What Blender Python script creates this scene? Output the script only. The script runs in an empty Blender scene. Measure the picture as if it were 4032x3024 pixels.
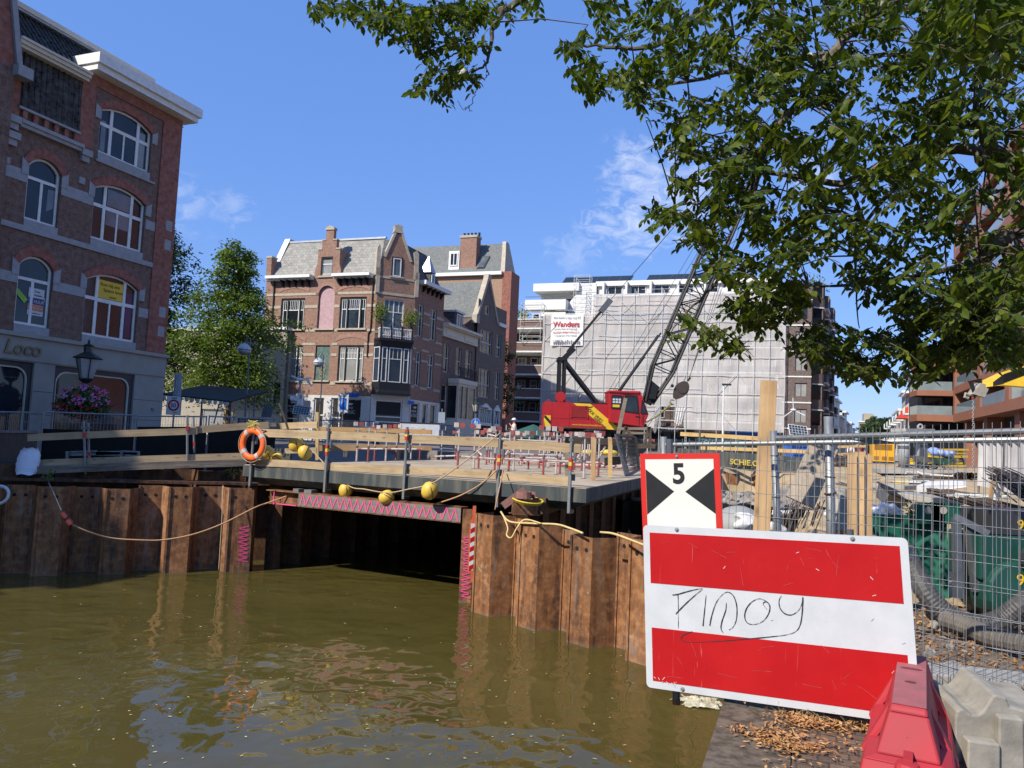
import bpy,math,random
from mathutils import Vector,Matrix
V3=Vector
random.seed(7)
SC=bpy.context.scene
COL=SC.collection
rad=math.radians
FPX=3050.0
TH=math.atan(222.2/FPX);PH=rad(2.52)
EYE=V3((0,0,1.6))
cF=V3((0,math.cos(TH),math.sin(TH)))
_u=V3((0,-math.sin(TH),math.cos(TH)));_r=V3((1,0,0))
cR=_r*math.cos(PH)+_u*math.sin(PH)
cU=-_r*math.sin(PH)+_u*math.cos(PH)
cam=bpy.data.cameras.new("camera");camo=bpy.data.objects.new("camera",cam);COL.objects.link(camo)
cam.sensor_width=36;cam.lens=36*FPX/4032;cam.clip_end=6000;cam.clip_start=.05
camo.matrix_world=Matrix(((cR.x,cU.x,-cF.x,EYE.x),(cR.y,cU.y,-cF.y,EYE.y),(cR.z,cU.z,-cF.z,EYE.z),(0,0,0,1)))
SC.camera=camo
SUN_AZ,SUN_EL=230.0,41.0
sv=V3((math.sin(rad(SUN_AZ))*math.cos(rad(SUN_EL)),math.cos(rad(SUN_AZ))*math.cos(rad(SUN_EL)),math.sin(rad(SUN_EL))))
sl=bpy.data.lights.new("sun",'SUN');sl.energy=4.8;sl.angle=rad(.5);sl.color=(1,.93,.82)
so=bpy.data.objects.new("sun",sl);COL.objects.link(so);so.rotation_euler=sv.to_track_quat('Z','Y').to_euler()
W=bpy.data.worlds.new("World");SC.world=W;W.use_nodes=True
wn,wl=W.node_tree.nodes,W.node_tree.links
wn.clear()
sky=wn.new("ShaderNodeTexSky");sky.sky_type='NISHITA';sky.sun_disc=False
sky.sun_elevation=rad(SUN_EL);sky.sun_rotation=rad(SUN_AZ);sky.air_density=1.0;sky.dust_density=.15;sky.ozone_density=3.2;sky.altitude=0
bg=wn.new("ShaderNodeBackground");bg.inputs[1].default_value=.108
wo=wn.new("ShaderNodeOutputWorld")
geo=wn.new("ShaderNodeTexCoord")
def wmath(op,a,b=None,c=None):
 n=wn.new("ShaderNodeMath");n.operation=op
 for i,v in enumerate((a,b,c)):
  if v is None:continue
  if hasattr(v,'is_output'):wl.new(v,n.inputs[i])
  else:n.inputs[i].default_value=v
 return n.outputs[0]
ZN={'O':(0,0,4032/2212),'A':(0,0,.5424),'B':(0,800,.5424),'C':(1000,850,.5424),'D':(1950,950,.5877),'E':(3100,1350,.45199),'F':(3200,1900,.67752),'G':(2400,1700,.72343),'H':(900,1600,.76853),'I':(0,1600,.5424),'J':(200,850,.22604),'K':(0,1250,.25011),'L':(1000,1400,.31646),'M':(1700,1500,.31646),'N':(1100,0,.49729),'Q':(2100,0,.87342),'R':(2550,1650,.31646),'S':(3300,1500,.33092),'T':(600,850,.51257),'U':(2300,1750,.31646),'V':(0,2200,1.22061),'W':(2600,2400,1432/1270),'X':(3000,1900,1032/1269),'Y':(0,1650,560/2212),'a':(2150,1550,500/1269),'P':(0,0,1)}
def ray(z,x,y):
 a=ZN[z];x=a[0]+x*a[2];y=a[1]+y*a[2]
 return cF+cR*((x-2016)/FPX)-cU*((y-1512)/FPX)
def at(z,x,y,Y):
 d=ray(z,x,y);return EYE+d*(Y/d.y)
def on(z,x,y,h):
 d=ray(z,x,y);return EYE+d*((h-1.6)/d.z)
def pl(z,x,y,p,n):
 d=ray(z,x,y);return EYE+d*((V3(p)-EYE).dot(n)/d.dot(n))
E1=V3((.3547,.935,0));E2=V3((.9424,-.3345,0));UP=V3((0,0,1))
def cloud(dirs,seed,sc,amt):
 mp=wn.new("ShaderNodeMapping");mp.inputs['Scale'].default_value=sc;mp.inputs['Location'].default_value=(seed,seed*2,0)
 mp.inputs['Rotation'].default_value=(0,.6,.4)
 wl.new(geo.outputs['Generated'],mp.inputs[0])
 nz=wn.new("ShaderNodeTexNoise");nz.inputs['Scale'].default_value=4;nz.inputs['Detail'].default_value=9;nz.inputs['Roughness'].default_value=.62;nz.inputs['Distortion'].default_value=.9
 wl.new(mp.outputs[0],nz.inputs['Vector'])
 m=None
 for(d,r)in dirs:
  dp=wn.new("ShaderNodeVectorMath");dp.operation='DISTANCE'
  wl.new(geo.outputs['Generated'],dp.inputs[0]);dp.inputs[1].default_value=d.normalized()
  k=wmath('SUBTRACT',1,wmath('DIVIDE',dp.outputs['Value'],r));k=wmath('MAXIMUM',k,0)
  m=k if m is None else wmath('MAXIMUM',m,k)
 v=wmath('MULTIPLY',wmath('SUBTRACT',wmath('ADD',nz.outputs[0],wmath('MULTIPLY',m,.34)),.62),2.1)
 v=wmath('MAXIMUM',v,0)
 v=wmath('MULTIPLY',wmath('MULTIPLY',v,wmath('MINIMUM',wmath('MULTIPLY',m,2.5),1)),amt)
 return wmath('MINIMUM',v,.92)
c1=cloud([(ray('O',1400,400),.085),(ray('O',1360,480),.07),(ray('O',1310,490),.045),(ray('O',1370,350),.05),(ray('O',1480,430),.09),(ray('O',1750,390),.05)],3.3,(9,9,15),.62)
c2=cloud([(ray('O',415,462),.05),(ray('O',505,455),.035),(ray('O',395,405),.03),(ray('O',1240,540),.06)],8.1,(9,9,14),.3)
csum=wmath('MINIMUM',wmath('ADD',c1,c2),.9)
mx=wn.new("ShaderNodeMix");mx.data_type='RGBA'
wl.new(csum,mx.inputs['Factor']);mx.inputs['B'].default_value=(7.6,7.8,8.2,1)
hs=wn.new('ShaderNodeMix');hs.data_type='RGBA';hs.inputs['Factor'].default_value=.55;hs.inputs['B'].default_value=(1.1,2.6,7.4,1);wl.new(sky.outputs[0],hs.inputs['A']);wl.new(hs.outputs['Result'],mx.inputs['A']);wl.new(mx.outputs['Result'],bg.inputs[0]);wl.new(bg.outputs[0],wo.inputs[0])
vs=SC.view_settings;SC.display_settings.display_device='sRGB'
vs.view_transform='Standard';vs.look='None';vs.exposure=0.42;vs.gamma=1
SC.render.engine='CYCLES'
cy=SC.cycles;cy.max_bounces=6;cy.diffuse_bounces=3;cy.glossy_bounces=3;cy.transparent_max_bounces=12;cy.transmission_bounces=3;cy.caustics_reflective=False;cy.caustics_refractive=False
cy.use_denoising=True
def nm(name):
 m=bpy.data.materials.new(name);m.use_nodes=True
 return m,m.node_tree.nodes,m.node_tree.links,m.node_tree.nodes['Principled BSDF']
def noise(n,l,vec,sc,det=6,ro=.6,dist=0):
 t=n.new("ShaderNodeTexNoise");t.inputs['Scale'].default_value=sc;t.inputs['Detail'].default_value=det;t.inputs['Roughness'].default_value=ro;t.inputs['Distortion'].default_value=dist
 l.new(vec,t.inputs['Vector']);return t.outputs[0]
def ramp(n,l,fac,stops):
 r=n.new("ShaderNodeValToRGB")
 while len(r.color_ramp.elements)<len(stops):r.color_ramp.elements.new(.5)
 for e,(p,c)in zip(r.color_ramp.elements,stops):
  e.position=p;e.color=(*c,1)if len(c)==3 else c
 l.new(fac,r.inputs[0]);return r.outputs[0]
def objv(n,l,stretch=(1,1,1),loc=(0,0,0)):
 tc=n.new("ShaderNodeTexCoord");mp=n.new("ShaderNodeMapping");mp.inputs['Scale'].default_value=stretch;mp.inputs['Location'].default_value=loc
 l.new(tc.outputs['Object'],mp.inputs[0]);return mp.outputs[0]
def mixc(n,l,f,a,b,mode='MIX'):
 m=n.new("ShaderNodeMix");m.data_type='RGBA';m.blend_type=mode
 for k,v in(('Factor',f),('A',a),('B',b)):
  if hasattr(v,'is_output'):l.new(v,m.inputs[k])
  elif k=='Factor':m.inputs[k].default_value=v
  else:m.inputs[k].default_value=(*v,1)
 return m.outputs['Result']
def bump(n,l,b,h,st,dist=.02):
 bp=n.new("ShaderNodeBump");bp.inputs['Strength'].default_value=st;bp.inputs['Distance'].default_value=dist
 l.new(h,bp.inputs['Height']);l.new(bp.outputs[0],b.inputs['Normal'])
MC={}
def M(name,col,col2=None,sc=4,stretch=(1,1,1),rough=.7,metal=0,bst=0,lo=.35,hi=.68,spec=None,det=7,emit=0):
 if name in MC:return MC[name]
 m,n,l,b=nm(name)
 b.inputs['Roughness'].default_value=rough;b.inputs['Metallic'].default_value=metal
 if spec is not None:b.inputs['Specular IOR Level'].default_value=spec
 v=objv(n,l,stretch)
 f=noise(n,l,v,sc,det)
 if col2 is None:col2=tuple(c*.72 for c in col)
 c=ramp(n,l,f,[(lo,col),(hi,col2)])
 l.new(c,b.inputs['Base Color'])
 if bst:bump(n,l,b,f,bst)
 MC[name]=m;return m
def brick(name,c1,c2,mort,bw=.22,bh=.062,ms=.009,big=.25,rough=.85,off=.5,vert=False):
 if name in MC:return MC[name]
 m,n,l,b=nm(name)
 tc=n.new("ShaderNodeTexCoord");sp=n.new("ShaderNodeSeparateXYZ");l.new(tc.outputs['Object'],sp.inputs[0])
 ad=n.new("ShaderNodeMath");l.new(sp.outputs[0],ad.inputs[0]);l.new(sp.outputs[1],ad.inputs[1])
 cb=n.new("ShaderNodeCombineXYZ");l.new(ad.outputs[0],cb.inputs[0]);l.new(sp.outputs[2],cb.inputs[1])
 if vert:l.new(ad.outputs[0],cb.inputs[1]);l.new(sp.outputs[2],cb.inputs[0])
 t=n.new("ShaderNodeTexBrick");l.new(cb.outputs[0],t.inputs['Vector'])
 t.inputs['Color1'].default_value=(*c1,1);t.inputs['Color2'].default_value=(*c2,1);t.inputs['Mortar'].default_value=(*mort,1)
 t.inputs['Scale'].default_value=1;t.inputs['Brick Width'].default_value=bw;t.inputs['Row Height'].default_value=bh;t.inputs['Mortar Size'].default_value=ms;t.inputs['Mortar Smooth'].default_value=.2;t.offset=off
 nz=noise(n,l,tc.outputs['Object'],.9,6)
 nz2=noise(n,l,tc.outputs['Object'],6,4)
 c=mixc(n,l,big,t.outputs['Color'],ramp(n,l,nz,[(.3,tuple(x*.45 for x in c1)),(.7,tuple(min(1,x*1.5)for x in c2))]))
 c=mixc(n,l,.18,c,ramp(n,l,nz2,[(.3,(.02,.02,.02)),(.75,(.6,.55,.5))]))
 l.new(c,b.inputs['Base Color']);b.inputs['Roughness'].default_value=rough
 bump(n,l,b,t.outputs['Fac'],-.25,.01)
 MC[name]=m;return m
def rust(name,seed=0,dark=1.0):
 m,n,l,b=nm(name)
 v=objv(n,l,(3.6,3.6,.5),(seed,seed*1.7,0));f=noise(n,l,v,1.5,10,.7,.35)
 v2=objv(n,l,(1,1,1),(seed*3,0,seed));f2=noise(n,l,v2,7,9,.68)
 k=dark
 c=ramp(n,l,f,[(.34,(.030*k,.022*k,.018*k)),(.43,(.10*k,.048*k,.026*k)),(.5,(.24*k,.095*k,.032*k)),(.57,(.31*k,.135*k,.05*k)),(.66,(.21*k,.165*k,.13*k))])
 c=mixc(n,l,.46,c,ramp(n,l,f2,[(.34,(.022*k,.017*k,.014*k)),(.5,(.16*k,.075*k,.036*k)),(.62,(.36*k,.19*k,.09*k))]))
 v3=objv(n,l,(6,6,.8),(seed,3,seed));f3=noise(n,l,v3,1.2,5)
 c=mixc(n,l,ramp(n,l,f3,[(.60,(0,0,0)),(.72,(.6,.6,.6))]),c,(.21*k,.205*k,.195*k))
 f4=noise(n,l,v2,1.6,8,.7,.6)
 c=mixc(n,l,ramp(n,l,f4,[(.645,(0,0,0)),(.67,(.55,.55,.55))]),c,(.34*k,.27*k,.19*k))
 g=n.new("ShaderNodeNewGeometry");s=n.new("ShaderNodeSeparateXYZ");l.new(g.outputs['Position'],s.inputs[0])
 def mth(op,a,bb):
  q=n.new("ShaderNodeMath");q.operation=op
  for i,x in enumerate((a,bb)):
   if hasattr(x,'is_output'):l.new(x,q.inputs[i])
   else:q.inputs[i].default_value=x
  return q.outputs[0]
 zz=mth('ADD',s.outputs[2],mth('MULTIPLY',f2,.22))
 c=mixc(n,l,ramp(n,l,mth('ADD',zz,2.0),[(.55,(.75,.75,.75)),(.66,(0,0,0))]),c,(.17*k,.15*k,.125*k))
 c=mixc(n,l,ramp(n,l,mth('ADD',zz,2.0),[(.535,(1,1,1)),(.575,(0,0,0))]),c,(.03,.03,.02))
 l.new(c,b.inputs['Base Color']);b.inputs['Roughness'].default_value=.72;b.inputs['Specular IOR Level'].default_value=.35
 bump(n,l,b,f2,.35,.008)
 return m
def wood(name,c1,c2,ax=0,knots=.6,rough=.75):
 if name in MC:return MC[name]
 m,n,l,b=nm(name)
 st=[14,14,14];st[ax]=.8
 tc=n.new("ShaderNodeTexCoord");oi=n.new("ShaderNodeObjectInfo")
 ad=n.new("ShaderNodeVectorMath");ad.operation='ADD';l.new(tc.outputs['Object'],ad.inputs[0])
 cb=n.new("ShaderNodeVectorMath");cb.operation='SCALE';cb.inputs[0].default_value=(17,9,5);l.new(oi.outputs['Random'],cb.inputs['Scale']);l.new(cb.outputs[0],ad.inputs[1])
 mp=n.new("ShaderNodeMapping");mp.inputs['Scale'].default_value=st;l.new(ad.outputs[0],mp.inputs[0])
 f=noise(n,l,mp.outputs[0],1.6,8,.6,.4)
 c=ramp(n,l,f,[(.3,c1),(.66,c2)])
 f2=noise(n,l,ad.outputs[0],2.3,6,.6)
 c=mixc(n,l,ramp(n,l,f2,[(.45,(0,0,0)),(.75,(.55,.55,.55))]),c,tuple(x*.5 for x in c2))
 s2=[7,7,7];s2[ax]=2.6
 mp2=n.new("ShaderNodeMapping");mp2 .inputs['Scale'].default_value=s2;l.new(ad.outputs[0],mp2 .inputs[0])
 vo=n.new("ShaderNodeTexVoronoi");vo.inputs['Scale'].default_value=1.0;l.new(mp2 .outputs[0],vo.inputs['Vector'])
 c=mixc(n,l,ramp(n,l,vo.outputs['Distance'],[(.05,(knots,)*3),(.2,(0,0,0))]),c,(.10,.055,.025))
 mpv=n.new("ShaderNodeMix");mpv.data_type='RGBA';mpv.blend_type='MULTIPLY';mpv.inputs['Factor'].default_value=.45
 l.new(c,mpv.inputs['A']);l.new(ramp(n,l,oi.outputs['Random'],[(0,(.62,.6,.6)),(1,(1.25,1.2,1.1))]),mpv.inputs['B'])
 l.new(mpv.outputs['Result'],b.inputs['Base Color']);b.inputs['Roughness'].default_value=rough
 bump(n,l,b,f,.2,.004)
 MC[name]=m;return m
def glass(name,col,rough=.06,spec=.5,var=.5):
 if name in MC:return MC[name]
 m,n,l,b=nm(name)
 v=objv(n,l);f=noise(n,l,v,1.1,4)
 l.new(ramp(n,l,f,[(.35,tuple(x*(1-var)for x in col)),(.65,col)]),b.inputs['Base Color'])
 b.inputs['Roughness'].default_value=rough;b.inputs['IOR'].default_value=1.5
 fn=noise(n,l,v,1.3,2);bump(n,l,b,fn,.012,.2)
 MC[name]=m;return m
def leafmat(name,a,b_,tr=.35,c=None,rough=.45):
 m,n,l,b=nm(name)
 g=n.new("ShaderNodeNewGeometry");
 colr=ramp(n,l,g.outputs['Random Per Island'],[(0,a),(.6,b_),(1,c or tuple(x*1.5 for x in b_))])
 l.new(colr,b.inputs['Base Color']);b.inputs['Roughness'].default_value=rough;b.inputs['Specular IOR Level'].default_value=.4
 t=n.new("ShaderNodeBsdfTranslucent");mm=n.new("ShaderNodeMixShader");mm.inputs[0].default_value=tr
 h=mixc(n,l,1.0,colr,(1.25,1.3,.45),'MULTIPLY');l.new(h,t.inputs[0])
 l.new(b.outputs[0],mm.inputs[1]);l.new(t.outputs[0],mm.inputs[2])
 out=[x for x in n if x.type=='OUTPUT_MATERIAL'][0];l.new(mm.outputs[0],out.inputs[0])
 return m
WM={}
class FR:
 """a facade frame: u along, y inward, v = world height"""
 def __init__(s,P,e):
  s.P=V3((P[0],P[1],0));s.e=V3((e[0],e[1],0)).normalized();s.n=V3((-s.e.y,s.e.x,0))
 def __call__(s,u,y,v):return s.P+s.e*u+s.n*y+UP*v
 def mat(s,u,y,v):
  o=s(u,y,v);a=s.e;c=-s.n
  return Matrix(((a.x,0,c.x,o.x),(a.y,0,c.y,o.y),(a.z,1,c.z,o.z),(0,0,0,1)))
 def uv(s,z,x,y,off=0):
  q=pl(z,x,y,s.P+s.n*off,s.n);return(q-s.P).dot(s.e),q.z
SPLIT=set('brick_pier stone_band rail shop_blind dentil_course cornice_bracket pole stone_springer cornice scallop_trim clamp side_rib standard clip leg painted_band stone_corbel collar gable_coping coping dormer_coping'.split())
class MB:
 def __init__(s,mat=None,T=None):
  s.v=[];s.f=[];s.mi=[];s.mats=[];s.T=T;s.cur=0
  if mat:s.use(mat)
 def use(s,m):
  if m not in s.mats:s.mats.append(m)
  s.cur=s.mats.index(m);return s
 def vs(s,pts):
  b=len(s.v)
  for p in pts:s.v.append(V3(s.T(*p))if s.T else V3(p))
  return b
 def face(s,idx):s.f.append(tuple(idx));s.mi.append(s.cur)
 def poly(s,pts):
  b=s.vs(pts);s.face(range(b,b+len(pts)));return s
 def box(s,x0,y0,z0,x1,y1,z1):
  if x0>x1:x0,x1=x1,x0
  if y0>y1:y0,y1=y1,y0
  if z0>z1:z0,z1=z1,z0
  b=s.vs([(x0,y0,z0),(x1,y0,z0),(x1,y1,z0),(x0,y1,z0),(x0,y0,z1),(x1,y0,z1),(x1,y1,z1),(x0,y1,z1)])
  for q in((0,3,2,1),(4,5,6,7),(0,1,5,4),(1,2,6,5),(2,3,7,6),(3,0,4,7)):s.face([b+i for i in q])
  return s
 def hexa(s,lo,hi):
  """lo, hi: loops of equal length joined as a solid"""
  n=len(lo);b=s.vs(list(lo)+list(hi))
  s.face([b+i for i in reversed(range(n))]);s.face([b+n+i for i in range(n)])
  for i in range(n):
   j=(i+1)%n;s.face((b+i,b+j,b+n+j,b+n+i))
  return s
 def prism(s,pts,ext):
  e=V3(ext);return s.hexa([V3(p)for p in pts],[V3(p)+e for p in pts])
 def beam(s,p,q,w,h,up=UP):
  p=V3(p);q=V3(q);d=(q-p).normalized();up=V3(up)
  a=d.cross(up)
  if a.length<1e-4:a=d.cross(V3((1,0,0)))
  a.normalize();c=a.cross(d)
  l=[a*(w/2)*i+c*(h/2)*j for i,j in((-1,-1),(1,-1),(1,1),(-1,1))]
  return s.hexa([p+x for x in l],[q+x for x in l])
 def tube(s,pts,r,n=8,cap=True):
  pts=[V3(p)for p in pts];rs=r if isinstance(r,(list,tuple))else[r]*len(pts)
  rings=[];a=None
  for i,p in enumerate(pts):
   d=(pts[min(i+1,len(pts)-1)]-pts[max(i-1,0)])
   if d.length<1e-9:d=V3((0,0,1))
   d.normalize()
   if a is None:
    a=d.cross(UP)
    if a.length<1e-3:a=d.cross(V3((1,0,0)))
   a=a-d*a.dot(d);a.normalize();c=d.cross(a)
   b=s.vs([p+(a*math.cos(t)+c*math.sin(t))*rs[i]for t in[2*math.pi*k/n for k in range(n)]]);rings.append(b)
  for x,y in zip(rings,rings[1:]):
   for k in range(n):
    j=(k+1)%n;s.face((x+k,x+j,y+j,y+k))
  if cap:
   s.face([rings[0]+k for k in reversed(range(n))]);s.face([rings[-1]+k for k in range(n)])
  return s
 def lathe(s,c,prof,n=16,ax=None):
  """prof: (radius, height) list; axis UP or ax"""
  c=V3(c);ax=V3(ax)if ax else UP;ax.normalize()
  a=ax.cross(V3((1,0,0)))
  if a.length<.1:a=ax.cross(V3((0,1,0)))
  a.normalize();e=ax.cross(a);R=[]
  for(r,h)in prof:
   R.append(s.vs([c+ax*h+(a*math.cos(2*math.pi*k/n)+e*math.sin(2*math.pi*k/n))*r for k in range(n)]))
  for x,y in zip(R,R[1:]):
   for k in range(n):
    j=(k+1)%n;s.face((x+k,x+j,y+j,y+k))
  s.face([R[0]+k for k in reversed(range(n))]);s.face([R[-1]+k for k in range(n)])
  return s
 def ball(s,c,r,nu=12,nv=8):
  c=V3(c);r=V3(r)if hasattr(r,'__len__')else V3((r,r,r));R=[]
  for i in range(1,nv):
   t=math.pi*i/nv
   R.append(s.vs([c+V3((r.x*math.sin(t)*math.cos(2*math.pi*k/nu),r.y*math.sin(t)*math.sin(2*math.pi*k/nu),-r.z*math.cos(t)))for k in range(nu)]))
  a=s.vs([c-V3((0,0,r.z)),c+V3((0,0,r.z))])
  for k in range(nu):
   j=(k+1)%nu;s.face((a,R[0]+j,R[0]+k));s.face((a+1,R[-1]+k,R[-1]+j))
  for x,y in zip(R,R[1:]):
   for k in range(nu):
    j=(k+1)%nu;s.face((x+k,x+j,y+j,y+k))
  return s
 def torus(s,c,R,r,ax,n=32,m=10,squash=1):
  c=V3(c);ax=V3(ax).normalized();a=ax.cross(UP).normalized();e=a.cross(ax);rings=[]
  for i in range(n):
   t=2*math.pi*i/n;d=a*math.cos(t)+e*math.sin(t)
   rings.append(s.vs([c+d*(R+r*math.cos(2*math.pi*k/m))+ax*(r*squash*math.sin(2*math.pi*k/m))for k in range(m)]))
  for i in range(n):
   x,y=rings[i],rings[(i+1)%n]
   for k in range(m):
    j=(k+1)%m;s.face((x+k,y+k,y+j,x+j))
  return s
 def islands(s):
  r=list(range(len(s.v)))
  def fd(i):
   while r[i]!=i:r[i]=r[r[i]];i=r[i]
   return i
  for f in s.f:
   for i in f[1:]:r[fd(i)]=fd(f[0])
  d={}
  for k,f in enumerate(s.f):d.setdefault(fd(f[0]),[]).append(k)
  out=[]
  for ks in d.values():
   q=MB();q.mats=s.mats;mp={}
   for k in ks:
    for i in s.f[k]:
     if i not in mp:mp[i]=len(q.v);q.v.append(s.v[i])
    q.f.append(tuple(mp[i]for i in s.f[k]));q.mi.append(s.mi[k])
   out.append(q)
  return out
 def build(s,name,parent=None,origin=None,smooth=False,label=None,cat=None,group=None,kind=None,bev=0):
  if name in SPLIT:
   ps=s.islands()
   if len(ps)>1:
    for q in ps:o=q.build(name,parent,origin,smooth,label,cat,group,kind,bev)
    return o
  me=bpy.data.meshes.new(name)
  if parent is not None:I=WM[parent].inverted()
  elif origin is not None:I=Matrix.Translation(-V3(origin))
  else:I=None
  me.from_pydata([(I@p if I else p)for p in s.v],[],s.f);
  for m in s.mats:me.materials.append(m)
  me.polygons.foreach_set('material_index',s.mi)
  if smooth:me.polygons.foreach_set('use_smooth',[True]*len(s.f))
  me.update()
  o=bpy.data.objects.new(name,me);COL.objects.link(o)
  if parent is not None:
   o.parent=parent;WM[o]=WM[parent]
  elif origin is not None:
   o.location=origin;WM[o]=Matrix.Translation(V3(origin))
  else:WM[o]=Matrix.Identity(4)
  tag(o,label,cat,group,kind)
  if bev:
   b=o.modifiers.new('bevel','BEVEL');b.width=bev;b.segments=2;b.limit_method='ANGLE';b.angle_limit=rad(40)
  return o
def tag(o,label=None,cat=None,group=None,kind=None):
 for k,v in(('label',label),('category',cat),('group',group),('kind',kind)):
  if v:o[k]=v
 return o
def thing(name,loc,label,cat,rz=0,group=None):
 o=bpy.data.objects.new(name,None);COL.objects.link(o);o.empty_display_size=.2
 o.location=loc;o.rotation_euler=(0,0,rz)
 WM[o]=Matrix.Translation(V3(loc))@Matrix.Rotation(rz,4,'Z')
 return tag(o,label,cat,group)
def rz_of(e):return math.atan2(e[1],e[0])
def dup(root,loc,rz=0,label=None,group=None,scale=None):
 r=root.copy();COL.objects.link(r);r.location=loc;r.rotation_euler=(0,0,rz)
 if scale:r.scale=scale
 if label:r['label']=label
 if group:r['group']=group
 for ch in list(root.children):
  c=ch.copy();COL.objects.link(c);c.parent=r
  for g in list(ch.children):
   d=g.copy();COL.objects.link(d);d.parent=c
 return r
def text(s,size,m,mw,parent,name='lettering',ext=.004,align='LEFT',sx=1,shear=0,bold=0):
 cu=bpy.data.curves.new('t','FONT');cu.body=s;cu.size=size;cu.extrude=ext;cu.align_x=align;cu.shear=shear;cu.offset=bold
 ob=bpy.data.objects.new('t',cu);COL.objects.link(ob)
 dg=bpy.context.evaluated_depsgraph_get();me=bpy.data.meshes.new_from_object(ob.evaluated_get(dg))
 bpy.data.objects.remove(ob);bpy.data.curves.remove(cu)
 T=(WM[parent].inverted()if parent else Matrix.Identity(4))@mw@Matrix.Diagonal((sx,1,1,1))
 me.transform(T);me.materials.clear();me.materials.append(m);me.name=name
 o=bpy.data.objects.new(name,me);COL.objects.link(o);o.parent=parent;WM[o]=WM[parent]if parent else Matrix.Identity(4)
 return o
def arc(a,b,s,r,n=10):
 """points from (a,s) over the top to (b,s); r = rise"""
 w=(b-a)/2
 if r<=0:return[(a,s),(b,s)]
 R=(w*w+r*r)/(2*r);t=math.asin(min(1,w/R))if r<=w else math.pi-math.asin(min(1,w/R));cx=(a+b)/2;cz=s+r-R
 return[(cx+R*math.sin(-t+2*t*i/n),cz+R*math.cos(-t+2*t*i/n))for i in range(n+1)]
def wall(mb,fr,u0,u1,v0,v1,ops=(),y=0,d=.16):
 mb.T=fr
 us=sorted(set([u0,u1]+[x for o in ops for x in o[:2]if u0<x<u1]));vv=sorted(set([v0,v1]+[x for o in ops for x in o[2:4]if v0<x<v1]))
 for i in range(len(us)-1):
  for j in range(len(vv)-1):
   a,b,c,e=us[i],us[i+1],vv[j],vv[j+1];mu,mv=(a+b)/2,(c+e)/2
   if any(o[0]<mu<o[1]and o[2]<mv<o[3]for o in ops):continue
   mb.poly([(a,y,c),(b,y,c),(b,y,e),(a,y,e)])
 for o in ops:
  a,b,c,e=o[:4];r=o[4]if len(o)>4 else 0;s=e-r
  mb.poly([(a,y,c),(a,y+d,c),(a,y+d,s),(a,y,s)]);mb.poly([(b,y+d,c),(b,y,c),(b,y,s),(b,y+d,s)])
  mb.poly([(a,y+d,c),(a,y,c),(b,y,c),(b,y+d,c)])
  A=arc(a,b,s,r)
  for p,q in zip(A,A[1:]):
   mb.poly([(p[0],y,p[1]),(p[0],y+d,p[1]),(q[0],y+d,q[1]),(q[0],y,q[1])])
   if r>0:mb.poly([(p[0],y,p[1]),(q[0],y,q[1]),(q[0],y,e),(p[0],y,e)])
 return mb
RW=random.Random(99)
def win(fr,par,a,b,c,d,r=0,y=.1,fw=.07,fd=.07,cols=(),rows=(),fm=None,pm=None,extra=(),name='window',colz=None,mw=None,tilt=0):
 """frame (part) and pane (sub-part); cols/rows are fractions; extra = (u0,v0,u1,v1) fraction bars"""
 g=.003;a+=g;b-=g;c+=g;d-=g;s=d-r;mb=MB(fm,fr);mw=mw or fw*.8
 A=arc(a,b,s,r);Bi=arc(a+fw,b-fw,s,max(r-fw*.8,0))if r>0 else[(a+fw,s-fw),(b-fw,s-fw)]
 mb.box(a,y,c,a+fw,y+fd,s if r>0 else d);mb.box(b-fw,y,c,b,y+fd,s if r>0 else d);mb.box(a+fw,y,c,b-fw,y+fd,c+fw)
 if r>0:
  for p,q,p2,q2 in zip(A,A[1:],Bi,Bi[1:]):
   mb.hexa([(p[0],y,p[1]),(p[0],y+fd,p[1]),(p2[0],y+fd,p2[1]),(p2[0],y,p2[1])],[(q[0],y,q[1]),(q[0],y+fd,q[1]),(q2[0],y+fd,q2[1]),(q2[0],y,q2[1])])
 else:mb.box(a+fw,y,d-fw,b-fw,y+fd,d)
 def top(u):
  if r<=0:return d-fw*.5
  for p,q in zip(A,A[1:]):
   if p[0]<=u<=q[0]:return p[1]+(q[1]-p[1])*(u-p[0])/(q[0]-p[0]+1e-9)-fw*.4
  return s
 for k,cf in enumerate(cols):
  u=a+(b-a)*cf;z0,z1=(colz[k]if colz else(0,1));t=top(u)
  mb.box(u-mw/2,y+.006,c+fw*.5+(t-c-fw*.5)*z0,u+mw/2,y+fd-.006,c+(t-c)*z1)
 for rf in rows:
  v=c+(d-c)*rf;mb.box(a+fw*.5,y+.010,v-mw/2,b-fw*.5,y+fd-.012,v+mw/2)
 for(x0,z0,x1,z1)in extra:
  mb.box(a+(b-a)*x0,y+.014,c+(d-c)*z0,a+(b-a)*x1,y+fd-.016,c+(d-c)*z1)
 o=mb.build(name,par)
 pb=MB(pm,fr);ta,tb=RW.gauss(0,.012),RW.gauss(0,.012)+tilt
 pb.T=lambda u,yy,v:fr(u,yy+ta*(u-(a+b)/2)/max(b-a,.5)+tb*(v-(c+d)/2)/max(d-c,.5),v)
 if r>0:pb.poly([(a+.02,y+.045,c+.02),(b-.02,y+.045,c+.02)]+[(p[0],y+.045,p[1])for p in reversed(A)])
 else:pb.poly([(a+.02,y+.045,c+.02),(b-.02,y+.045,c+.02),(b-.02,y+.045,d-.02),(a+.02,y+.045,d-.02)])
 pb.build('pane',o)
 return o
def bld(name,fr,zg,label,cat='building',group=None):
 return thing(name,fr.P+UP*zg,label,cat,rz_of(fr.e),group)
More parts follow.
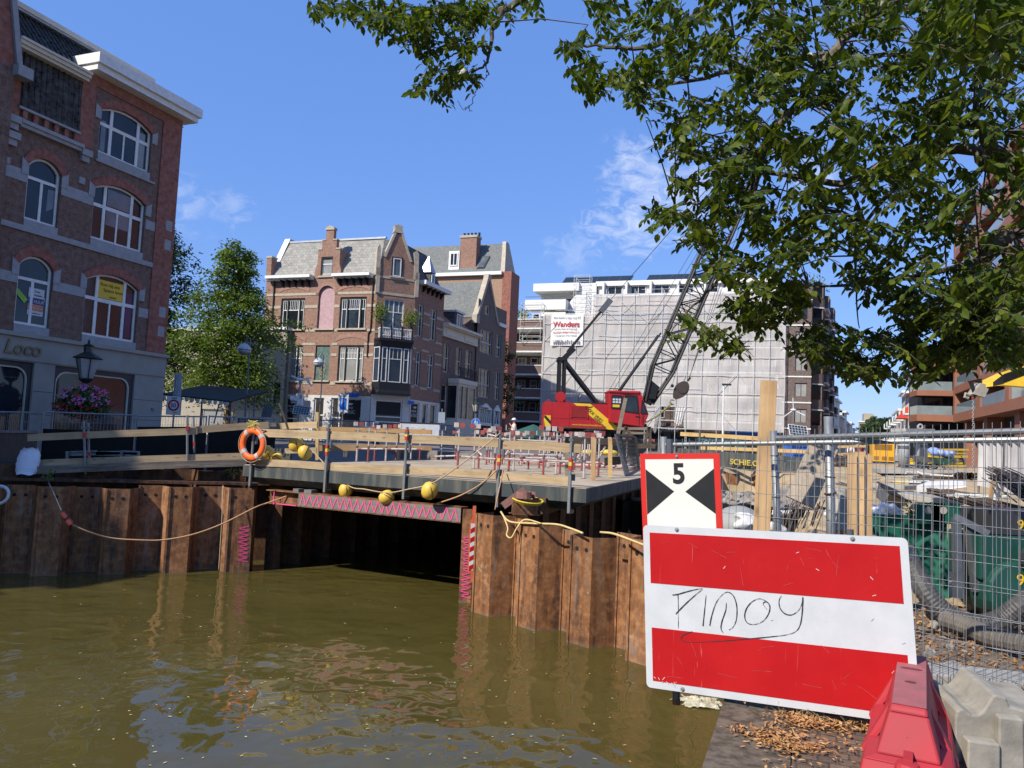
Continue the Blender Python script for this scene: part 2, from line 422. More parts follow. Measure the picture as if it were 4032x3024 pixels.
# ================================================================ palette
mWhite=M('white_paint',(.74,.74,.71),(.6,.6,.57),6,rough=.5)
mCream=M('cream_paint',(.62,.57,.46),(.55,.5,.4),3,rough=.6)
mGrey=M('grey_render',(.31,.295,.25),(.265,.25,.215),2.2,rough=.75)
mGreyDk=M('charcoal_paint',(.035,.037,.042),rough=.5)
mStone=M('grey_stone',(.33,.33,.33),(.25,.255,.265),5,rough=.8,bst=.1)
mSand=M('sandstone',(.46,.40,.31),(.33,.285,.22),4,rough=.85,bst=.1)
mBrickDk=brick('brown_brick',(.135,.050,.028),(.092,.034,.021),(.185,.115,.07),big=.16)
mBrickRed=brick('red_brick',(.31,.064,.026),(.23,.048,.022),(.2,.085,.05),big=.1)
mArchRed=brick('arch_brick',(.33,.062,.026),(.25,.046,.022),(.17,.08,.05),bw=.25,bh=.065,big=.08,vert=True)
mBrickPk=brick('orange_brick',(.27,.108,.056),(.20,.076,.042),(.31,.225,.16),big=.22)
mBrickPale=brick('pink_painted_brick',(.55,.34,.36),(.46,.28,.3),(.40,.26,.27),big=.1)
mBrickTan=brick('tan_brick',(.36,.19,.095),(.29,.145,.07),(.33,.24,.17),big=.15)
mBrickGr=brick('grey_brown_brick',(.115,.075,.055),(.085,.055,.043),(.15,.12,.1),big=.2)
mBrickFl=brick('flat_brick',(.15,.075,.055),(.11,.055,.043),(.16,.11,.09),big=.15)
mWhBrick=brick('white_glazed_brick',(.70,.69,.65),(.64,.63,.6),(.5,.49,.46),bw=.22,bh=.07,big=.04,rough=.4)
mSlatePale=brick('pale_slate',(.34,.33,.29),(.20,.195,.17),(.10,.10,.09),bw=.30,bh=.23,ms=.012,big=.3)
mSlateDk=brick('dark_slate',(.07,.075,.085),(.055,.06,.068),(.025,.025,.03),bw=.3,bh=.2,ms=.01,big=.2)
mSlateGr=brick('grey_green_slate',(.125,.14,.135),(.10,.115,.11),(.07,.08,.08),bw=.4,bh=.26,ms=.008,big=.25)
mTileDk=brick('black_pantile',(.026,.026,.024),(.018,.018,.018),(.006,.006,.006),bw=.21,bh=.3,ms=.03,off=0,rough=.45,big=.12)
for k_ in(mTileDk,mSlateDk):k_.node_tree.nodes['Principled BSDF'].inputs['Specular IOR Level'].default_value=.12;k_.node_tree.nodes['Principled BSDF'].inputs['Roughness'].default_value=.85
mTileOr=brick('orange_pantile',(.55,.17,.06),(.45,.13,.05),(.2,.06,.03),bw=.25,bh=.3,ms=.03,off=0)
mZinc=M('zinc',(.42,.44,.46),(.33,.35,.37),3,rough=.45,metal=.6)
mBlack=M('black_paint',(.010,.011,.013),(.016,.016,.018),8,rough=.55,spec=.3)
mBlackM=M('black_void',(.006,.006,.007),rough=.9)
gDark=glass('window_glass',(.022,.028,.036))
gBlue=glass('pale_window_glass',(.13,.15,.17),.08)
gCurt=glass('curtained_glass',(.30,.30,.28),.1,var=.25)
gPurp=glass('purple_curtain_glass',(.05,.045,.12),.1)
gTeal=glass('balcony_glass',(.22,.26,.27),.05,var=.2)
mGalv=M('galvanised_steel',(.27,.285,.29),(.19,.20,.21),9,rough=.5,metal=.55)
mGalvDk=M('weathered_steel',(.16,.17,.18),(.11,.115,.12),9,rough=.5,metal=.6)
mConc=M('concrete',(.36,.345,.31),(.25,.24,.215),3,rough=.9,bst=.15,lo=.3,hi=.7)
mConcDk=M('stained_concrete',(.042,.052,.055),(.135,.125,.10),1.6,(4,4,.6),rough=.85,bst=.1,lo=.44,hi=.74)
mDeck=M('deck_concrete',(.45,.37,.275),(.29,.235,.165),1.4,rough=1,bst=.1,spec=.1)
mSandG=M('sand',(.44,.33,.195),(.29,.22,.13),.8,rough=1,bst=.35,det=9,spec=.1)
mMud=M('mud',(.06,.052,.043),(.035,.03,.026),2,rough=.95,bst=.4)
mRub=M('rubble_stone',(.30,.275,.245),(.20,.18,.16),6,rough=.95,bst=.3)
mAsph=M('asphalt',(.11,.105,.10),(.08,.078,.075),8,rough=.9)
mPave=brick('street_pavers',(.23,.19,.16),(.18,.15,.13),(.12,.1,.09),bw=.2,bh=.1)
mRed=M('crane_red',(.40,.014,.016),(.34,.012,.013),2,rough=.38)
mRedS=M('sign_red',(.38,.008,.010),(.34,.007,.009),3,rough=.45,spec=.2)
mYel=M('yellow_paint',(.72,.48,.02),(.62,.40,.02),3,rough=.45)
mYelBuoy=M('buoy_yellow',(.70,.47,.07),(.58,.37,.05),5,rough=.5)
mOrange=M('lifebuoy_orange',(.78,.15,.03),(.66,.11,.025),4,rough=.5)
mPink=M('fluorescent_pink',(.80,.075,.25),(.62,.07,.2),14,rough=.7)
mWhiteS=M('sign_white',(.53,.55,.565),(.47,.495,.51),7,rough=.35)
mRope=M('rope',(.50,.38,.24),(.38,.27,.16),30,rough=.9)
mRopeO=M('orange_rope',(.50,.30,.15),(.38,.2,.1),30,rough=.9)
mHoseY=M('yellow_hose',(.62,.48,.22),(.5,.38,.15),10,rough=.6)
mBlueS=M('sign_blue',(.015,.13,.50),(.012,.11,.45),4,rough=.35)
wPale=wood('pale_plank',(.48,.37,.23),(.34,.245,.14))
wPaleY=wood('pale_plank_across',(.46,.36,.23),(.33,.24,.14),ax=1)
wPost=wood('pine_post',(.52,.36,.19),(.38,.23,.105),ax=2)
wGrey=wood('grey_plank',(.30,.26,.20),(.19,.16,.12))
wOld=wood('weathered_beam',(.27,.23,.18),(.09,.075,.06),knots=.7)
wDark=wood('dark_plank',(.11,.085,.06),(.065,.05,.035))
wBrown=wood('tan_board',(.34,.21,.095),(.28,.17,.075),knots=.1)
wHoard=wood('hoarding_board',(.10,.07,.05),(.065,.047,.036),ax=2,knots=.2)
wYell=wood('yellow_plank',(.66,.47,.2),(.56,.37,.14),knots=.3)
# ================================================================ water
def water_mat():
 m,n,l,b=nm('canal_water')
 tc=n.new("ShaderNodeTexCoord")
 def mapped(sc,rot=0):
  mp=n.new("ShaderNodeMapping");mp.inputs['Scale'].default_value=sc;mp.inputs['Rotation'].default_value=(0,0,rot);l.new(tc.outputs['Object'],mp.inputs[0]);return mp.outputs[0]
 f=noise(n,l,mapped((1,1,1)),.35,5)
 c=ramp(n,l,f,[(.3,(.062,.051,.013)),(.7,(.088,.072,.021))])
 sm=noise(n,l,mapped((1.1,1.6,1),.3),14,3,.5);big=noise(n,l,mapped((1,1.5,1),.5),.55,4)
 mk=ramp(n,l,big,[(.56,(0,0,0)),(.66,(1,1,1))])
 sp=ramp(n,l,sm,[(.66,(0,0,0)),(.70,(1,1,1))])
 mm=n.new("ShaderNodeMath");mm.operation='MULTIPLY';l.new(mk,mm.inputs[0]);l.new(sp,mm.inputs[1])
 m3=n.new("ShaderNodeMath");m3 .operation='MULTIPLY';l.new(mm.outputs[0],m3 .inputs[0]);m3 .inputs[1].default_value=.55
 c=mixc(n,l,m3 .outputs[0],c,(.20,.17,.08))
 l.new(c,b.inputs['Base Color']);b.inputs['Roughness'].default_value=.012;b.inputs['IOR'].default_value=1.38
 w1=noise(n,l,mapped((1,1.3,1),.35),.8,1,.45,.5);w2=noise(n,l,mapped((1.15,1,1),-.2),2.6,1,.4,.6);w3=noise(n,l,mapped((1,1,1)),7,0)
 calm=ramp(n,l,noise(n,l,mapped((1,1,1)),.22,2),[(.4,(.35,.35,.35)),(.6,(1,1,1))])
 def mul(a,k):
  q=n.new("ShaderNodeMath");q.operation='MULTIPLY';l.new(a,q.inputs[0])
  if hasattr(k,'is_output'):l.new(k,q.inputs[1])
  else:q.inputs[1].default_value=k
  return q.outputs[0]
 def add(a,k):
  q=n.new("ShaderNodeMath");l.new(a,q.inputs[0]);l.new(k,q.inputs[1]);return q.outputs[0]
 h=mul(add(add(mul(w1,1.0),mul(w2,.42)),mul(w3,.012)),calm)
 wv=n.new("ShaderNodeTexWave");wv.wave_type='RINGS';wv.rings_direction='Z';wv.inputs['Scale'].default_value=1.1;wv.inputs['Distortion'].default_value=2.2;wv.inputs['Detail'].default_value=2;wv.inputs['Detail Scale'].default_value=.8
 mp=n.new("ShaderNodeMapping");mp.inputs['Location'].default_value=(-2.5,-9.6,0);l.new(tc.outputs['Object'],mp.inputs[0]);l.new(mp.outputs[0],wv.inputs['Vector'])
 ln=n.new("ShaderNodeVectorMath");ln.operation='LENGTH';l.new(mp.outputs[0],ln.inputs[0])
 fall=ramp(n,l,mul(ln.outputs['Value'],.1),[(.03,(.5,.5,.5)),(.75,(0,0,0))])
 h=add(h,mul(mul(wv.outputs['Fac'],fall),.16))
 bump(n,l,b,h,.17,.35)
 return m
mWater=water_mat()
MB(mWater).poly([(-45,-25,-1.5),(9,-25,-1.5),(9,34,-1.5),(-45,34,-1.5)]).build('water',kind='structure')
# ================================================================ ground
g=MB(mMud);g.poly([(-3000,-3000,-3.2),(3000,-3000,-3.2),(3000,4000,-3.2),(-3000,4000,-3.2)]);g.build('ground',kind='structure')
ZS=1.0
def slab(mb,pts,zt,zb):
 mb.hexa([(x,y,zb)for x,y in pts],[(x,y,zt)for x,y in pts])
st=MB(mPave);slab(st,[(-400,46),(400,46),(900,3000),(-900,3000)],ZS,-3);slab(st,[(-1.0,30),(6.5,27.5),(13.5,46),(-9,46)],ZS-.004,-3);st.build('street',kind='structure')
lb=MB(mAsph)
slab(lb,[(-12,17.6),(-5.2,19.9),(-1.0,30),(-2.2,31.5),(-60,31.5),(-60,17.6)],0,-3)
lb.hexa([(-60,31.5,-3),(-2.2,31.5,-3),(-9,46,-3),(-60,46,-3)],[(-60,31.5,0),(-2.2,31.5,.3),(-9,46,ZS-.006),(-60,46,ZS-.006)])
slab(lb,[(-60,17.6),(-12,17.6),(-17,14.2),(-24,-20),(-60,-20)],0,-3)
lb.build('left_quay',kind='structure')
def xb(y):return.3+(y-14)*.372
def sh(x,y):
 k=min(max((y-19)/26,0),1);z=k*k*(3-2*k)*1.15
 z+=.10*math.sin(x*.9+y*.37)*math.sin(y*.8-x*.2)*min(max((y-10)/8,0),1)+.05*math.sin(x*2.3+1)*math.sin(y*2.1)*min(max((y-10)/8,0),1)
 if y<34.5 and y>9:
  d=x-xb(max(y,9.5));w=5.2-1.0*max(0,(y-24)/10)
  e=min(1,max(0,(w-d)/1.1));e*=min(1,(y-9)/1.2)*min(1,max(0,(34.5-y)/.6))
  if x<4.2 and y<12:e=0 if x>2+(11.3-y)*1.0 else e
  pit=-2.0+1.75*math.exp(-((y-27.5)/3.8)**2-((d-3.0)/2.6)**2)
  pit=-2.0 if y<21.8 else(0.02+.06*math.sin(x*3+y*2)if y<28 else-.9);z=z*(1-e)+pit*e
 return z
sg=MB(mSandG);NX,NY=96,92
XS=[2.0+i*.42 if i<60 else 27.2+(i-60)*1.6 for i in range(NX)];YS=[8.6+j*.42 for j in range(NY)]
rr=random.Random(3)
b0=sg.vs([(x,y,sh(x,y)+rr.uniform(-.025,.025))for y in YS for x in XS])
for j in range(NY-1):
 for i in range(NX-1):
  if XS[i+1]<xb(YS[j])+.2 and YS[j]>12:continue
  if YS[j]<12.2 and XS[i]<2.0+(11.3-YS[j])*.9:continue
  q=b0+j*NX+i;sg.face((q,q+1,q+NX+1,q+NX))
sg.build('site_ground',kind='structure',smooth=True)
ef=MB(M('painted_pit_shade',(.020,.018,.016),(.012,.011,.010),5,rough=.95,bst=.5,spec=.1));N_=26  # near-black colour paints the pit's deep shade onto this earth face
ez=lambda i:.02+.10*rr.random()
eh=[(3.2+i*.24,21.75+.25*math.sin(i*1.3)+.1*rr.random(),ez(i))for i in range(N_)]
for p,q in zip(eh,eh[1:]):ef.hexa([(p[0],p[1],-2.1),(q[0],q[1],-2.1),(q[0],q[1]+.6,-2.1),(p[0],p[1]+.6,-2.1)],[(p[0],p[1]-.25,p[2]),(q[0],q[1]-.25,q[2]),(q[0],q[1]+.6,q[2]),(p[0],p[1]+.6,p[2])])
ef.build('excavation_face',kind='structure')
mDirt=M('dirt',(.20,.155,.11),(.10,.075,.055),5,rough=1,bst=.5,det=10)
d=MB(mDirt);slab(d,[(1.75,5.25),(40,-2),(40,9.2),(4.1,9.2),(2.6,7.4)],-.012,-3);d.build('bank_ground',kind='structure')
mQPav=brick('quay_pavers',(.15,.118,.098),(.105,.083,.07),(.05,.042,.036),bw=.21,bh=.105,ms=.012,big=.35)
def qpt(t,s):
 return V3((1.46,5.13,0))-E1*t+V3((.935,-.3547,0))*s
mPavXY=None
def pavxy():
 m,n,l,b=nm('quay_paving');tc=n.new("ShaderNodeTexCoord");mp=n.new("ShaderNodeMapping");mp.inputs['Rotation'].default_value=(0,0,.36);l.new(tc.outputs['Object'],mp.inputs[0])
 t=n.new("ShaderNodeTexBrick");l.new(mp.outputs[0],t.inputs['Vector']);t.inputs['Scale'].default_value=1;t.inputs['Brick Width'].default_value=.105;t.inputs['Row Height'].default_value=.085;t.inputs['Mortar Size'].default_value=.006;b.inputs['Specular IOR Level'].default_value=.15;t.inputs['Color1'].default_value=(.185,.128,.088,1);t.inputs['Color2'].default_value=(.085,.062,.046,1);t.inputs['Mortar'].default_value=(.025,.02,.015,1)
 f=noise(n,l,tc.outputs['Object'],5,8);f2=noise(n,l,tc.outputs['Object'],40,4)
 c=mixc(n,l,.25,t.outputs['Color'],ramp(n,l,f,[(.3,(.07,.055,.045)),(.7,(.20,.155,.115))]));c=mixc(n,l,.18,c,ramp(n,l,f2,[(.3,(.05,.045,.04)),(.7,(.23,.2,.17))]))
 l.new(c,b.inputs['Base Color']);b.inputs['Roughness'].default_value=.9
 hm=n.new("ShaderNodeMath");hm.operation='MULTIPLY_ADD';l.new(t.outputs['Fac'],hm.inputs[0]);hm.inputs[1].default_value=-1;l.new(f2,hm.inputs[2]);bump(n,l,b,hm.outputs[0],.5,.008)
 return m
qp=MB(pavxy())
qp.hexa([tuple(qpt(t,s)+UP*-3)for t,s in((12,.42),(12,9),(.02,9),(.02,.42))],[tuple(qpt(t,s))for t,s in((12,.42),(12,9),(.02,9),(.02,.42))])
qp.build('quay_pavement',kind='structure')
mCope=M('coping_concrete',(.15,.125,.095),(.072,.06,.045),11,rough=.95,bst=.5,det=12,spec=.15,lo=.4,hi=.6)
for i in range(9):
 c=MB(mCope);c.hexa([tuple(qpt(t,s)+UP*-3)for t,s in((i*1.25+1.243,0),(i*1.25+1.243,.414),(i*1.25,.414),(i*1.25,0))],[tuple(qpt(t,s)+UP*.006)for t,s in((i*1.25+1.243,0),(i*1.25+1.243,.414),(i*1.25,.414),(i*1.25,0))])
 c.build('quay_edge',kind='structure')
# ================================================================ B1: corner house with the shop
f1=FR((-13.589,30),E1)
b1=bld('corner_house',f1,0,'dark brick corner house with red brick arches over its windows and a grey shop front','house')
LD=11.0
ops=[(-3.66,-1.37,11.08,12.92,.32),(-3.66,-1.4,8.0,10.13,.33),(-3.68,-1.4,4.6,6.89,.33),(-6.13,-4.95,7.97,10.09,.36),(-6.15,-4.94,4.6,6.86,.36)]
w=wall(MB(mBrickDk),f1,-7.0,.02,4.33,13.66,ops,0,.2)
w.box(.0,.02,0,.02,LD,13.66);w.build('wall',b1)
MB(mBrickDk,f1).box(-7.0,.3,0,0,LD,13.4).build('house_core',b1)
p=MB(mBrickRed,f1);p.box(-.90,-.045,4.33,.035,0,13.66);p.box(-4.5,-.045,11.0,-3.95,0,13.66);p.box(-3.95,-.045,13.3,-.9,0,13.66);p.box(-7.0,-.05,10.9,-6.62,0,12.4);p.build('brick_pier',b1)
for(a,b,c,d_,r)in ops:
 ar=MB(mArchRed,f1);A=arc(a,b,d_-r,r,14);wz=b-a;Bo=arc(a-.20,b+.20,d_-r+.12,r+.20,14)
 for p0,p1,q0,q1 in zip(A,A[1:],Bo,Bo[1:]):
  ar.hexa([(p0[0],-.03,p0[1]),(p0[0],.06,p0[1]),(q0[0],.06,q0[1]),(q0[0],-.03,q0[1])],[(p1[0],-.03,p1[1]),(p1[0],.06,p1[1]),(q1[0],.06,q1[1]),(q1[0],-.03,q1[1])])
 ar.build('brick_arch',b1)
 sp=MB(mStone,f1)
 for sg_,x in((-1,a),(1,b)):
  sp.prism([(x,-.04,d_-r-.36),(x+sg_*.24,-.04,d_-r-.36),(x+sg_*.24,-.04,d_-r+.2),(x+sg_*.21,-.04,d_-r+.12),(x,-.04,d_-r-.005)],f1 .n*0+V3((0,.07,0)))
 sp.build('stone_springer',b1)
 s2=MB(mStone,f1);s2 .box(a-.01,-.03,c-.30,b+.01,.1,c-.004);s2 .build('stone_panel',b1)
s=MB(mStone,f1);s.box(-3.75,-.07,10.72,-1.12,.02,10.79)
s.box(-7,-.06,7.56,-.92,.02,7.74);s.box(-4.93,-.02,9.12,-3.7,.03,9.5);s.box(-4.92,-.02,5.88,-3.7,.03,6.2);s.box(-7,-.02,5.88,-6.18,.03,6.2);s.box(-7,-.02,9.12,-6.16,.03,9.5)
s.box(-1.36,-.02,8.95,-.92,.03,9.3);s.box(-1.36,-.02,5.6,-.92,.03,5.95)
for v in(9.15,5.75,8.4,5.0):s.box(-.42,-.052,v,-.1,.03,v+.4)
s.build('stone_band',b1)
def w3(op,pm1,pm2):
 a,b,c,d_,r=op
 return win(f1,b1,a,b,c,d_,r,.1,.085,.08,(.24,.76),(.585,),mWhite,pm1,tilt=.012,extra=((.485,.0,.515,.58),(.26,.55,.74,.60)),mw=.12)
w3(ops[0],gDark,0);w3(ops[1],gDark,0);w3(ops[2],gDark,0)
for o_ in ops[3:]:win(f1,b1,*o_[:4],o_[4],.1,.085,.08,(),(.66,),mWhite,gDark,tilt=.025,mw=.1,extra=((.46,0,.54,.64),))
gNet=glass('net_curtain_glass',(.17,.19,.21),.1,var=.35)
for(u0,u1,v0,v1,g_)in((-1.86,-1.56,11.2,12.5,gCurt),(-3.0,-2.0,9.35,9.95,gNet),(-3.0,-2.0,8.65,9.2,gNet),(-1.84,-1.56,4.75,6.4,gPurp),(-5.3,-5.06,8.15,9.2,gNet),(-5.22,-5.05,4.75,5.6,gCurt),(-3.5,-3.3,11.2,12.3,gNet)):
 MB(g_,f1).box(u0,.132,v0,u1,.136,v1).build('curtain',b1)
cb=MB(mStone,f1)
for u_,z_ in((-4.2,10.5),(-6.8,10.1),(-6.8,10.62)):cb.box(u_-.2,-.2,z_+.2,u_+.2,0,z_+.42);cb.box(u_-.15,-.12,z_,u_+.15,0,z_+.2)
cb.box(-4.33,-.06,9.72,-4.1,0,9.95);cb.box(-6.98,-.06,9.5,-6.78,0,9.7)
cb.box(-6.62,-.16,10.78,-4.36,0,10.9);cb.box(-6.62,-.22,10.9,-4.36,0,11.02);cb.build('stone_corbel',b1)
dn=MB(mBrickRed,f1)
for i in range(6):dn.box(-6.55+i*.37,-.12,11.03,-6.40+i*.37,0,11.33)
dn.build('dentil_course',b1)
tp=MB(mTileDk,f1)
tp.hexa([(-6.62,-.12,11.42),(-4.52,-.12,11.42),(-4.52,.02,11.42),(-6.62,.02,11.42)],[(-6.62,-.03,13.25),(-4.52,-.03,13.25),(-4.52,.02,13.25),(-6.62,.02,13.25)])
for i in range(11):tp.tube([(-6.6+i*.2,-.115,11.43),(-6.6+i*.2,-.035,13.24)],.035,6)
tp.build('tiled_panel',b1)
MB(mStone,f1).box(-6.7,-.16,11.34,-4.5,.0,11.42).build('sill',b1)
k=MB(mWhite,f1);k.box(-4.42,-.62,13.9,.45,LD,14.25);k.box(-4.36,-.5,13.68,.36,LD,13.9);k.build('cornice',b1)
gt=MB(mCream,f1);gt.box(-7.0,-.36,13.3,-4.44,.3,13.42);gt.box(-7.0,-.28,13.2,-4.44,.1,13.3);gt.box(-7.0,-.42,13.42,-4.44,.2,13.5);gt.build('gutter',b1)
ro=MB(mTileDk,f1)
ro.hexa([(-7,.05,13.5),(.2,.05,13.5),(.2,LD,13.5),(-7,LD,13.5)],[(-7,1.45,15.15),(-.5,1.45,15.15),(-.5,LD,15.15),(-7,LD,15.15)])
for i in range(34):
 u_=-6.95+i*.2;ro.tube([(u_,.06,13.53),(u_,1.44,15.16)],.04,5)
ro.build('roof',b1)
MB(mZinc,f1).box(-7,1.25,15.15,-.35,LD,15.22).build('roof_edge',b1)
MB(mCream,f1).box(-7,1.2,15.22,-.3,LD,15.4).build('ridge_gutter',b1)
sf=wall(MB(mGrey),f1,-7.4,.08,0,3.46,[(-4.62,-1.33,.35,3.42),(-7.4,-5.36,.35,3.42)],-.06,.3);sf.box(-7.4,-.10,3.46,.08,.0,4.2);sf.box(-7.4,-.2,4.2,.12,.0,4.33)
for v in(1.0,1.75,2.5):sf.use(mGreyDk);[sf.box(a,-.064,v,b,-.05,v+.018)for a,b in((-5.34,-4.64),(-1.31,.06))]
sf.build('shop_front',b1)
def roundwin(a,b,c,d_,r,y,fm,pm):
 mb=MB(fm,f1);n=6;pts=[(a,c),(b,c)]+[(b-r+r*math.cos(i*math.pi/2/n),d_-r+r*math.sin(i*math.pi/2/n))for i in range(n+1)]+[(a+r-r*math.sin(i*math.pi/2/n),d_-r+r*math.cos(i*math.pi/2/n))for i in range(n+1)]
 cx,cz=(a+b)/2,(c+d_)/2;O=[(cx+(p[0]-cx)*1.0,p[1])for p in pts]
 for(p,q)in zip(pts,pts[1:]+pts[:1]):
  def ou(t):return(min(max(t[0]+(.0 if abs(t[0]-cx)<1e-3 else(.35 if t[0]>cx else-.35)),a-.02),b+.02)if True else 0,t[1])
  s_=.94
  mb.hexa([(p[0],y,p[1]),(p[0],y+.1,p[1]),(cx+(p[0]-cx)*.965,y+.1,cz+(p[1]-cz)*.965),(cx+(p[0]-cx)*.965,y,cz+(p[1]-cz)*.965)],[(q[0],y,q[1]),(q[0],y+.1,q[1]),(cx+(q[0]-cx)*.965,y+.1,cz+(q[1]-cz)*.965),(cx+(q[0]-cx)*.965,y,cz+(q[1]-cz)*.965)])
 mb.use(mGreyDk)
 for sgn,x in((1,b),(-1,a)):
  P_=[(x,d_)]+[(x-sgn*(r-r*math.cos(i*math.pi/2/n)),d_-r+r*math.sin(i*math.pi/2/n))for i in range(n+1)]
  mb.prism([(u_,y-.02,v_)for u_,v_ in(P_ if sgn>0 else P_)],V3((0,.08,0)))
 o=mb.build('shop_window',b1)
 MB(pm,f1).poly([(p[0],y+.06,p[1])for p in pts]).build('pane',o)
fr_=MB(mGreyDk,f1);fr_.box(-4.62,.02,3.26,-1.33,.16,3.42);fr_.box(-4.62,.02,.35,-4.5,.16,3.26);fr_.box(-1.46,.02,.35,-1.33,.16,3.26);fr_.box(-7.4,.02,3.26,-5.36,.16,3.42);fr_.box(-5.5,.02,.35,-5.36,.16,3.26);fr_.build('shop_frame',b1)
roundwin(-4.5,-1.46,.4,3.26,.4,.05,mCream,gDark);roundwin(-7.4,-5.5,.4,3.26,.4,.05,mCream,gDark)
mGold=M('brass_letter',(.22,.17,.09),(.17,.13,.07),6,rough=.5,metal=.3)
text('Loco',.62,mGold,f1 .mat(-6.5,-.13,3.64),b1,'shop_lettering',.02,shear=.25,bold=.008)
text('72',.15,mBlack,f1 .mat(-.5,-.075,2.12),b1,'house_number',.004)
sg1=MB(mYel,f1);sg1 .box(-3.08,.12,6.02,-1.98,.138,6.66);o=sg1 .build('window_banner',b1)
text('Kom bij ons',.17,mBlack,f1 .mat(-3.0,.117,6.46),b1);text('Spaans leren!',.17,mBlack,f1 .mat(-2.86,.117,6.27),b1);text('citadel',.12,mGreyDk,f1 .mat(-2.6,.117,6.07),b1)
s2=MB(mWhiteS,f1);s2 .box(-5.65,.125,4.97,-5.1,.135,5.85);s2 .use(M('navy',(.02,.03,.16),rough=.4));s2 .box(-5.65,.122,5.32,-5.1,.126,5.54);s2 .use(M('sign_orange',(.65,.2,.08),rough=.4));s2 .box(-5.65,.122,5.12,-5.1,.126,5.31);s2 .build('letting_sign',b1)
text('TE HUUR',.15,mWhiteS,f1 .mat(-5.63,.12,5.37),b1,sx=.86);text('070 342 01 30',.09,mWhiteS,f1 .mat(-5.62,.12,5.18),b1,sx=.95);text('Frisia',.09,mGreyDk,f1 .mat(-5.45,.122,5.72),b1);text('Makelaars',.09,mGreyDk,f1 .mat(-5.45,.122,5.6),b1,sx=.8);text('frisiamakelaars.nl',.06,mGreyDk,f1 .mat(-5.6,.122,5.02),b1)
gs=MB(M('lime_green',(.25,.5,.06),rough=.5),f1);gs.hexa([(-6.12,.12,5.62),(-5.78,.12,5.3),(-5.78,.13,5.3),(-6.12,.13,5.62)],[(-6.06,.12,5.78),(-5.66,.12,5.44),(-5.66,.13,5.44),(-6.06,.13,5.78)]);gs.build('green_sticker',b1)
b0_=bld('gabled_house',f1,0,'brown brick house with a steep stone coped gable at the left edge of the photo','house')
gw=MB(mBrickDk,f1);gw.box(-14.5,-.25,0,-7.02,LD,12.4);gw.build('wall',b0_)
gg=MB(mBrickRed,f1);gg.prism([(-7.02,-.25,12.4),(-7.75,-.25,16.4),(-9.2,-.25,17.6),(-12.3,-.25,17.6),(-13.8,-.25,16.4),(-14.5,-.25,12.4)],V3((0,.5,0)));gg.build('gable',b0_)
cp=MB(mStone,f1)
for p,q in(((-6.98,-.28,12.4),(-7.75,-.28,16.45)),((-7.75,-.28,16.45),(-9.2,-.28,17.65)),((-9.2,-.28,17.65),(-12.3,-.28,17.65))):cp.hexa([V3(p)+V3(o)for o in((-.02,-.06,0),(.16,-.06,0),(.16,.6,0),(-.02,.6,0))],[V3(q)+V3(o)for o in((-.02,-.06,0),(.16,-.06,0),(.16,.6,0),(-.02,.6,0))])
cp.box(-7.1,-.5,12.2,-6.6,.0,12.55);cp.build('coping',b0_)
rf=MB(mTileDk,f1);rf.hexa([(-14.5,.3,12.4),(-7.1,.3,12.4),(-7.1,LD,12.4),(-14.5,LD,12.4)],[(-13,2,17.4),(-8.6,2,17.4),(-8.6,LD-1.5,17.4),(-13,LD-1.5,17.4)]);rf.build('roof',b0_)
for i,(ua,ub,zt,gr)in enumerate(((-22.3,-14.52,16.8,16.8),(-30.5,-22.32,17.6,17.6),(-39,-30.52,16.6,16.6),(-52,-39.02,16.0,16.0))):
 o=bld('row_house',f1,0,('tall brown house of the canal row two doors left of the shop','tall brown house of the canal row three doors left of the shop','brown house of the canal row four doors left of the shop','wide brown house at the near end of the canal row')[i],'house')
 ops_=[(ua+1+j*2.2,ua+2.3+j*2.2,1.2+f*3.4,3.3+f*3.4)for f in range(4)for j in range(int((ub-ua-1)/2.2))]
 wall(MB(mBrickDk),f1,ua,ub,0,zt-1.2,ops_,0,.2).build('wall',o);cr=MB(mBrickDk,f1);cr.box(ua,.25,0,ub,LD,zt-1.2);cr.build('house_core',o)
 MB(mWhite,f1).box(ua,-.5,zt-1.2,ub,.3,zt-.9).build('cornice',o);MB(mTileDk,f1).hexa([(ua,.1,zt-.9),(ub,.1,zt-.9),(ub,LD,zt-.9),(ua,LD,zt-.9)],[(ua,1.2,zt+.6),(ub,1.2,zt+.6),(ub,LD-1,zt+.6),(ua,LD-1,zt+.6)]).build('roof',o)
 for q in ops_:win(f1,o,*q,0,.1,.08,.07,(.5,),(.6,),mWhite,gDark)
# ================================================================ B2: corner house with the gables
fL=FR((-9.422,52),E2);ac=rad(66);fC=FR((-9.422,52),(math.sin(ac),math.cos(ac)));PR=fC(2.70,0,0);fRr=FR((PR.x,PR.y),E1)
b2=bld('gabled_corner_house',fL,ZS,'orange brick corner house with pale stone bands, stepped dormer gables and a black bay window','house')
LU=-9.05
opsL=[(-7.66,-5.68,8.72,10.94),(-2.84,-.76,8.74,10.94),(-7.66,-5.6,5.09,7.6),(-2.74,-.74,5.13,7.6),(-4.6,-3.3,8.75,11.78,.65),(-4.57,-3.42,5.15,7.6)]
w=wall(MB(mBrickPk),fL,LU,0,4.13,12.3,opsL,0,.22)
w.build('wall',b2)
opsC=[(.54,1.94,8.6,10.85)]
w=wall(MB(mBrickPk),fC,0,2.7,4.4,12.3,opsC,0,.2);w.build('wall',b2)
opsR=[(.47,1.34,8.6,10.85),(2.4,3.44,8.6,10.85),(.5,1.3,5.12,7.5),(2.4,3.36,5.1,7.5)]
w=wall(MB(mBrickPk),fRr,0,4.55,4.1,12.3,opsR,0,.2);w.build('wall',b2)
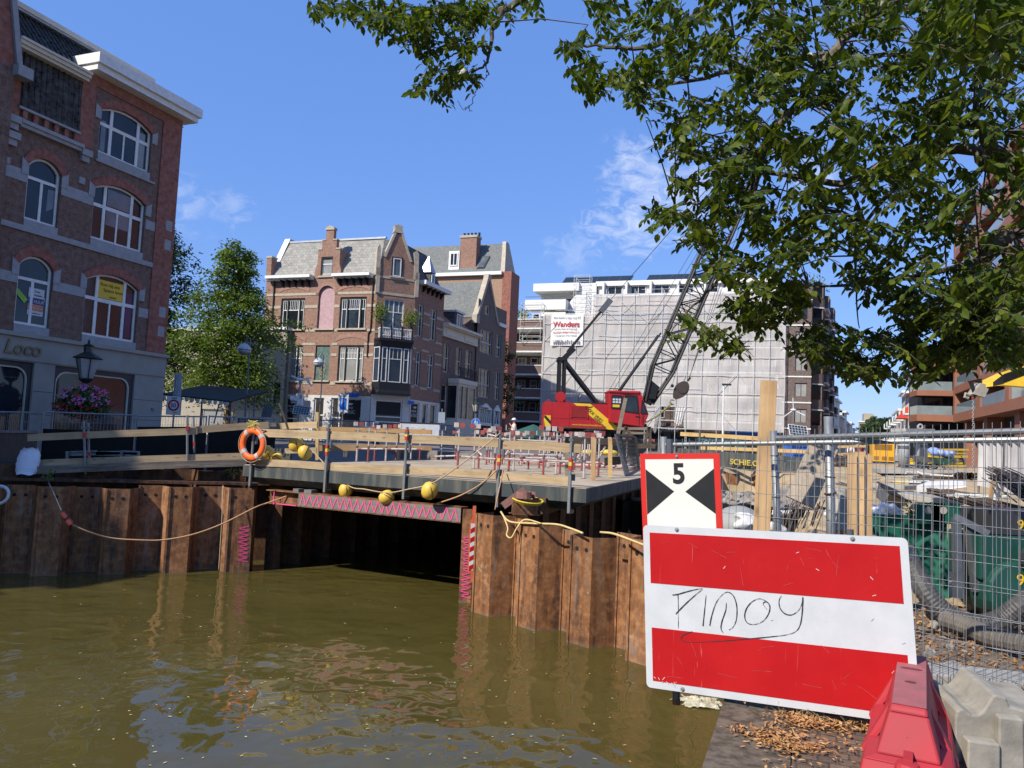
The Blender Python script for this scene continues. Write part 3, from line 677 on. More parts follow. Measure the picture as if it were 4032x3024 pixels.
def q3(d,v):
 a=fL(LU+.05,d,v);c0=fL(-.1,d,v);c1=fRr(.1,d,v);e=fRr(4.5,d,v);f=fRr(4.5,9,v);g_=fL(LU+.05,10,v)
 return[a,c0,c1,e,f,g_]
MB(mBlackM).hexa(q3(.5,1.0),q3(.5,12.2)).build('house_core',b2)
MB(mBrickPk,fL).box(LU,.02,1,LU+.05,10,12.6).build('side_wall',b2)
shL=[(-8.4,-5.6,1.0,3.92),(-4.42,-3.6,1.0,3.95),(-3.05,-.68,1.0,3.97)]
wall(MB(mWhBrick),fL,LU-.03,.0,ZS,4.13,shL,-.04,.3).build('ground_floor_wall',b2)
wall(MB(mWhBrick),fC,.0,2.7,ZS,4.4,[(.3,2.2,1.0,3.95)],-.04,.3).build('ground_floor_wall',b2)
wall(MB(mWhBrick),fRr,0,4.6,ZS,4.1,[(.14,1.4,1.0,3.93),(1.9,2.7,1.0,3.93),(3.1,4.1,1.0,3.95)],-.04,.3).build('ground_floor_wall',b2)
gShop=glass('shop_glass',(.05,.04,.03),.05)
win(fL,b2,*shL[0],0,.06,.09,.07,(.24,),(.5,),mWhite,gShop,name='shop_window');win(fL,b2,*shL[1],0,.06,.09,.07,(),(.6,),mWhite,gShop,name='shop_window');win(fL,b2,*shL[2],0,.06,.09,.07,(.27,.8),(.55,),mWhite,gShop,name='shop_window')
win(fC,b2,.3,2.2,1.0,3.95,0,.06,.09,.07,(),(.62,.5),mWhite,gShop,name='shop_window');win(fRr,b2,.14,1.4,1.0,3.93,0,.06,.08,.07,(),(.5,),mWhite,gShop,name='shop_window');win(fRr,b2,1.9,2.7,1,3.93,0,.06,.08,.07,(),(.5,),mWhite,gShop,name='shop_window');win(fRr,b2,3.1,4.1,1,3.95,0,.06,.08,.07,(),(.5,),mWhite,gShop,name='shop_window')
bp=MB(mBlack,fL);bp.box(-7.4,.05,2.72,-5.72,.09,3.82);bp.box(-2.3,.05,2.5,-.85,.09,3.85);bp.T=fC;bp.box(.42,.05,2.95,2.08,.09,3.84);bp.T=fRr;bp.box(.25,.05,2.6,1.3,.09,3.82);bp.build('shop_blind',b2)
for fr,u_ in((fL,-6.7),(fL,-2.15),(fRr,.35)):
 text('CHRISTINE',.2,mWhiteS,fr.mat(u_,.045,3.25),b2,sx=.8);text('le DUC',.34,mWhiteS,fr.mat(u_,.045,2.93),b2,sx=.9)
 mk=MB(mWhiteS,fr);mk.prism([(u_+.3,.046,3.62),(u_+.45,.046,3.5),(u_+.55,.046,3.56),(u_+.65,.046,3.5),(u_+.8,.046,3.62),(u_+.55,.046,3.66)],V3((0,.004,0)));mk.build('mask_emblem',b2)
sb=MB(mSand,fL)
for z0,z1 in((11.13,11.3),(10.22,10.42),(8.55,8.72),(7.6,7.76),(6.85,7.03),(4.86,5.08)):
 for a,b in((LU,-7.67),(-5.67,-4.62),(-3.29,-2.85),(-.73,.0)):
  if z0>11:a,b=(LU,-4.6)if a==LU else((-3.3,0)if a==-.73 else(0,0))
  if a!=b:sb.box(a,-.03,z0,b,.02,z1)
for a,b,z in((-7.8,-5.55,8.62),(-4.75,-3.2,8.65),(-2.95,-.65,8.64),(-7.8,-5.5,4.98),(-4.7,-3.3,5.05),(-2.85,-.6,5.02)):sb.box(a,-.12,z,b,.03,z+.11)
sb.T=fC
for z0,z1 in((11.13,11.3),(8.45,8.6),(12.25,12.42)):sb.box(.0,-.03,z0,2.7,.02,z1)
sb.T=fRr
for z0,z1 in((10.22,10.42),(8.42,8.58),(7.6,7.74),(6.85,7.0),(4.9,5.08),(9.5,9.64)):
 for a,b in((0,.46),(1.35,2.39),(3.45,4.55)):sb.box(a,-.03,z0,b,.02,z1)
sb.build('stone_band',b2)
mSash=mWhite
for o_,two in((opsL[0],0),(opsL[1],0),(opsL[2],1),(opsL[3],1)):
 fo=MB(mBlack,fL);a,b,c,d_=o_;fo.box(a,.06,c,a+.1,.2,d_);fo.box(b-.1,.06,c,b,.2,d_);fo.box(a+.1,.06,d_-.12,b-.1,.2,d_);fo.box(a+(b-a)*.27-.05,.07,c,a+(b-a)*.27+.05,.2,d_-.12);fo.box(a+(b-a)*.77-.05,.07,c,a+(b-a)*.77+.05,.2,d_-.12);fo.build('outer_frame',b2)
 win(fL,b2,a+.1,b-.1,c,d_-.12,0,.1,.055,.06,(.205,.25,.745,.79),(.66,),mSash,gCurt if two else gDark,extra=tuple((x,.66,x+.015,1)for x in((.33,.41,.5,.58,.66)if not two else(.36,.5,.63)))+((.1,.66,.115,1),(.88,.66,.895,1))+(((.0,.82,1,.835),)if two else()),mw=.055)
MB(mBrickPale,fL).poly([(-4.58,.14,8.76),(-3.32,.14,8.76)]+[(p[0],.14,p[1])for p in reversed(arc(-4.58,-3.32,11.12,.64))]).build('blind_arch',b2)
mMos=brick('green_tiles',(.045,.14,.12),(.03,.09,.085),(.08,.12,.09),bw=.18,bh=.18,big=.5)
ms=MB(mMos,fL);ms.poly([(-4.56,.1,5.16),(-3.43,.1,5.16),(-3.43,.1,7.59),(-4.56,.1,7.59)]);ms.use(M('tile_ochre',(.33,.28,.16),rough=.5));ms.lathe((0,0,0),[(.001,0),(.001,.01)],4)if False else None
for z,rx in((5.45,.16),(5.75,.2),(6.02,.26),(6.3,.22),(5.62,.1)):ms.torus(fL(-4.0,.095,z)if False else(-4.0,.095,z),rx,.035,(0,1,0),18,6)
ms.build('tile_panel',b2)
ra=MB(mBrickRed,fL)
A=arc(-4.6,-3.3,11.13,.65,14);Bo=arc(-4.85,-3.05,11.13,.9,14)
mArcB=brick('arch_brick_orange',(.34,.14,.085),(.27,.1,.06),(.35,.26,.2),vert=True,big=.15)
ra=MB(mArcB,fL)
for p0,p1,q0,q1 in zip(A,A[1:],Bo,Bo[1:]):ra.hexa([(p0[0],-.03,p0[1]),(p0[0],.05,p0[1]),(q0[0],.05,q0[1]),(q0[0],-.03,q0[1])],[(p1[0],-.03,p1[1]),(p1[0],.05,p1[1]),(q1[0],.05,q1[1]),(q1[0],-.03,q1[1])])
for a,b,z in((-7.9,-5.4,11.36),(-3.0,-.5,11.36),(-7.9,-5.4,7.86),(-3.0,-.5,7.86)):
 A=arc(a,b,z,.28,10)
 for p,q in zip(A,A[1:]):ra.hexa([(p[0],-.025,p[1]),(p[0],.03,p[1]),(p[0],.03,p[1]+.26),(p[0],-.025,p[1]+.26)],[(q[0],-.025,q[1]),(q[0],.03,q[1]),(q[0],.03,q[1]+.26),(q[0],-.025,q[1]+.26)])
ra.build('brick_arch',b2)
co=MB(mWhite,fL);co.box(-8.75,-.6,12.3,-5.05,.05,12.5);co.box(-3.3,-.6,12.3,-.35,.05,12.5);co.box(-8.75,-.35,12.2,-5.05,.05,12.3);co.box(-3.3,-.35,12.2,-.35,.05,12.3);co.T=fRr;co.box(.45,-.55,12.22,4.6,.05,12.5);co.build('cornice',b2)
br=MB(mBlack,fL)
for u_ in(-7.6,-7.1,-6.55,-6.0,-5.45,-2.9,-2.4,-1.85,-1.3,-.8):br.prism([(u_,0,12.2),(u_,-.45,12.2),(u_,-.1,11.75),(u_,0,11.75)],(.09,0,0))
br.T=fRr
for u_ in(1,1.7,2.4,3.1,3.8):br.prism([(u_,0,12.2),(u_,-.4,12.2),(u_,-.1,11.75),(u_,0,11.75)],(.09,0,0))
br.build('cornice_bracket',b2)
pk=MB(mBrickPk,fL);pk.box(LU,-.12,12.3,LU+.42,.5,13.9);pk.build('parapet_pier',b2)
MB(mSand,fL).box(LU-.04,-.16,13.9,LU+.46,.54,14.02).build('pier_cap',b2)
pz=MB(mZinc,fL);pz.hexa([(LU+.0,.05,12.5),(LU+.45,.05,12.5),(LU+.45,.5,12.5),(LU,.5,12.5)],[(LU+.1,1.7,15.75),(LU+.55,1.7,15.75),(LU+.55,2.2,15.75),(LU+.1,2.2,15.75)]);pz.build('parapet_capping',b2)
r1=MB(mSlatePale,fL)
r1 .hexa([(LU+.4,.0,12.5),(.0,.0,12.5),(1.2,3,12.5),(LU+.4,3,12.5)],[(LU+.4,1.7,15.45),(-.6,1.7,15.35),(-.4,3,15.35),(LU+.4,3,15.45)]);r1 .build('slate_roof',b2)
def qr(d,v):return[fL(-.6,d,v),fL(-.05,d,v),fRr(.2,d,v),fRr(4.5,d,v),fRr(4.5,8,v),fL(-.6,9,v)]
r2=MB(mSlateDk);r2 .hexa(qr(.15,12.45),qr(1.65,15.3));r2 .build('roof',b2)
MB(mZinc,fL).box(LU+.4,1.62,15.4,-.5,1.85,15.53).build('ridge',b2)
dg=MB(mBrickPk,fL)
sil=[(-5.09,12.3),(-5.0,12.9),(-4.83,13.3),(-4.83,14.33),(-4.54,14.38),(-4.54,14.98),(-4.27,15.05),(-4.27,15.72),(-3.65,15.72),(-3.65,15.05),(-3.37,15.0),(-3.37,14.38),(-3.06,14.3),(-3.06,13.3),(-2.92,12.9),(-2.87,12.3)]
Lh=[p for p in sil if p[0]<-3.96];
dg.prism([(u_,-.04,v)for u_,v in[(-5.09,12.3),(-5.0,12.9),(-4.83,13.3),(-4.83,14.33),(-4.54,14.33),(-4.54,12.3)]][::-1],(0,.3,0));dg.prism([(u_,-.04,v)for u_,v in[(-3.6,12.3),(-3.6,14.33),(-3.06,14.33),(-3.06,13.3),(-2.92,12.9),(-2.87,12.3)]][::-1],(0,.3,0))
dg.box(-4.54,-.04,13.82,-3.6,.26,14.98);dg.box(-3.6,-.04,14.33,-3.37,.26,14.98);dg.box(-4.27,-.04,14.98,-3.65,.26,15.72);dg.box(-4.54,-.04,12.3,-3.6,.26,12.48)
dg.box(-4.82,.26,12.5,-3.07,1.6,14.3);dg.build('dormer',b2)
dc=MB(mSand,fL);dc.box(-4.86,-.08,14.33,-4.5,.3,14.42);dc.box(-3.41,-.08,14.33,-3.03,.3,14.42);dc.box(-4.57,-.08,14.98,-4.24,.3,15.06);dc.box(-3.68,-.08,14.98,-3.34,.3,15.06);dc.prism([(-4.33,-.1,15.72),(-3.59,-.1,15.72),(-3.64,-.1,15.9),(-3.96,-.1,16.03),(-4.28,-.1,15.9)],(0,.42,0));dc.box(-4.7,-.1,12.36,-3.45,0,12.47);dc.build('dormer_coping',b2)
win(fL,b2,-4.54,-3.6,12.48,13.82,0,.06,.08,.07,(),(.62,),mWhite,gCurt)
fo=MB(mBlack,fL);fo.box(-4.56,.0,13.72,-3.58,.05,13.82);fo.box(-4.56,.0,12.5,-4.48,.05,13.72);fo.box(-3.66,.0,12.5,-3.58,.05,13.72);fo.build('outer_frame',b2)
gb=MB(mBrickPk,fC);gb.prism([(-.1,-.03,12.4),(2.75,-.03,12.4),(2.62,-.03,13.3),(2.2,-.03,13.75),(1.5,-.03,15.45),(1.03,-.03,15.45),(.42,-.03,13.85),(-.02,-.03,13.3)],(0,.4,0));gb.build('gable',b2)
gc=MB(mSand,fC)
for P_ in([(.3,13.75),(.46,13.68),(1.1,15.45),(.96,15.5)],[(2.34,13.6),(2.18,13.6),(1.44,15.45),(1.58,15.5)],[(.9,15.5),(1.62,15.5),(1.5,15.75),(1.56,15.98),(1.24,16.08),(.94,15.98),(1.0,15.75)],[(-.2,12.4),(.12,12.4),(.1,13.2),(.08,14.35),(-.02,14.55),(-.16,14.3)],[(2.5,12.4),(2.82,12.4),(2.78,14.2),(2.6,14.45),(2.42,14.3),(2.5,13.3)]):gc.prism([(u_,-.1,v)for u_,v in P_],(0,.5,0))
for u_ in(-.14,2.62):gc.box(u_,-.1,11.2,u_+.26,.06,12.9)
gc.box(.8,-.12,12.36,1.8,0,12.46);gc.build('gable_coping',b2)
fo=MB(mBlack,fC);fo.box(.9,-.075,12.46,.99,-.02,13.8);fo.box(1.57,-.075,12.46,1.66,-.02,13.8);fo.box(.99,-.075,13.72,1.57,-.02,13.8);fo.build('outer_frame',b2)
win(fC,b2,.99,1.57,12.46,13.72,0,-.09,.06,.05,(),(),mWhite,gBlue)
win(fC,b2,*opsC[0],0,.08,.07,.07,(.5,),(.62,),mWhite,gBlue,extra=((.24,.62,.27,1),(.74,.62,.77,1)),name='balcony_door')
by=MB(mBlack,fC)
def bayloop(d,v):return[(0-d*.2,0,v),(.3-d,-.75-d,v),(2.35+d,-.75-d,v),(2.66+d*.2,0,v)]
by.hexa(bayloop(0,4.62),bayloop(0,5.12));by.hexa(bayloop(.12,4.3),bayloop(.12,4.42));by.hexa(bayloop(.05,4.42),bayloop(.0,4.62));by.hexa(bayloop(0,7.5),bayloop(.1,7.9));by.hexa(bayloop(.16,7.9),bayloop(.16,8.06))
for u_ in(.34,.82,1.83,2.31):by.box(u_-.04,-.72,5.12,u_+.04,-.6,7.5)
by.box(.34,-.6,5.12,2.3,-.02,7.5);by.build('bay_window',b2)
for a,b in((.4,.77),(.88,1.78),(1.89,2.26)):win(fC,b2,a,b,5.14,7.48,0,-.72,.055,.06,(),(.67,),mWhite,gDark,extra=((.3,.67,.32,1),(.66,.67,.68,1))if b-a>.5 else())
for sgn in(0,1):
 P0=fC(.02,-.03,0)if not sgn else fC(2.34,-.75,0);P1=fC(.29,-.72,0)if not sgn else fC(2.64,-.03,0);ff=FR((P0 .x,P0 .y),(P1-P0));L_=(P1-P0).length
 win(ff,b2,.05,L_-.05,5.14,7.48,0,-.03,.05,.05,(),(.67,),mWhite,gDark)
ba=MB(mWhite,fC)
for i in range(18):u_=.3+i*.118;ba.box(u_-.02,-.76,8.1,u_+.02,-.72,8.72)
ba.box(.22,-.78,8.72,2.42,-.7,8.8);ba.box(.22,-.78,8.24,2.42,-.7,8.3)
for x in(.24,2.4):
 for j in range(5):ba.box(x-.02,-.7+j*.14,8.1,x+.02,-.66+j*.14,8.72)
 ba.box(x-.04,-.76,8.72,x+.04,-.02,8.8)
ba.use(mBlack)
for u_ in(.24,.95,1.68,2.4):ba.box(u_-.045,-.8,8.06,u_+.045,-.7,8.95)
ba.build('balcony_railing',b2)
for o_ in opsR:win(fRr,b2,*o_,0,.1,.06,.06,(.5,),(.7,),mWhite,gDark)
tz=MB(mZinc,fRr);tz.hexa([(2.3,.1,13.5),(3.2,.1,13.5),(3.2,1.0,13.5),(2.3,1.0,13.5)],[(2.72,.5,14.75),(2.78,.5,14.75),(2.78,.55,14.75),(2.72,.55,14.75)]);tz.build('dormer_hood',b2)
MB(mSlateDk,fRr).box(2.45,.15,12.6,3.05,1.2,13.5).build('dormer',b2);win(fRr,b2,2.5,3.0,12.7,13.4,0,.08,.05,.05,(),(),mWhite,gBlue)
dp=MB(mBlack,fL);dp.tube([(-8.3,-.06,12.2),(-8.3,-.06,8.4),(-8.2,-.06,8.2),(-8.2,-.06,4.2)],.05,6);dp.tube([(-.3,-.06,12),(-.3,-.06,8.6),(-.45,-.06,8.4),(-.45,-.06,6.8)],.045,6);dp.build('drainpipe',b2)
MB(mBlueS,fL).box(-2.0,-.08,4.06,-.95,-.045,4.32).build('street_sign',b2)
MB(mBlueS,fC).box(2.45,-.4,3.75,2.9,-.37,4.0).build('street_sign',b2)
MB(mSand,fL).box(-5.5,-.6,3.2,-5.0,-.5,4.2).build('hanging_sign',b2)
# ================================================================ B5 and B6 along the side street
b5=bld('cornice_house',fRr,ZS,'narrow brown house with a wide cream cornice and wrought iron balcony beside the corner house','house')
ops5=[(5.0,5.96,6.5,8.68,.12),(7.22,8.26,6.5,8.7,.12),(9.05,10.2,6.5,8.7,.12),(4.95,5.98,3.1,5.58,.12)]
mB5=brick('plum_brick',(.16,.075,.055),(.12,.058,.045),(.16,.1,.08),big=.15)
wall(MB(mB5),fRr,4.6,10.9,2.9,9.2,ops5,.05,.2).build('wall',b5);MB(mB5,fRr).box(4.6,.3,1,10.88,8,9.9).build('house_core',b5)
MB(mWhBrick,fRr).box(4.6,-.02,1,10.9,.25,2.9).build('plinth',b5)
for o_ in ops5:win(fRr,b5,*o_[:4],o_[4],.14,.08,.07,(),(.5,),mCream,gDark)
c5=MB(mCream,fRr);c5 .box(4.55,-.12,9.15,10.95,.06,9.85);c5 .box(4.5,-.5,9.95,11.0,.1,10.15);c5 .box(4.5,-.35,9.85,11.0,.1,9.95)
for a,b in((4.9,6.7),(8.3,10.5)):c5 .box(a,-.16,9.3,b,-.11,9.7)
c5 .build('cornice',b5)
r5=MB(mTileOr,fRr);r5 .hexa([(4.6,.1,10.15),(10.9,.1,10.15),(10.9,7,10.15),(4.6,7,10.15)],[(4.6,2.6,12.1),(10.9,2.6,12.1),(10.9,4.6,12.1),(4.6,4.6,12.1)]);r5 .build('roof',b5)
MB(mSlateDk,fRr).box(7.6,.5,10.2,9.2,3,11.5).build('dormer',b5);win(fRr,b5,7.9,8.9,10.3,11.4,0,.42,.08,.07,(.5,),(),mWhite,gBlue);MB(mWhite,fRr).box(7.5,.3,11.5,9.3,3,11.65).build('dormer_roof',b5)
y5=MB(mCream,fRr);y5 .box(5.95,-.9,1,9.3,0,3.1);y5 .box(5.9,-.95,5.75,9.4,0,6.1);y5 .box(6.0,-.85,5.55,9.3,0,5.75)
for u_ in(6.0,6.9,7.8,9.24):y5 .box(u_,-.88,3.1,u_+.1,-.7,5.6)
y5 .use(gDark).box(6.1,-.8,3.12,9.24,-.02,5.55);y5 .build('bay_window',b5)
ib=MB(mBlack,fRr);
for i in range(24):u_=6.0+i*.145;ib.tube([(u_,-.85,6.1),(u_+.03*math.sin(i),-.98,6.4),(u_,-.85,6.95)],.016,4)
ib.box(5.9,-.9,6.93,9.4,-.82,6.98);ib.build('balcony_railing',b5)
b6=bld('stone_gable_house',fRr,ZS,'dark grey brown brick house with a steep stone coped gable and small paned windows','house')
ops6=[(11.65,14.3,8.85,10.82),(15.2,16.42,8.85,10.86),(11.72,14.18,5.1,7.54),(15.28,16.44,5.12,7.56),(12.3,13.55,12.15,12.95),(12.05,14.6,1.6,4.1),(15.4,16.6,1.6,4.1)]
wall(MB(mBrickGr),fRr,10.95,17.45,1,13.2,ops6,-.02,.2).build('wall',b6)
MB(mBrickGr,fRr).box(10.95,.3,1,17.42,9,11.6).build('house_core',b6)
g6=MB(mBrickGr,fRr);g6 .prism([(10.95,-.02,13.2),(11.9,-.02,13.2),(12.75,-.02,15.1),(13.1,-.02,15.1),(13.95,-.02,13.2)],(0,.3,0))if False else g6 .prism([(11.75,-.02,13.2),(14.4,-.02,13.2),(13.2,-.02,15.1),(12.7,-.02,15.1)],(0,.3,0));g6 .build('gable',b6)
k6=MB(mSand,fRr)
for P_ in([(10.6,11.7),(10.95,11.7),(12.75,15.0),(12.5,15.2)],[(13.15,15.2),(13.05,14.9),(15.2,11.7),(15.5,11.7)],[(12.45,15.0),(13.25,15.0),(13.2,15.6),(12.6,15.6)],[(10.5,11.1),(11.1,11.1),(11.1,11.8),(10.5,11.8)]):k6 .prism([(u_,-.12,v)for u_,v in P_],(0,.45,0))
k6 .build('coping',b6)
t6=MB(mSlateGr,fRr);t6 .hexa([(10.9,.2,11.6),(15.3,.2,11.6),(15.3,9,11.6),(10.9,9,11.6)],[(12.8,.2,15.0),(13.0,.2,15.0),(13.0,9,15.0),(12.8,9,15.0)]);t6 .build('roof',b6)
MB(mWhite,fRr).box(15.5,-.2,11.6,17.5,.2,11.9).build('gutter',b6)
for i,o_ in enumerate(ops6[:5]):win(fRr,b6,*o_,0,.08,.07,.07,((.33,.67)if i in(0,2)else((.5,)if i<4 else())),((.45,)if i<4 else()),M('stone_mullion',(.5,.49,.46),rough=.7)if i<4 else mWhite,gDark,mw=.11)
for a,b in((12.05,14.6),(15.4,16.6)):
 ln=MB(mWhite,fRr);ln.prism([(a-.1,-.15,4.1),(b+.1,-.15,4.1),(b+.1,-.15,4.2),((a+b)/2,-.15,4.65),(a-.1,-.15,4.2)],(0,.15,0));ln.box(a-.1,-.15,2.75,b+.1,0,3.0);ln.box(a-.1,-.1,3.0,a,0,4.1);ln.box(b,-.1,3.0,b+.1,0,4.1)
 n_=int((b-a)/.42)
 for i in range(n_):
  u0=a+i*(b-a)/n_;u1=a+(i+1)*(b-a)/n_;ln.beam((u0,-.05,3.0),((u0+u1)/2,-.05,4.1),.04,.07,(0,1,0));ln.beam(((u0+u1)/2,-.05,4.1),(u1,-.05,3.0),.04,.07,(0,1,0))
 ln.build('shop_front',b6)
 MB(gDark,fRr).box(a,.05,1,b,.1,4.1).build('shop_glass',b6)
text('BAGELS&BEANS',.24,mGreyDk,fRr.mat(12.1,-.16,4.14),b6,'shop_lettering')
# ================================================================ B4: tall house behind
f4=FR((-1.113,78),E2)
b4=bld('tall_chimney_house',f4,ZS,'tall tan brick house with a grey mansard roof and a big brick chimney','house')
w=MB(mBrickTan,f4);w.box(-16,0,1,-.3,2.2,18.4);w.build('wall',b4);MB(mBrickTan,f4).box(-16,2.2,1,-7,12,18.4).build('rear_wing',b4);MB(mBrickRed,f4).box(-.3,-.1,1,.65,2.4,18.75).build('corner_pier',b4)
MB(mWhite,f4).box(-16,-.4,18.4,-.35,.2,18.75).build('gutter',b4)
r4=MB(mSlateGr,f4);r4 .hexa([(-18,.0,18.75),(-.4,.0,18.75),(-.4,3.4,18.75),(-18,12,18.75)],[(-18,2.3,22.35),(-1.4,2.3,22.3),(-1.4,3.0,22.3),(-18,10,22.35)]);r4 .build('roof',b4)
pr=MB(mSand,f4);pr.hexa([(-.55,-.1,18.7),(-.1,-.1,18.7),(-.1,3.5,18.7),(-.55,3.5,18.7)],[(-1.35,2.2,22.5),(-.95,2.2,22.5),(-.95,3.1,22.5),(-1.35,3.1,22.5)]);pr.build('gable_coping',b4)
ch=MB(mBrickPk,f4);ch.box(-5.4,.4,19.2,-3.55,1.5,22.6);ch.use(mSand).box(-5.48,.32,22.6,-3.47,1.58,22.85)
ch.use(mBlack);[ch.lathe((-5.2+i*.42,.95,22.85),[(.12,0),(.12,.3),(.15,.35)],8)for i in range(5)];ch.build('chimney',b4)
dm=MB(mWhite,f4);dm.box(-6.6,.3,19.1,-5.4,2,21.2);dm.build('dormer',b4);win(f4,b4,-6.45,-5.55,19.6,21.0,0,.22,.1,.07,(.5,),(),mWhite,gDark)
sk=MB(mGreyDk,f4);sk.hexa([(-3.35,.22,19.25),(-2.5,.22,19.25),(-2.5,.3,19.2),(-3.35,.3,19.2)],[(-3.1,1.12,20.75),(-2.3,1.12,20.75),(-2.3,1.2,20.7),(-3.1,1.2,20.7)]);sk.use(gBlue).hexa([(-3.24,.2,19.36),(-2.6,.2,19.36),(-2.6,.25,19.36),(-3.24,.25,19.36)],[(-3.02,1.06,20.66),(-2.4,1.06,20.66),(-2.4,1.1,20.66),(-3.02,1.1,20.66)]);sk.build('skylight',b4)
cc=bld('chimney_annex',fRr,ZS,'rear wing with a brown brick chimney stack behind the cream cornice house','house')
q_=MB(mBrickGr,fRr);q_.box(6.5,6.5,1,8.2,7.5,14.8);q_.use(mSand).box(6.4,6.4,14.8,8.3,7.6,14.95);q_.build('chimney',cc);MB(mBrickGr,fRr).box(4.8,8.1,1,10.6,14,10.2).build('wall',cc)
# ================================================================ B3: low cream building between the corner houses
p3=at('T',660,1250,55);f3=FR((p3 .x,p3 .y),E2)
b3=bld('low_cream_building',f3,ZS,'low cream plastered building with a flat roof behind the leafy street tree','building')
m3=M('beige_plaster',(.36,.32,.25),(.30,.27,.215),2,rough=.8)
wall(MB(m3),f3,-9,3.9,1,8.6,[(.2,1.2,6.2,7.6),(2.9,3.6,3.4,5.0),(-3,3.6,1.1,2.9)],0,.25).build('wall',b3)
MB(m3,f3).box(-9,.35,1,3.88,9,8.5).build('building_core',b3);MB(mWhite,f3).box(-9,-.15,8.6,3.9,9,8.8).build('roof_edge',b3)
win(f3,b3,.2,1.2,6.2,7.6,0,.1,.08,.07,(.5,),(),mWhite,gDark);win(f3,b3,2.9,3.6,3.4,5.0,0,.1,.06,.07,(),(),mWhite,gDark);win(f3,b3,-3,3.6,1.1,2.9,0,.1,.08,.07,(.3,.6),(),mWhite,gCurt)
up3=MB(mGrey,f3);up3 .box(1.4,2,8.8,3.2,4.5,10.0)
for i in range(5):up3 .box(1.5,1.96,9.0+i*.18,3.1,2.0,9.08+i*.18)
up3 .build('roof_plant',b3)
pa=at('T',75,1360,36);aw=thing('market_awning',(pa.x,pa.y,.4),'dark awning with a white scalloped edge beyond the shop corner','awning')
fa=FR((pa.x,pa.y),E2);za=pa.z
am=MB(mBlack,fa);am.hexa([(0,0,za-.1),(3.9,0,za-.35),(3.9,2.6,za+.3),(0,2.6,za+.5)],[(0,0,za-.03),(3.9,0,za-.28),(3.9,2.6,za+.37),(0,2.6,za+.57)]);am.build('canopy',aw)
sc=MB(mWhite,fa)
for i in range(12):u_=.05+i*.325;z_=za-.1-.25*u_/3.9;sc.prism([(u_,-.03,z_),(u_+.2,-.03,z_),(u_+.2,-.03,z_-.12),(u_+.1,-.03,z_-.2),(u_,-.03,z_-.12)],(0,.02,0))
sc.build('scallop_trim',aw)
po=MB(mGalvDk,fa);po.tube([(.3,2.3,.4),(.3,2.3,za+.4)],.04,6);po.tube([(3.4,2.3,.4),(3.4,2.3,za+.2)],.04,6);po.beam((2.3,.9,za-1.3),(3.0,.4,za-.2),.05,.05);po.build('pole',aw)
# ================================================================ B8: apartment block under scaffolding
f8=FR((30.79,87),E2)
b8=bld('apartment_block',f8,ZS,'large brick apartment block with white penthouse and solar panels, wrapped in scaffold netting','building')
FL8=[4.2+2.92*i for i in range(6)]
ops8=[]
for i,z in enumerate(FL8[:5]):
 for k in range(11):
  if z<15 or k>2:ops8 .append((-27.6+k*2.5,-26.1+k*2.5,z+.9,z+2.3))
w8=wall(MB(mBrickFl),f8,-22.6,-.3,ZS,20.2,[o_ for o_ in ops8 if o_[0]>-22.6],1.4,.25);wall(w8,f8,-28.7,-22.6,ZS,17.5,[o_ for o_ in ops8 if o_[1]<-22.5],1.4,.25);w8 .build('wall',b8)
MB(mBrickFl,f8).box(-28.6,1.8,ZS,-22.6,16,17.5).box(-22.6,1.8,ZS,2.4,16,20.1).build('building_core',b8)
for o_ in ops8:win(f8,b8,*o_,0,1.5,.09,.08,(.5,),(),mWhite,random.choice((gDark,gCurt,gCurt)))
ws=MB(mWhite,f8)
for z in FL8[:5]:ws.box(-28.7,1.33,z+.55,-.3,1.42,z+.7)
ws.box(-22.7,1.2,19.95,-.3,1.42,20.2);ws.build('stone_band',b8)
gfl=MB(mGreyDk,f8);gfl.box(-28.6,1.2,ZS,-.3,1.38,3.6);gfl.use(gDark)
for k in range(9):gfl.box(-27.8+k*3,1.15,1.2,-25.6+k*3,1.2,3.2)
gfl.build('shop_fronts',b8)
sgn=MB(mGreyDk,f8);sgn.box(-14.6,.9,3.3,-10.6,1.1,4.1);sgn.build('shop_sign',b8);text('Qdental',.75,mWhiteS,f8 .mat(-14.3,.88,3.5),b8,'shop_lettering')
sgn=MB(M('teal_sign',(.05,.13,.15),rough=.4),f8);sgn.box(-9.6,.9,1.9,-4.0,1.1,2.9);sgn.build('shop_sign',b8);text('Qdental',.8,mWhiteS,f8 .mat(-8.9,.88,2.1),b8,'shop_lettering')
bl8=MB(mBlueS,f8);bl8 .box(-6,.9,3.2,-.6,1.1,3.9);bl8 .build('blue_fascia',b8)
ph=MB(mWhite,f8);ph.box(-22.6,2.6,20.2,-1.0,14,21.5);ph.box(-22.8,2.2,21.5,-.8,14.2,22.1)
for u_ in(-21.8,-18.9,-15.9,-12.6,-9.4,-6.2,-3):ph.box(u_,1.5,20.2,u_+.25,2.6,21.9)
ph.prism([(-26.6,2.1,17.5),(-22.7,2.1,17.5),(-22.7,2.1,21.9),(-24.8,2.1,21.9),(-25.2,2.1,20.6),(-26.6,2.1,18.9)],(0,3,0))
ph.box(-30.9,1.6,20.9,-24.85,10,21.9);ph.box(-31.6,.6,18.3,-26.2,2,19.6);ph.box(-30.4,3.6,17.5,-25,10,20.9);ph.build('penthouse',b8)
for k in range(7):win(f8,b8,-21.3+k*2.9,-19.4+k*2.9,20.25,21.45,0,2.5,.08,.09,(.5,),(),mWhite,gDark)
win(f8,b8,-30.0,-25.6,18.6,20.3,0,3.5,.1,.09,(.3,.6),(),mWhite,gDark)
tr=MB(mTeal:=M('dark_railing',(.08,.085,.09),rough=.5),f8);tr.tube([(-31.6,.7,20.0),(-26.2,.7,20.0)],.04,6);tr.build('railing',b8)
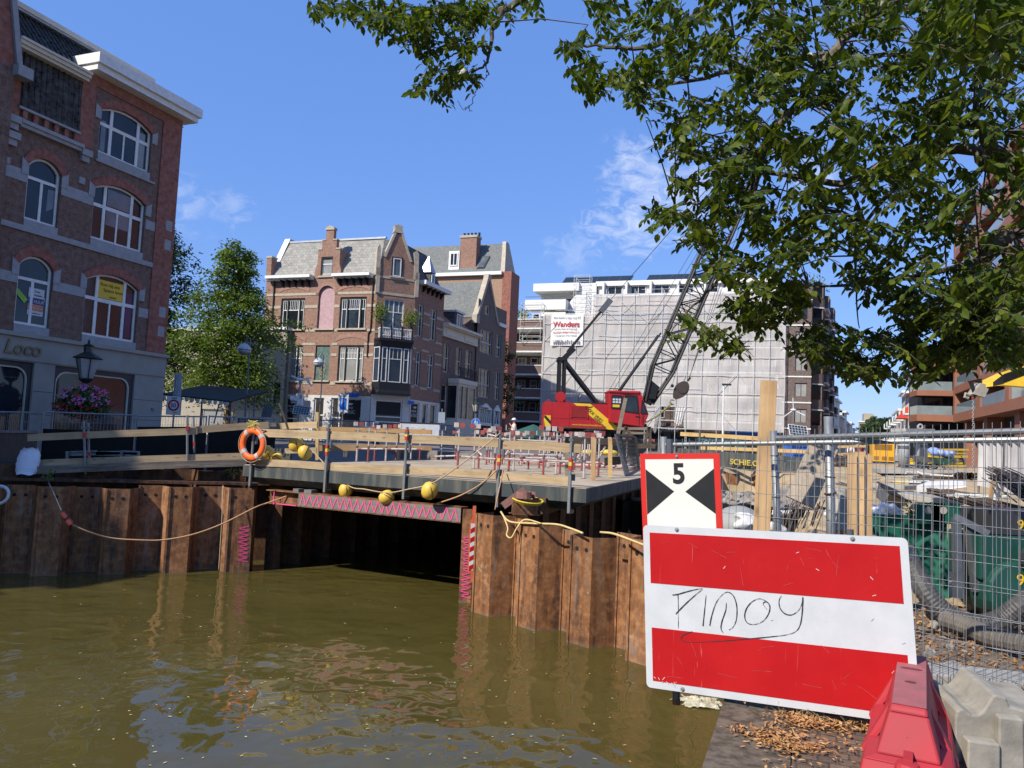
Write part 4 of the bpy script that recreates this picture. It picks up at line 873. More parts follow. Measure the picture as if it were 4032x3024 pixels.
mSol=M('solar_glass',(.018,.028,.042),(.024,.036,.05),2,rough=.15)
for k in range(12):
 u_=-27.9+k*1.5 if k<6 else-16.9+(k-6)*1.5
 so_=MB(mSol,f8);so_.hexa([(u_,4.0,22.2),(u_+1.46,4.0,22.2),(u_+1.46,4.1,22.15),(u_,4.1,22.15)],[(u_+.35,5.2,23.4),(u_+1.81,5.2,23.4),(u_+1.81,5.3,23.35),(u_+.35,5.3,23.35)]);so_.use(mGalvDk).beam((u_,3.99,22.2),(u_+.35,5.19,23.4),.05,.05);so_.build('solar_panel',b8)
lw=MB(mBrickFl,f8);lw.box(-34.2,4,ZS,-28.7,16,17.5);lw.box(-28.9,.2,ZS,-28.65,4,17.3);lw.box(-34.2,1.5,ZS,-33.9,4,16.5);lw.build('wing_wall',b8)
for i,z in enumerate((4.2,7.15,10.1,13.0,15.95)):
 bb=MB(mBrickFl,f8);bb.prism([(-33.8,.8,z),(-32.8,.0,z),(-28.9,.0,z),(-28.9,.25,z),(-32.7,.25,z),(-33.6,.95,z)],(0,0,1.0));bb.use(mWhite).prism([(-34,.75,z-.22),(-32.85,-.1,z-.22),(-28.85,-.1,z-.22),(-28.85,4,z-.22),(-34,4,z-.22)],(0,0,.2));bb.prism([(-33.9,.75,z+1.003),(-32.85,-.05,z+1.003),(-28.85,-.05,z+1.003),(-28.85,.3,z+1.003),(-32.7,.3,z+1.003),(-33.6,1.0,z+1.003)],(0,0,.1));bb.build('balcony',b8)
 if i<5:
  for a,b in((-33.4,-32.2),(-31.6,-30.6),(-30.4,-29.0)):win(f8,b8,a,b,z+.08,z+2.45,0,3.9,.1,.09,(.5,)if b-a>1.1 else(),(.7,),mWhite,random.choice((gDark,gDark,gCurt)))
fs=FR((f8(2.7,0,0).x,f8(2.7,0,0).y),(.447,.8945));mB8=brick('dark_purple_brick',(.10,.058,.048),(.075,.045,.04),(.14,.1,.085),big=.15)
opsX=[(1.0,2.3,z+.75,z+2.35)for z in FL8[:6]]
wall(MB(mB8),f8,-.3,2.7,ZS,20.4,opsX,.2,.25).build('corner_wall',b8)
for o_ in opsX:win(f8,b8,*o_,0,.3,.08,.08,(.5,),(),M('brown_frame',(.12,.07,.05),rough=.5),random.choice((gDark,gCurt)))
rt=MB(mB8);
lo=[f8(2.7,.2,ZS),fs(28,0,ZS),fs(28,14,ZS),f8(2.7,16,ZS)]
rt.hexa(lo,[p+UP*(19.2)for p in lo]);rt.build('street_wall',b8)
bd=MB(mWhite,f8)
for z in FL8:bd.box(-.3,.12,z+.05,2.75,.22,z+.2)
bd.build('stone_band',b8)
for i,z in enumerate(FL8[:6]):
 for u_ in(1.2,9.5,18):
  by=MB(mB8,fs);by.prism([(u_,0,z-.5),(u_+.9,-1.0,z-.5),(u_+3.0,-1.0,z-.5),(u_+3.9,0,z-.5)],(0,0,1.1));by.use(gDark).prism([(u_+.1,0,z+.6),(u_+.95,-.9,z+.6),(u_+2.95,-.9,z+.6),(u_+3.8,0,z+.6)],(0,0,1.8));by.use(mWhite).prism([(u_-.05,0,z-.65),(u_+.88,-1.08,z-.65),(u_+3.02,-1.08,z-.65),(u_+3.95,0,z-.65)],(0,0,.14))
  by.use(mB8);[by.box(u_+x-.1,-.98,z+.6,u_+x+.1,-.85,z+2.4)for x in(.95,2.0,2.95)]
  by.build('bay_window',b8)
  bc=MB(mB8,fs);bc.prism([(u_+4.4,0,z),(u_+4.4,-1.2,z),(u_+7.6,-1.2,z),(u_+7.6,0,z)],(0,0,.95));bc.use(mWhite).box(u_+4.3,-1.25,z-.2,u_+7.7,0,z-.002);bc.build('balcony',b8)
sca=thing('scaffold',f8(-14,0,ZS),'tall aluminium scaffold standing along the front of the apartment block behind white netting','scaffold',rz_of(E2))
mAlu=M('scaffold_alu',(.62,.63,.63),(.52,.53,.53),9,rough=.45,metal=.2)
SU=[-28.6,-26.5,-24.45,-22.4,-20.8,-18.95,-17.3,-15.65,-13.95,-12.1,-10.9,-9.2,-7.4,-5.2,-3.4,-1.75,-.1]
for u_ in SU:
 t=17.6 if u_<-23 else 20.5
 for y in(-.4,.8):
  if y>.5 and SU.index(u_)%2:continue
  MB(mAlu,f8).tube([(u_,y,ZS),(u_,y,t)],.035,5).build('standard',sca)
LZ=[3.84,5.9,8.0,10.1,12.2,14.3,16.4,17.5,18.6,19.9]
rg_=random.Random(41)
for z in LZ:
 a=-28.6 if z<17.6 else-22.4
 MB(mAlu,f8).tube([(a,-.4,z),(-.1,-.4,z)],.034,5).build('ledger',sca);ga=a+rg_.uniform(0,9);MB(mAlu,f8).tube([(ga,-.4,z+.5),(min(-.1,ga+rg_.uniform(6,18)),-.4,z+.5)],.026,5).build('guard_rail',sca)
 if LZ.index(z)%2==0:MB(M('scaffold_board',(.42,.40,.36),rough=.8),f8).box(a,-.05,z-.06,-.1,.75,z).build('deck_board',sca)
rb=random.Random(5)
for k in range(48):
 i=rb.randrange(len(SU)-1);j=rb.randrange(len(LZ)-2);a,b=SU[i],SU[i+1];z0,z1=LZ[j],LZ[j+1]+.4
 if a<-23 and z1>17.6:continue
 if rb.random()<.5:a,b=b,a
 MB(mAlu,f8).tube([(a,-.42,z0),(b,-.42,z1)],.03,5).build('brace',sca)
for n_,(u0,u1,z0,z1,lb_)in enumerate(((-24.9,-22.9,17.9,22.3,'white scaffold tower rising against the penthouse wall'),(-31.7,-29.0,14.2,19.0,'white scaffold stage in front of the upper left balconies'))):
 tw=thing('scaffold_tower',f8(u0,-.5,z0),lb_,'scaffold',rz_of(E2));m_=MB(mAlu,f8)
 for u_ in(u0,u1):
  for y in(-.6,.5):m_.tube([(u_,y,z0),(u_,y,z1)],.03,5)
 m_.build('standard',tw);m_=MB(mAlu,f8)
 for k in range(9):z=z0+(z1-z0)*k/8;m_.tube([(u0,-.6,z),(u1,-.6,z)],.025,5);m_.tube([(u0,.5,z),(u1,.5,z)],.025,5);m_.tube([(u0,-.6,z),(u0,.5,z)],.025,5);m_.tube([(u1,-.6,z),(u1,.5,z)],.025,5)
 m_.build('ledger',tw);m_=MB(mAlu,f8);m_.tube([(u0,-.6,z0),(u1,-.6,(z0+z1)/2)],.02,5);m_.tube([(u1,-.6,(z0+z1)/2),(u0,-.6,z1)],.02,5);m_.build('brace',tw)
def netmat():
 m,n,l,b=nm('scaffold_net');out=[x for x in n if x.type=='OUTPUT_MATERIAL'][0]
 tr=n.new("ShaderNodeBsdfTransparent");mm=n.new("ShaderNodeMixShader");v=objv(n,l,(1,1,.35));f=noise(n,l,v,.9,5)
 b.inputs['Roughness'].default_value=.9
 l.new(ramp(n,l,f,[(.3,(.70,.68,.66)),(.7,(.82,.80,.775))]),b.inputs['Base Color'])
 l.new(ramp(n,l,noise(n,l,v,.35,4),[(.3,(.42,)*3),(.7,(.60,)*3)]),mm.inputs[0])
 l.new(tr.outputs[0],mm.inputs[1]);l.new(b.outputs[0],mm.inputs[2]);l.new(mm.outputs[0],out.inputs[0]);return m
mNet=netmat();nt=MB(mNet,f8)
from mathutils import noise as mno
def netz(u):return 17.55 if u<=-23.3 else(19.9 if u>=-22.5 else 17.55+(u+23.3)/.8*2.35)
us=[-28.8+i*.3 for i in range(97)];rn=random.Random(2)
for a,b in zip(us,us[1:]):
 zb=3.9
 if-14.1<a<-12.0:zb=6.4
 if-12.1<=a<-11.4:zb=4.5
 zs=[zb+(min(netz(a),netz(b))if True else 0)*0+(netz((a+b)/2)-zb)*k/10 for k in range(11)]
 za_=[zb+(netz(a)-zb)*k/10 for k in range(11)];zb_=[zb+(netz(b)-zb)*k/10 for k in range(11)]
 ya=lambda u_,k:-.25+.16*(mno.noise(V3((u_*.35,k*.45,0)))+.5*mno.noise(V3((u_*1.3,k*.9,5))))
 for k in range(10):nt.poly([(a,ya(a,k),za_[k]),(b,ya(b,k),zb_[k]),(b,ya(b,k+1),zb_[k+1]),(a,ya(a,k+1),za_[k+1])])
nt.build('scaffold_net',origin=f8(-14,-.3,4),label='translucent white debris netting hung over the whole scaffold front',cat='netting')
for(x0,x1,zt,zb)in((-14.6,-14.0,6.3,3.2),(-12.2,-11.0,6.4,4.2)):
 fl_=MB(M('net_fold',(.62,.61,.6),rough=.9),f8)
 for k in range(8):
  a=x0+(x1-x0)*k/8;b=x0+(x1-x0)*(k+1)/8;fl_.poly([(a+.2,-.3-.1*(k%2),zt),(b+.2,-.3-.1*((k+1)%2),zt),(b-.3*(k/8),-.35-.16*((k+1)%2),zb+.3*abs(k-4)/4),(a-.3*(k/8),-.35-.16*(k%2),zb+.3*abs(k-4)/4)])
 fl_.build('net_flap',origin=f8(x0,-.3,4),label='loose white net fold hanging at the '+('left' if x0<-14 else 'right')+' of the opening above the shop sign',cat='netting')
bn=thing('banner',f8(-25.6,-.45,13.55),'white scaffold banner with large red lettering and grey small print','banner',rz_of(E2))
mBan=M('banner_white',(.74,.74,.73),(.68,.68,.675),2,rough=.8);q_=MB(mBan,f8)
for i in range(8):
 for j in range(6):
  u0,u1=-27.7+4.15*i/8,-27.7+4.15*(i+1)/8;z0,z1=13.58+4*j/6,13.58+4*(j+1)/6;yy=lambda u_,z_:-.42-.04*math.sin(u_*2+z_)
  q_.poly([(u0,yy(u0,z0),z0),(u1,yy(u1,z0),z0),(u1,yy(u1,z1),z1),(u0,yy(u0,z1),z1)])
q_.build('sheet',bn)
mRedL=M('red_letter',(.5,.03,.03),rough=.6);mGrL=M('grey_letter',(.2,.2,.22),rough=.6)
text('Wanders',.92,mRedL,f8 .mat(-27.4,-.5,15.95),bn,sx=.98,bold=.02);text('Hoe komt u daar nou bij?',.37,mGrL,f8 .mat(-27.4,-.5,16.95),bn,sx=.92);text('Aluminium Steigers & Hangbruggen',.22,mGrL,f8 .mat(-27.3,-.5,15.6),bn,sx=.95);text('wanders-steigerverhuur.nl',.36,mRedL,f8 .mat(-27.4,-.5,15.15),bn,sx=.88);text('T 020 6819619  M 06 11924624',.22,mGrL,f8 .mat(-27.2,-.5,14.75),bn)
bs=MB(mGrL,f8)
for i in range(14):
 u_=-27.3+i*.25;bs.box(u_,-.49,13.75,u_+.16,-.48,14.1+.25*((i*7)%5)/5)
bs.build('skyline_print',bn)
# ================================================================ street row to the right of the block
SD=V3((.447,.8945,0));
cols=[(.62,.60,.55),(.56,.53,.47),(.66,.64,.6),(.5,.42,.34),(.6,.58,.55),(.42,.3,.22),(.6,.58,.52)]
pL=at('E',375,560,132);fW=FR((pL.x,pL.y),(.452,.892))
hts=[15.2,12.5,11.5,9.0,10.5,8.5,9.0,8.0]
u_=-10
for i,h in enumerate(hts):
 wd=9.5+(i*37%4)
 o=bld('street_house',fW,ZS,('tall white street house with an orange tiled roof beyond the brick block','cream street house, second in the far left row','white street house with a glass roof terrace, third in the far left row','low tan street house, fourth in the far left row','white street house, fifth in the far left row','small brown street house, sixth in the far left row','pale street house, seventh in the far left row','last small pale house at the end of the far left row')[i],'house')
 mm_=M('row_plaster_%s'%('abcdefgh'[i]),cols[i%7],rough=.8)
 ops_=[(u_+1+k*2.4,u_+2.2+k*2.4,2+f*3.1,4.0+f*3.1)for f in range(int((h-2)/3.1))for k in range(3)]
 wall(MB(mm_),fW,u_,u_+wd,ZS,h,ops_,0,.25).build('wall',o)
 q_=MB(mm_,fW);q_.box(u_,.3,ZS,u_+wd-.01,9,h);q_.build('house_core',o)
 for p_ in ops_:win(fW,o,*p_,0,.1,.1,.1,(.5,),(),mWhite,gDark)
 MB(mWhite,fW).box(u_,-.5,h,u_+wd-.02,.3,h+.35).build('cornice',o)
 rfm=mTileOr if i in(0,)else mSlateDk
 MB(rfm,fW).hexa([(u_,.1,h+.35),(u_+wd-.02,.1,h+.35),(u_+wd-.02,9,h+.35),(u_,9,h+.35)],[(u_+1.2,2.2,h+(3.3 if i==0 else 1.6)),(u_+wd-1.2,2.2,h+(3.3 if i==0 else 1.6)),(u_+wd-1.2,7,h+(3.3 if i==0 else 1.6)),(u_+1.2,7,h+(3.3 if i==0 else 1.6))]).build('roof',o)
 if i==2:MB(gTeal,fW).box(u_+1,.1,h+.35,u_+wd-1,.2,h+1.6).build('glass_screen',o)
 if i%2:
  for k in range(3):MB(mWhite,fW).box(u_+1+k*2.8,-1.0,4.6,u_+2.9+k*2.8,0,5.5).build('balcony',o)
 u_+=wd
pB=at('E',705,800,420);fB=FR((pB.x,pB.y),E2);bb_=bld('tan_block',fB,ZS,'plain tan brick block with a flat roofed tower closing the far end of the street','building')
mTan=M('far_tan',(.36,.31,.22),(.32,.27,.19),.5,rough=.9);q_=MB(mTan,fB);q_.box(-2.2,0,ZS,2.4,10,24.7);q_.build('tower',bb_);q_=MB(mTan,fB);q_.box(-4.8,-3,ZS,2.4,0,19.8);q_.use(mWhite).box(-5.2,-3.4,19.8,2.6,0,20.4);q_.box(-5.2,-3.4,12,2.6,-2.8,12.6);q_.use(gDark).box(-4.6,-3.06,13.5,2.2,-3.0,16);q_.box(-4.6,-3.06,4,2.2,-3.0,10);q_.build('low_wing',bb_)
pR=at('E',1072,620,112);fX=FR((pR.x,pR.y),(-.40,-.917))
hr=[(0,11,12.5),(-10,9.9,11.0),(-20,9.9,11.8),(-30,9.9,9.5),(-41,10.9,9.5),(-52,10.9,8),(-64,11.9,7.5)]
for i,(u_,wd,h)in enumerate(hr):
 o=bld('street_house',fX,ZS,('white gabled street house next to the rust coloured flats','white house with a red awning in the far right row','cream house with bay balconies in the far right row','fourth pale house along the far right row','fifth pale house along the far right row','sixth low white house along the far right row','last low house at the end of the far right row')[i],'house')
 mm_=M('right_plaster_%s'%('abcdefg'[i]),cols[(i+2)%3],rough=.8)
 ops_=[(u_+1+k*2.6,u_+2.3+k*2.6,2+f*3.0,4.0+f*3.0)for f in range(int((h-2)/3.0))for k in range(3)]
 wall(MB(mm_),fX,u_,u_+wd,ZS,h,ops_,0,.25).build('wall',o);MB(mm_,fX).box(u_,.3,ZS,u_+wd-.01,9,h).build('house_core',o)
 for p_ in ops_:win(fX,o,*p_,0,.1,.1,.1,(.5,),(),mWhite,gDark)
 MB(mWhite,fX).box(u_,-.6,h,u_+wd-.02,.3,h+.35).build('cornice',o)
 MB(mSlateDk,fX).hexa([(u_,.1,h+.35),(u_+wd-.02,.1,h+.35),(u_+wd-.02,9,h+.35),(u_,9,h+.35)],[(u_+1.2,2.6,h+2.4),(u_+wd-1.2,2.6,h+2.4),(u_+wd-1.2,7,h+2.4),(u_+1.2,7,h+2.4)]).build('roof',o)
 for f in range(2):bb2=MB(mWhite,fX);bb2 .box(u_+2,-1.1,4.6+f*3,u_+5,0,4.8+f*3);[bb2 .box(u_+2+j*.3,-1.1,4.8+f*3,u_+2.08+j*.3,-1.02,5.6+f*3)for j in range(11)];bb2 .box(u_+2,-1.1,5.6+f*3,u_+5.1,-1.0,5.7+f*3);bb2 .build('balcony',o)
 if i==1:
  a_=MB(M('red_awning',(.6,.05,.03),rough=.7),fX);a_.hexa([(u_+1.5,-1.6,7.5),(u_+5.5,-1.6,7.5),(u_+5.5,0,7.5),(u_+1.5,0,7.5)],[(u_+1.5,-.1,9.3),(u_+5.5,-.1,9.3),(u_+5.5,0,9.3),(u_+1.5,0,9.3)]);a_.build('awning',o)
# ================================================================ rust coloured flats on the right
fU=FR((48.59,85),(-E1 .x,-E1 .y));mCor=M('corten',(.30,.125,.07),(.25,.10,.058),.7,rough=.7,lo=.3,hi=.7)
bu=bld('rust_flats',fU,ZS,'rust coloured modern flats with deep recessed glass balconies on the right','building')
LV=[(5.7,6.6),(8.75,9.55),(11.7,12.5),(14.75,15.5),(17.8,18.5),(20.8,21.6),(23.8,24.6),(26.8,27.6)]
cs=MB(mCor,fU)
for z0,z1 in LV:cs.box(0,0,z0,31,3.2,z1)
for a,b in((0,.9),(11.9,13.9),(23.4,24.8),(30.2,31)):
 for(z0,z1),(z2,z3)in zip(LV,LV[1:]):cs.box(a,.0,z1,b,3.2,z2)
cs.build('facade_frame',bu)
MB(mCor,fU).box(0,3.2,3,31,16,27.5).build('building_core',bu)
gl=MB(mGreyDk,fU);gl.box(2,2.0,ZS,31,4,5.7);gl.use(mCor);[gl.box(a,.6,ZS,a+1.6,3,5.7)for a in(2.5,12.2,23.8)];gl.build('ground_floor',bu)
for i,((z0,z1),(z2,z3))in enumerate(zip(LV,LV[1:])):
 for a,b in((.9,11.9),(13.9,23.4),(24.8,30.2)):
  win(fU,bu,a+.02,b-.02,z1+.01,z2-.01,0,2.7,.12,.1,(.14,.3,.45,.6,.78),(),mGreyDk,random.choice((gDark,gDark,gCurt)))
  MB(gTeal,fU).box(a+.02,.1,z1+.01,b-.02,.14,z1+1.0).build('balustrade',bu)
cu_=MB(mWhite,fU)
for i in range(24):
 z1=LV[i%5][1];u_=1.2+(i*4.7)%28
 if 11.5<u_<14 or 23<u_<25:continue
 cu_.box(u_,2.5,z1+.1,u_+.35,2.6,z1+2.1)
cu_.build('curtain',bu)
f2u=FR((46.06,88),E2);bv=bld('rust_corner_flats',f2u,ZS,'lower rust coloured corner flats with glass balconies wrapping the street corner','building')
MB(mBlack,f2u).box(.9,1.6,ZS,6,12,11.5).build('building_core',bv)
q_=MB(mCor,f2u)
for z0,z1 in((5.85,6.6),(8.75,9.35)):q_.prism([(-.2,3.5,z0),(.1,0,z0),(6,0,z0),(6,3.5,z0)],(0,0,z1-z0))
q_.prism([(-.35,1.6,11.5),(.1,0,11.5),(6,0,11.5),(6,12,11.5),(2,12,11.5)],(0,0,1.05));q_.build('balcony_slab',bv)
for z in(6.6,9.35):
 win(f2u,bv,1.0,3.66,z+.02,z+2.1,0,1.45,.1,.1,(.4,.72),(),mGreyDk,gDark);MB(gTeal,f2u).prism([(-.17,3.4,z),(.12,.05,z),(3.66,.05,z),(3.66,.09,z),(.15,.09,z),(-.12,3.4,z)],(0,0,1.0)).build('balustrade',bv)
win(f2u,bv,1.0,3.66,ZS+.1,5.8,0,1.45,.1,.1,(.4,.72),(),mGreyDk,gDark)
for u_ in(1.35,2.2):
 c_=thing('balcony_chair',f2u(u_,.7,9.35),('white balcony chair on the rust corner flats, the one nearer the street corner','white balcony chair on the rust corner flats, the one nearer the taller flats')[u_>2],'chair');m_=MB(mWhite,f2u);m_.box(u_-.22,.5,9.78,u_+.22,.95,9.83);m_.build('seat',c_);m_=MB(mWhite,f2u);m_.box(u_-.22,.92,9.83,u_+.22,.96,10.25);m_.build('backrest',c_)
 for dx in(-.18,.18):
  for y in(.53,.92):m_=MB(mWhite,f2u);m_.tube([(u_+dx*1.2,y,9.36),(u_+dx,y,9.78)],.025,5);m_.build('leg',c_)
# ================================================================ crawler crane
YC=45;
fK=FR((1.95,YC),(1,.02));ck=thing('crawler_crane',fK(3,.8,ZS),'red crawler crane with a yellow diagonal stripe and black lattice boom','crane',rz_of(fK.e))
bd_=MB(mRed,fK);bd_.box(0,0,2.47,5.6,2.5,3.93);bd_.use(M('crane_red_seam',(.28,.01,.01),rough=.5))
for u_ in(.42,1.45,2.75,3.95):bd_.box(u_,-.012,2.5,u_+.02,0,3.9)
bd_.box(.42,-.012,3.0,5.6,0,3.02)
bd_.build('house',ck,bev=.03)
vt=MB(M('red_grille',(.26,.03,.025),(.2,.02,.02),9,rough=.7),fK);vt.box(1.6,-.03,3.1,2.5,-.012,3.72)
vt.use(mRed)
for k in range(9):vt.box(1.62,-.045,3.13+k*.065,2.48,-.03,3.15+k*.065)
vt.box(1.54,-.05,3.05,1.6,0,3.78);vt.box(2.5,-.05,3.05,2.56,0,3.78);vt.box(1.54,-.05,3.72,2.56,0,3.78);vt.build('vent_grille',ck)
st_=MB(mYel,fK);st_.prism([(1.85,-.022,3.925),(2.75,-.022,3.925),(4.65,-.022,2.48),(3.75,-.022,2.48)],(0,.02,0))if False else st_.prism([(1.66,-.022,3.925),(2.66,-.022,3.925),(4.5,-.022,2.48),(3.72,-.022,2.48)],(0,.02,0));st_.build('stripe',ck)
hz=MB(mYel,fK);hz.box(-.012,-.015,2.5,.38,-.004,3.15);hz.use(mBlack);hz.prism([(0,-.025,3.02),(.38,-.025,2.62),(.38,-.025,2.84),(.08,-.025,3.14),(0,-.025,3.14)],(0,.012,0));hz.prism([(0,-.025,2.55),(.06,-.025,2.5),(0,-.025,2.78)],(0,.012,0));hz.build('hazard_panel',ck)
text('www.devrieswerkendam.nl',.17,mYel,fK.mat(1.62,-.02,2.63),ck,sx=.93)
ang=Matrix.Rotation(-rad(38),4,'Z')
text('DE VRIES',.26,mBlack,fK.mat(2.62,-.03,3.42)@ang,ck,sx=.9);text('WERKENDAM BV',.12,mGreyDk,fK.mat(2.85,-.03,3.12)@ang,ck)
lg=MB(mBlack,fK)
for P_ in([(2.35,3.78),(2.42,3.82),(2.48,3.6),(2.43,3.56)],[(2.42,3.62),(2.8,3.74),(2.8,3.8),(2.44,3.68)],[(2.5,3.56),(2.72,3.6),(2.72,3.64),(2.5,3.6)],[(2.5,3.47),(2.78,3.5),(2.78,3.54),(2.5,3.51)]):lg.prism([(u_,-.035,v)for u_,v in P_],(0,.01,0))
lg.build('logo',ck)
cbm=MB(mRed,fK)
cbm.prism([(3.72,-.35,2.9),(5.75,-.35,2.7),(6.02,-.35,3.45),(5.5,-.35,4.78),(3.66,-.35,4.72),(3.72,-.35,3.3)],(0,1.6,0));cbm.use(mRed).box(3.64,-.42,4.62,5.42,1.3,4.74);cbm.build('cab',ck,bev=.03)
for P_,nm_ in(([(3.86,3.72),(4.42,3.72),(4.42,4.46),(3.86,4.46)],'side_window'),([(4.62,3.58),(5.42,3.5),(5.3,4.44),(4.62,4.48)],'door_window'),([(5.56,3.5),(5.9,3.5),(5.84,3.7),(5.62,4.25)],'front_window')):
 g_=MB(gDark,fK);g_.prism([(u_,-.37,v)for u_,v in P_],(0,.03,0));g_.use(mBlack)
 cx=sum(p[0]for p in P_)/len(P_);cz=sum(p[1]for p in P_)/len(P_)
 for(p,q)in zip(P_,P_[1:]+P_[:1]):g_.beam((p[0],-.37,p[1]),(q[0],-.37,q[1]),.05,.05,(0,1,0))
 g_.build(nm_,ck)
ln_=MB(mBlack,fK)
for p,q in(((4.52,2.8),(4.52,4.55)),((5.48,2.8),(5.48,3.45)),((4.52,4.55),(5.4,4.5))):ln_.beam((p[0],-.355,p[1]),(q[0],-.355,q[1]),.02,.02,(0,1,0))
ln_.beam((5.25,-.38,3.3),(5.5,-.38,3.3),.03,.03,(0,1,0));ln_.box(3.9,-.39,3.74,4.15,-.37,3.95);ln_.use(mWhiteS)
for k in range(6):ln_.box(3.9+.17*(k%3),-.4,4.02+.15*(k//3),4.03+.17*(k%3),-.385,4.13+.15*(k//3))
ln_.use(mYel).box(3.9,-.4,3.78,4.3,-.385,3.93);ln_.build('cab_trim',ck)
for u_ in(.25,1.3,3.3):MB(mRed,fK).torus((u_,.25,3.97),.09,.03,(0,1,0),12,6).build('lifting_lug',ck)
hr_=MB(mBlack,fK);hr_.tube([(3.75,.0,4.74),(3.75,.0,4.86),(5.2,.0,4.88),(5.2,.0,4.74)],.018,6);hr_.tube([(5.62,-.42,2.9),(5.66,-.42,3.5)],.018,6);hr_.build('handrail',ck)
MB(M('amber',(.7,.25,.02),rough=.3),fK).lathe((4.2,.6,4.74),[(.07,0),(.07,.12),(.03,.16)],10).build('beacon',ck)
ex_=MB(mGalvDk,fK);ex_.tube([(2.1,1.0,3.93),(2.1,1.0,4.35),(2.2,1.0,4.45)],.06,8);ex_.build('exhaust',ck)
gl_=MB(M('crane_grime',(.20,.03,.02),(.12,.03,.02),8,rough=.8),fK);gl_.box(.45,-.008,2.475,5.55,-.001,2.56);gl_.build('lower_edge',ck)
pil=MB(mBlack,fK);pil.box(3.6,.0,2.6,6.0,1.2,2.9);pil.build('cab_base',ck)
for y in(-.3,2.1):
 tk=MB(mBlack,fK);tk.prism([(.2,y,1.3),(.5,y,1.02),(5.6,y,1.02),(5.9,y,1.3),(5.9,y,1.7),(5.6,y,1.95),(.5,y,1.95),(.2,y,1.7)],(0,.75,0))
 for k in range(26):tk.box(.45+k*.2,y-.03,1.0,.55+k*.2,y+.78,1.06);tk.box(.45+k*.2,y-.03,1.94,.55+k*.2,y+.78,1.99)
 tk.build('track',ck)
MB(mBlack,fK).lathe((3.0,1.2,1.6),[(1.1,0),(1.1,.7),(1.3,.72),(1.3,.87)],24).build('slew_ring',ck)
wn_=MB(mRed,fK);wn_.lathe((.92,.3,4.28),[(.30,-.12),(.30,-.08),(.2,-.07),(.2,.07),(.3,.08),(.3,.12)],18,(0,1,0));wn_.box(.75,.2,3.93,1.1,.5,4.1);wn_.build('winch',ck)
gy=MB(mBlack,fK)
for y in(.3,1.5):gy.beam((.85,y,3.93),(.83,y,6.55),.14,.16);gy.beam((1.15,y,3.93),(1.12,y,6.5),.14,.14);gy.beam((1.05,y,6.5),(3.15,y,4.0),.13,.16)
gy.beam((.9,.3,6.5),(.9,1.5,6.5),.15,.15);gy.box(.7,.2,6.42,1.25,1.6,6.62);gy.beam((1.0,.6,6.5),(1.65,.6,7.2),.3,.3);gy.build('gantry',ck)
MB(mBlack,fK).box(2.2,.2,3.93,4.9,2.2,4.02).build('roof_deck',ck)
pb=at('D',738,435,45.8);pg=fK(1.3,.9,7.0)
hb=MB(mGalvDk);d_=(pb-pg).normalized();hb.beam(pb-d_*.45,pb+d_*.5,.35,.3,(0,-1,0));hb.build('spreader_block',ck)
lines=MB(mBlack)
for k in range(6):y=-.25+.1*k;lines.tube([pg+V3((.03*k-.1,y,0)),pb-d_*.4+V3((.03*k-.08,y*.6,0))],.013,4)
tipL=at('D',1365,45,45.3);
bt=fK(5.93,.2,4.0);axis=(at('D',1462,50,46)-at('D',1020,1080,46));bf=at('D',1022,1085,46);axd=axis.normalized();BL=axis.length*1.9;tip=bf+axd*BL
far_=at('P',2870,610,47)
for k in(-.08,.08):lines.tube([pb+d_*.45+V3((0,k,0)),tip+V3((0,k*4,0))],.016,4)
lines.tube([fK(3.4,.6,4.05),at('D',1300,95,46.3),tip],.014,4);lines.tube([fK(3.7,1.2,4.05),at('D',1345,95,46.6),tip],.014,4)
lines.build('pendant_cable',ck)
side=V3((axd.z,0,-axd.x)).normalized();dep=axd.cross(side).normalized()
bm=MB(mBlack);hw,hd=.62,.5
def corner(t,i,j):
 s_=min(1,max(.35,t/2.2+.15))if t<2.2 else 1
 return bf+axd*t+side*(hw*i*s_)+dep*(hd*j)
ts=[0,2.2]+[2.2+k for k in range(1,int(BL-2.2))]
for i in(-1,1):
 for j in(-1,1):bm.tube([corner(t,i,j)for t in ts],.085,6)
bm.build('boom_chord',ck);lc=MB(mBlack)
for n_,(t0,t1)in enumerate(zip(ts[1:],ts[2:])):
 for j in(-1,1):
  a,b=(1,-1)if n_%2 else(-1,1);lc.tube([corner(t0,a,j),corner(t1,b,j)],.036,4);lc.tube([corner(t0,-1,j),corner(t0,1,j)],.03,4)
 for i in(-1,1):a,b=(1,-1)if n_%2 else(-1,1);lc.tube([corner(t0,i,a),corner(t1,i,b)],.03,4)
lc.build('boom_lacing',ck)
ft=MB(mBlack);ft.hexa([corner(.0,-.7,-1),corner(.0,.7,-1),corner(.0,.7,1),corner(.0,-.7,1)],[corner(1.3,-1.1,-1),corner(1.1,.5,-1),corner(1.1,.5,1),corner(1.3,-1.1,1)]);ft.beam(corner(.4,0,-1.5),corner(.4,0,1.5),.4,.3);ft.build('boom_foot',ck)
bk=MB(mBlack);a0=fK(4.3,.3,4.7);a1=at('D',1110,615,45.7);bk.tube([a0,a0+(a1-a0)*.6],.09,8);bk.tube([a0+(a1-a0)*.6,a1],.055,8);a0=a0+V3((.12,.9,0));a1=a1+V3((0,.9,0));bk.tube([a0,a0+(a1-a0)*.6],.09,8);bk.tube([a0+(a1-a0)*.6,a1],.055,8);bk.build('back_stop',ck)
hk=at('D',1243,1000,45.6);hkt=at('D',1290,935,45.6)
hm=MB(M('hook_block_brown',(.06,.045,.035),rough=.6));dd=(hkt-hk).normalized();sd=dd.cross(V3((0,1,0))).normalized()
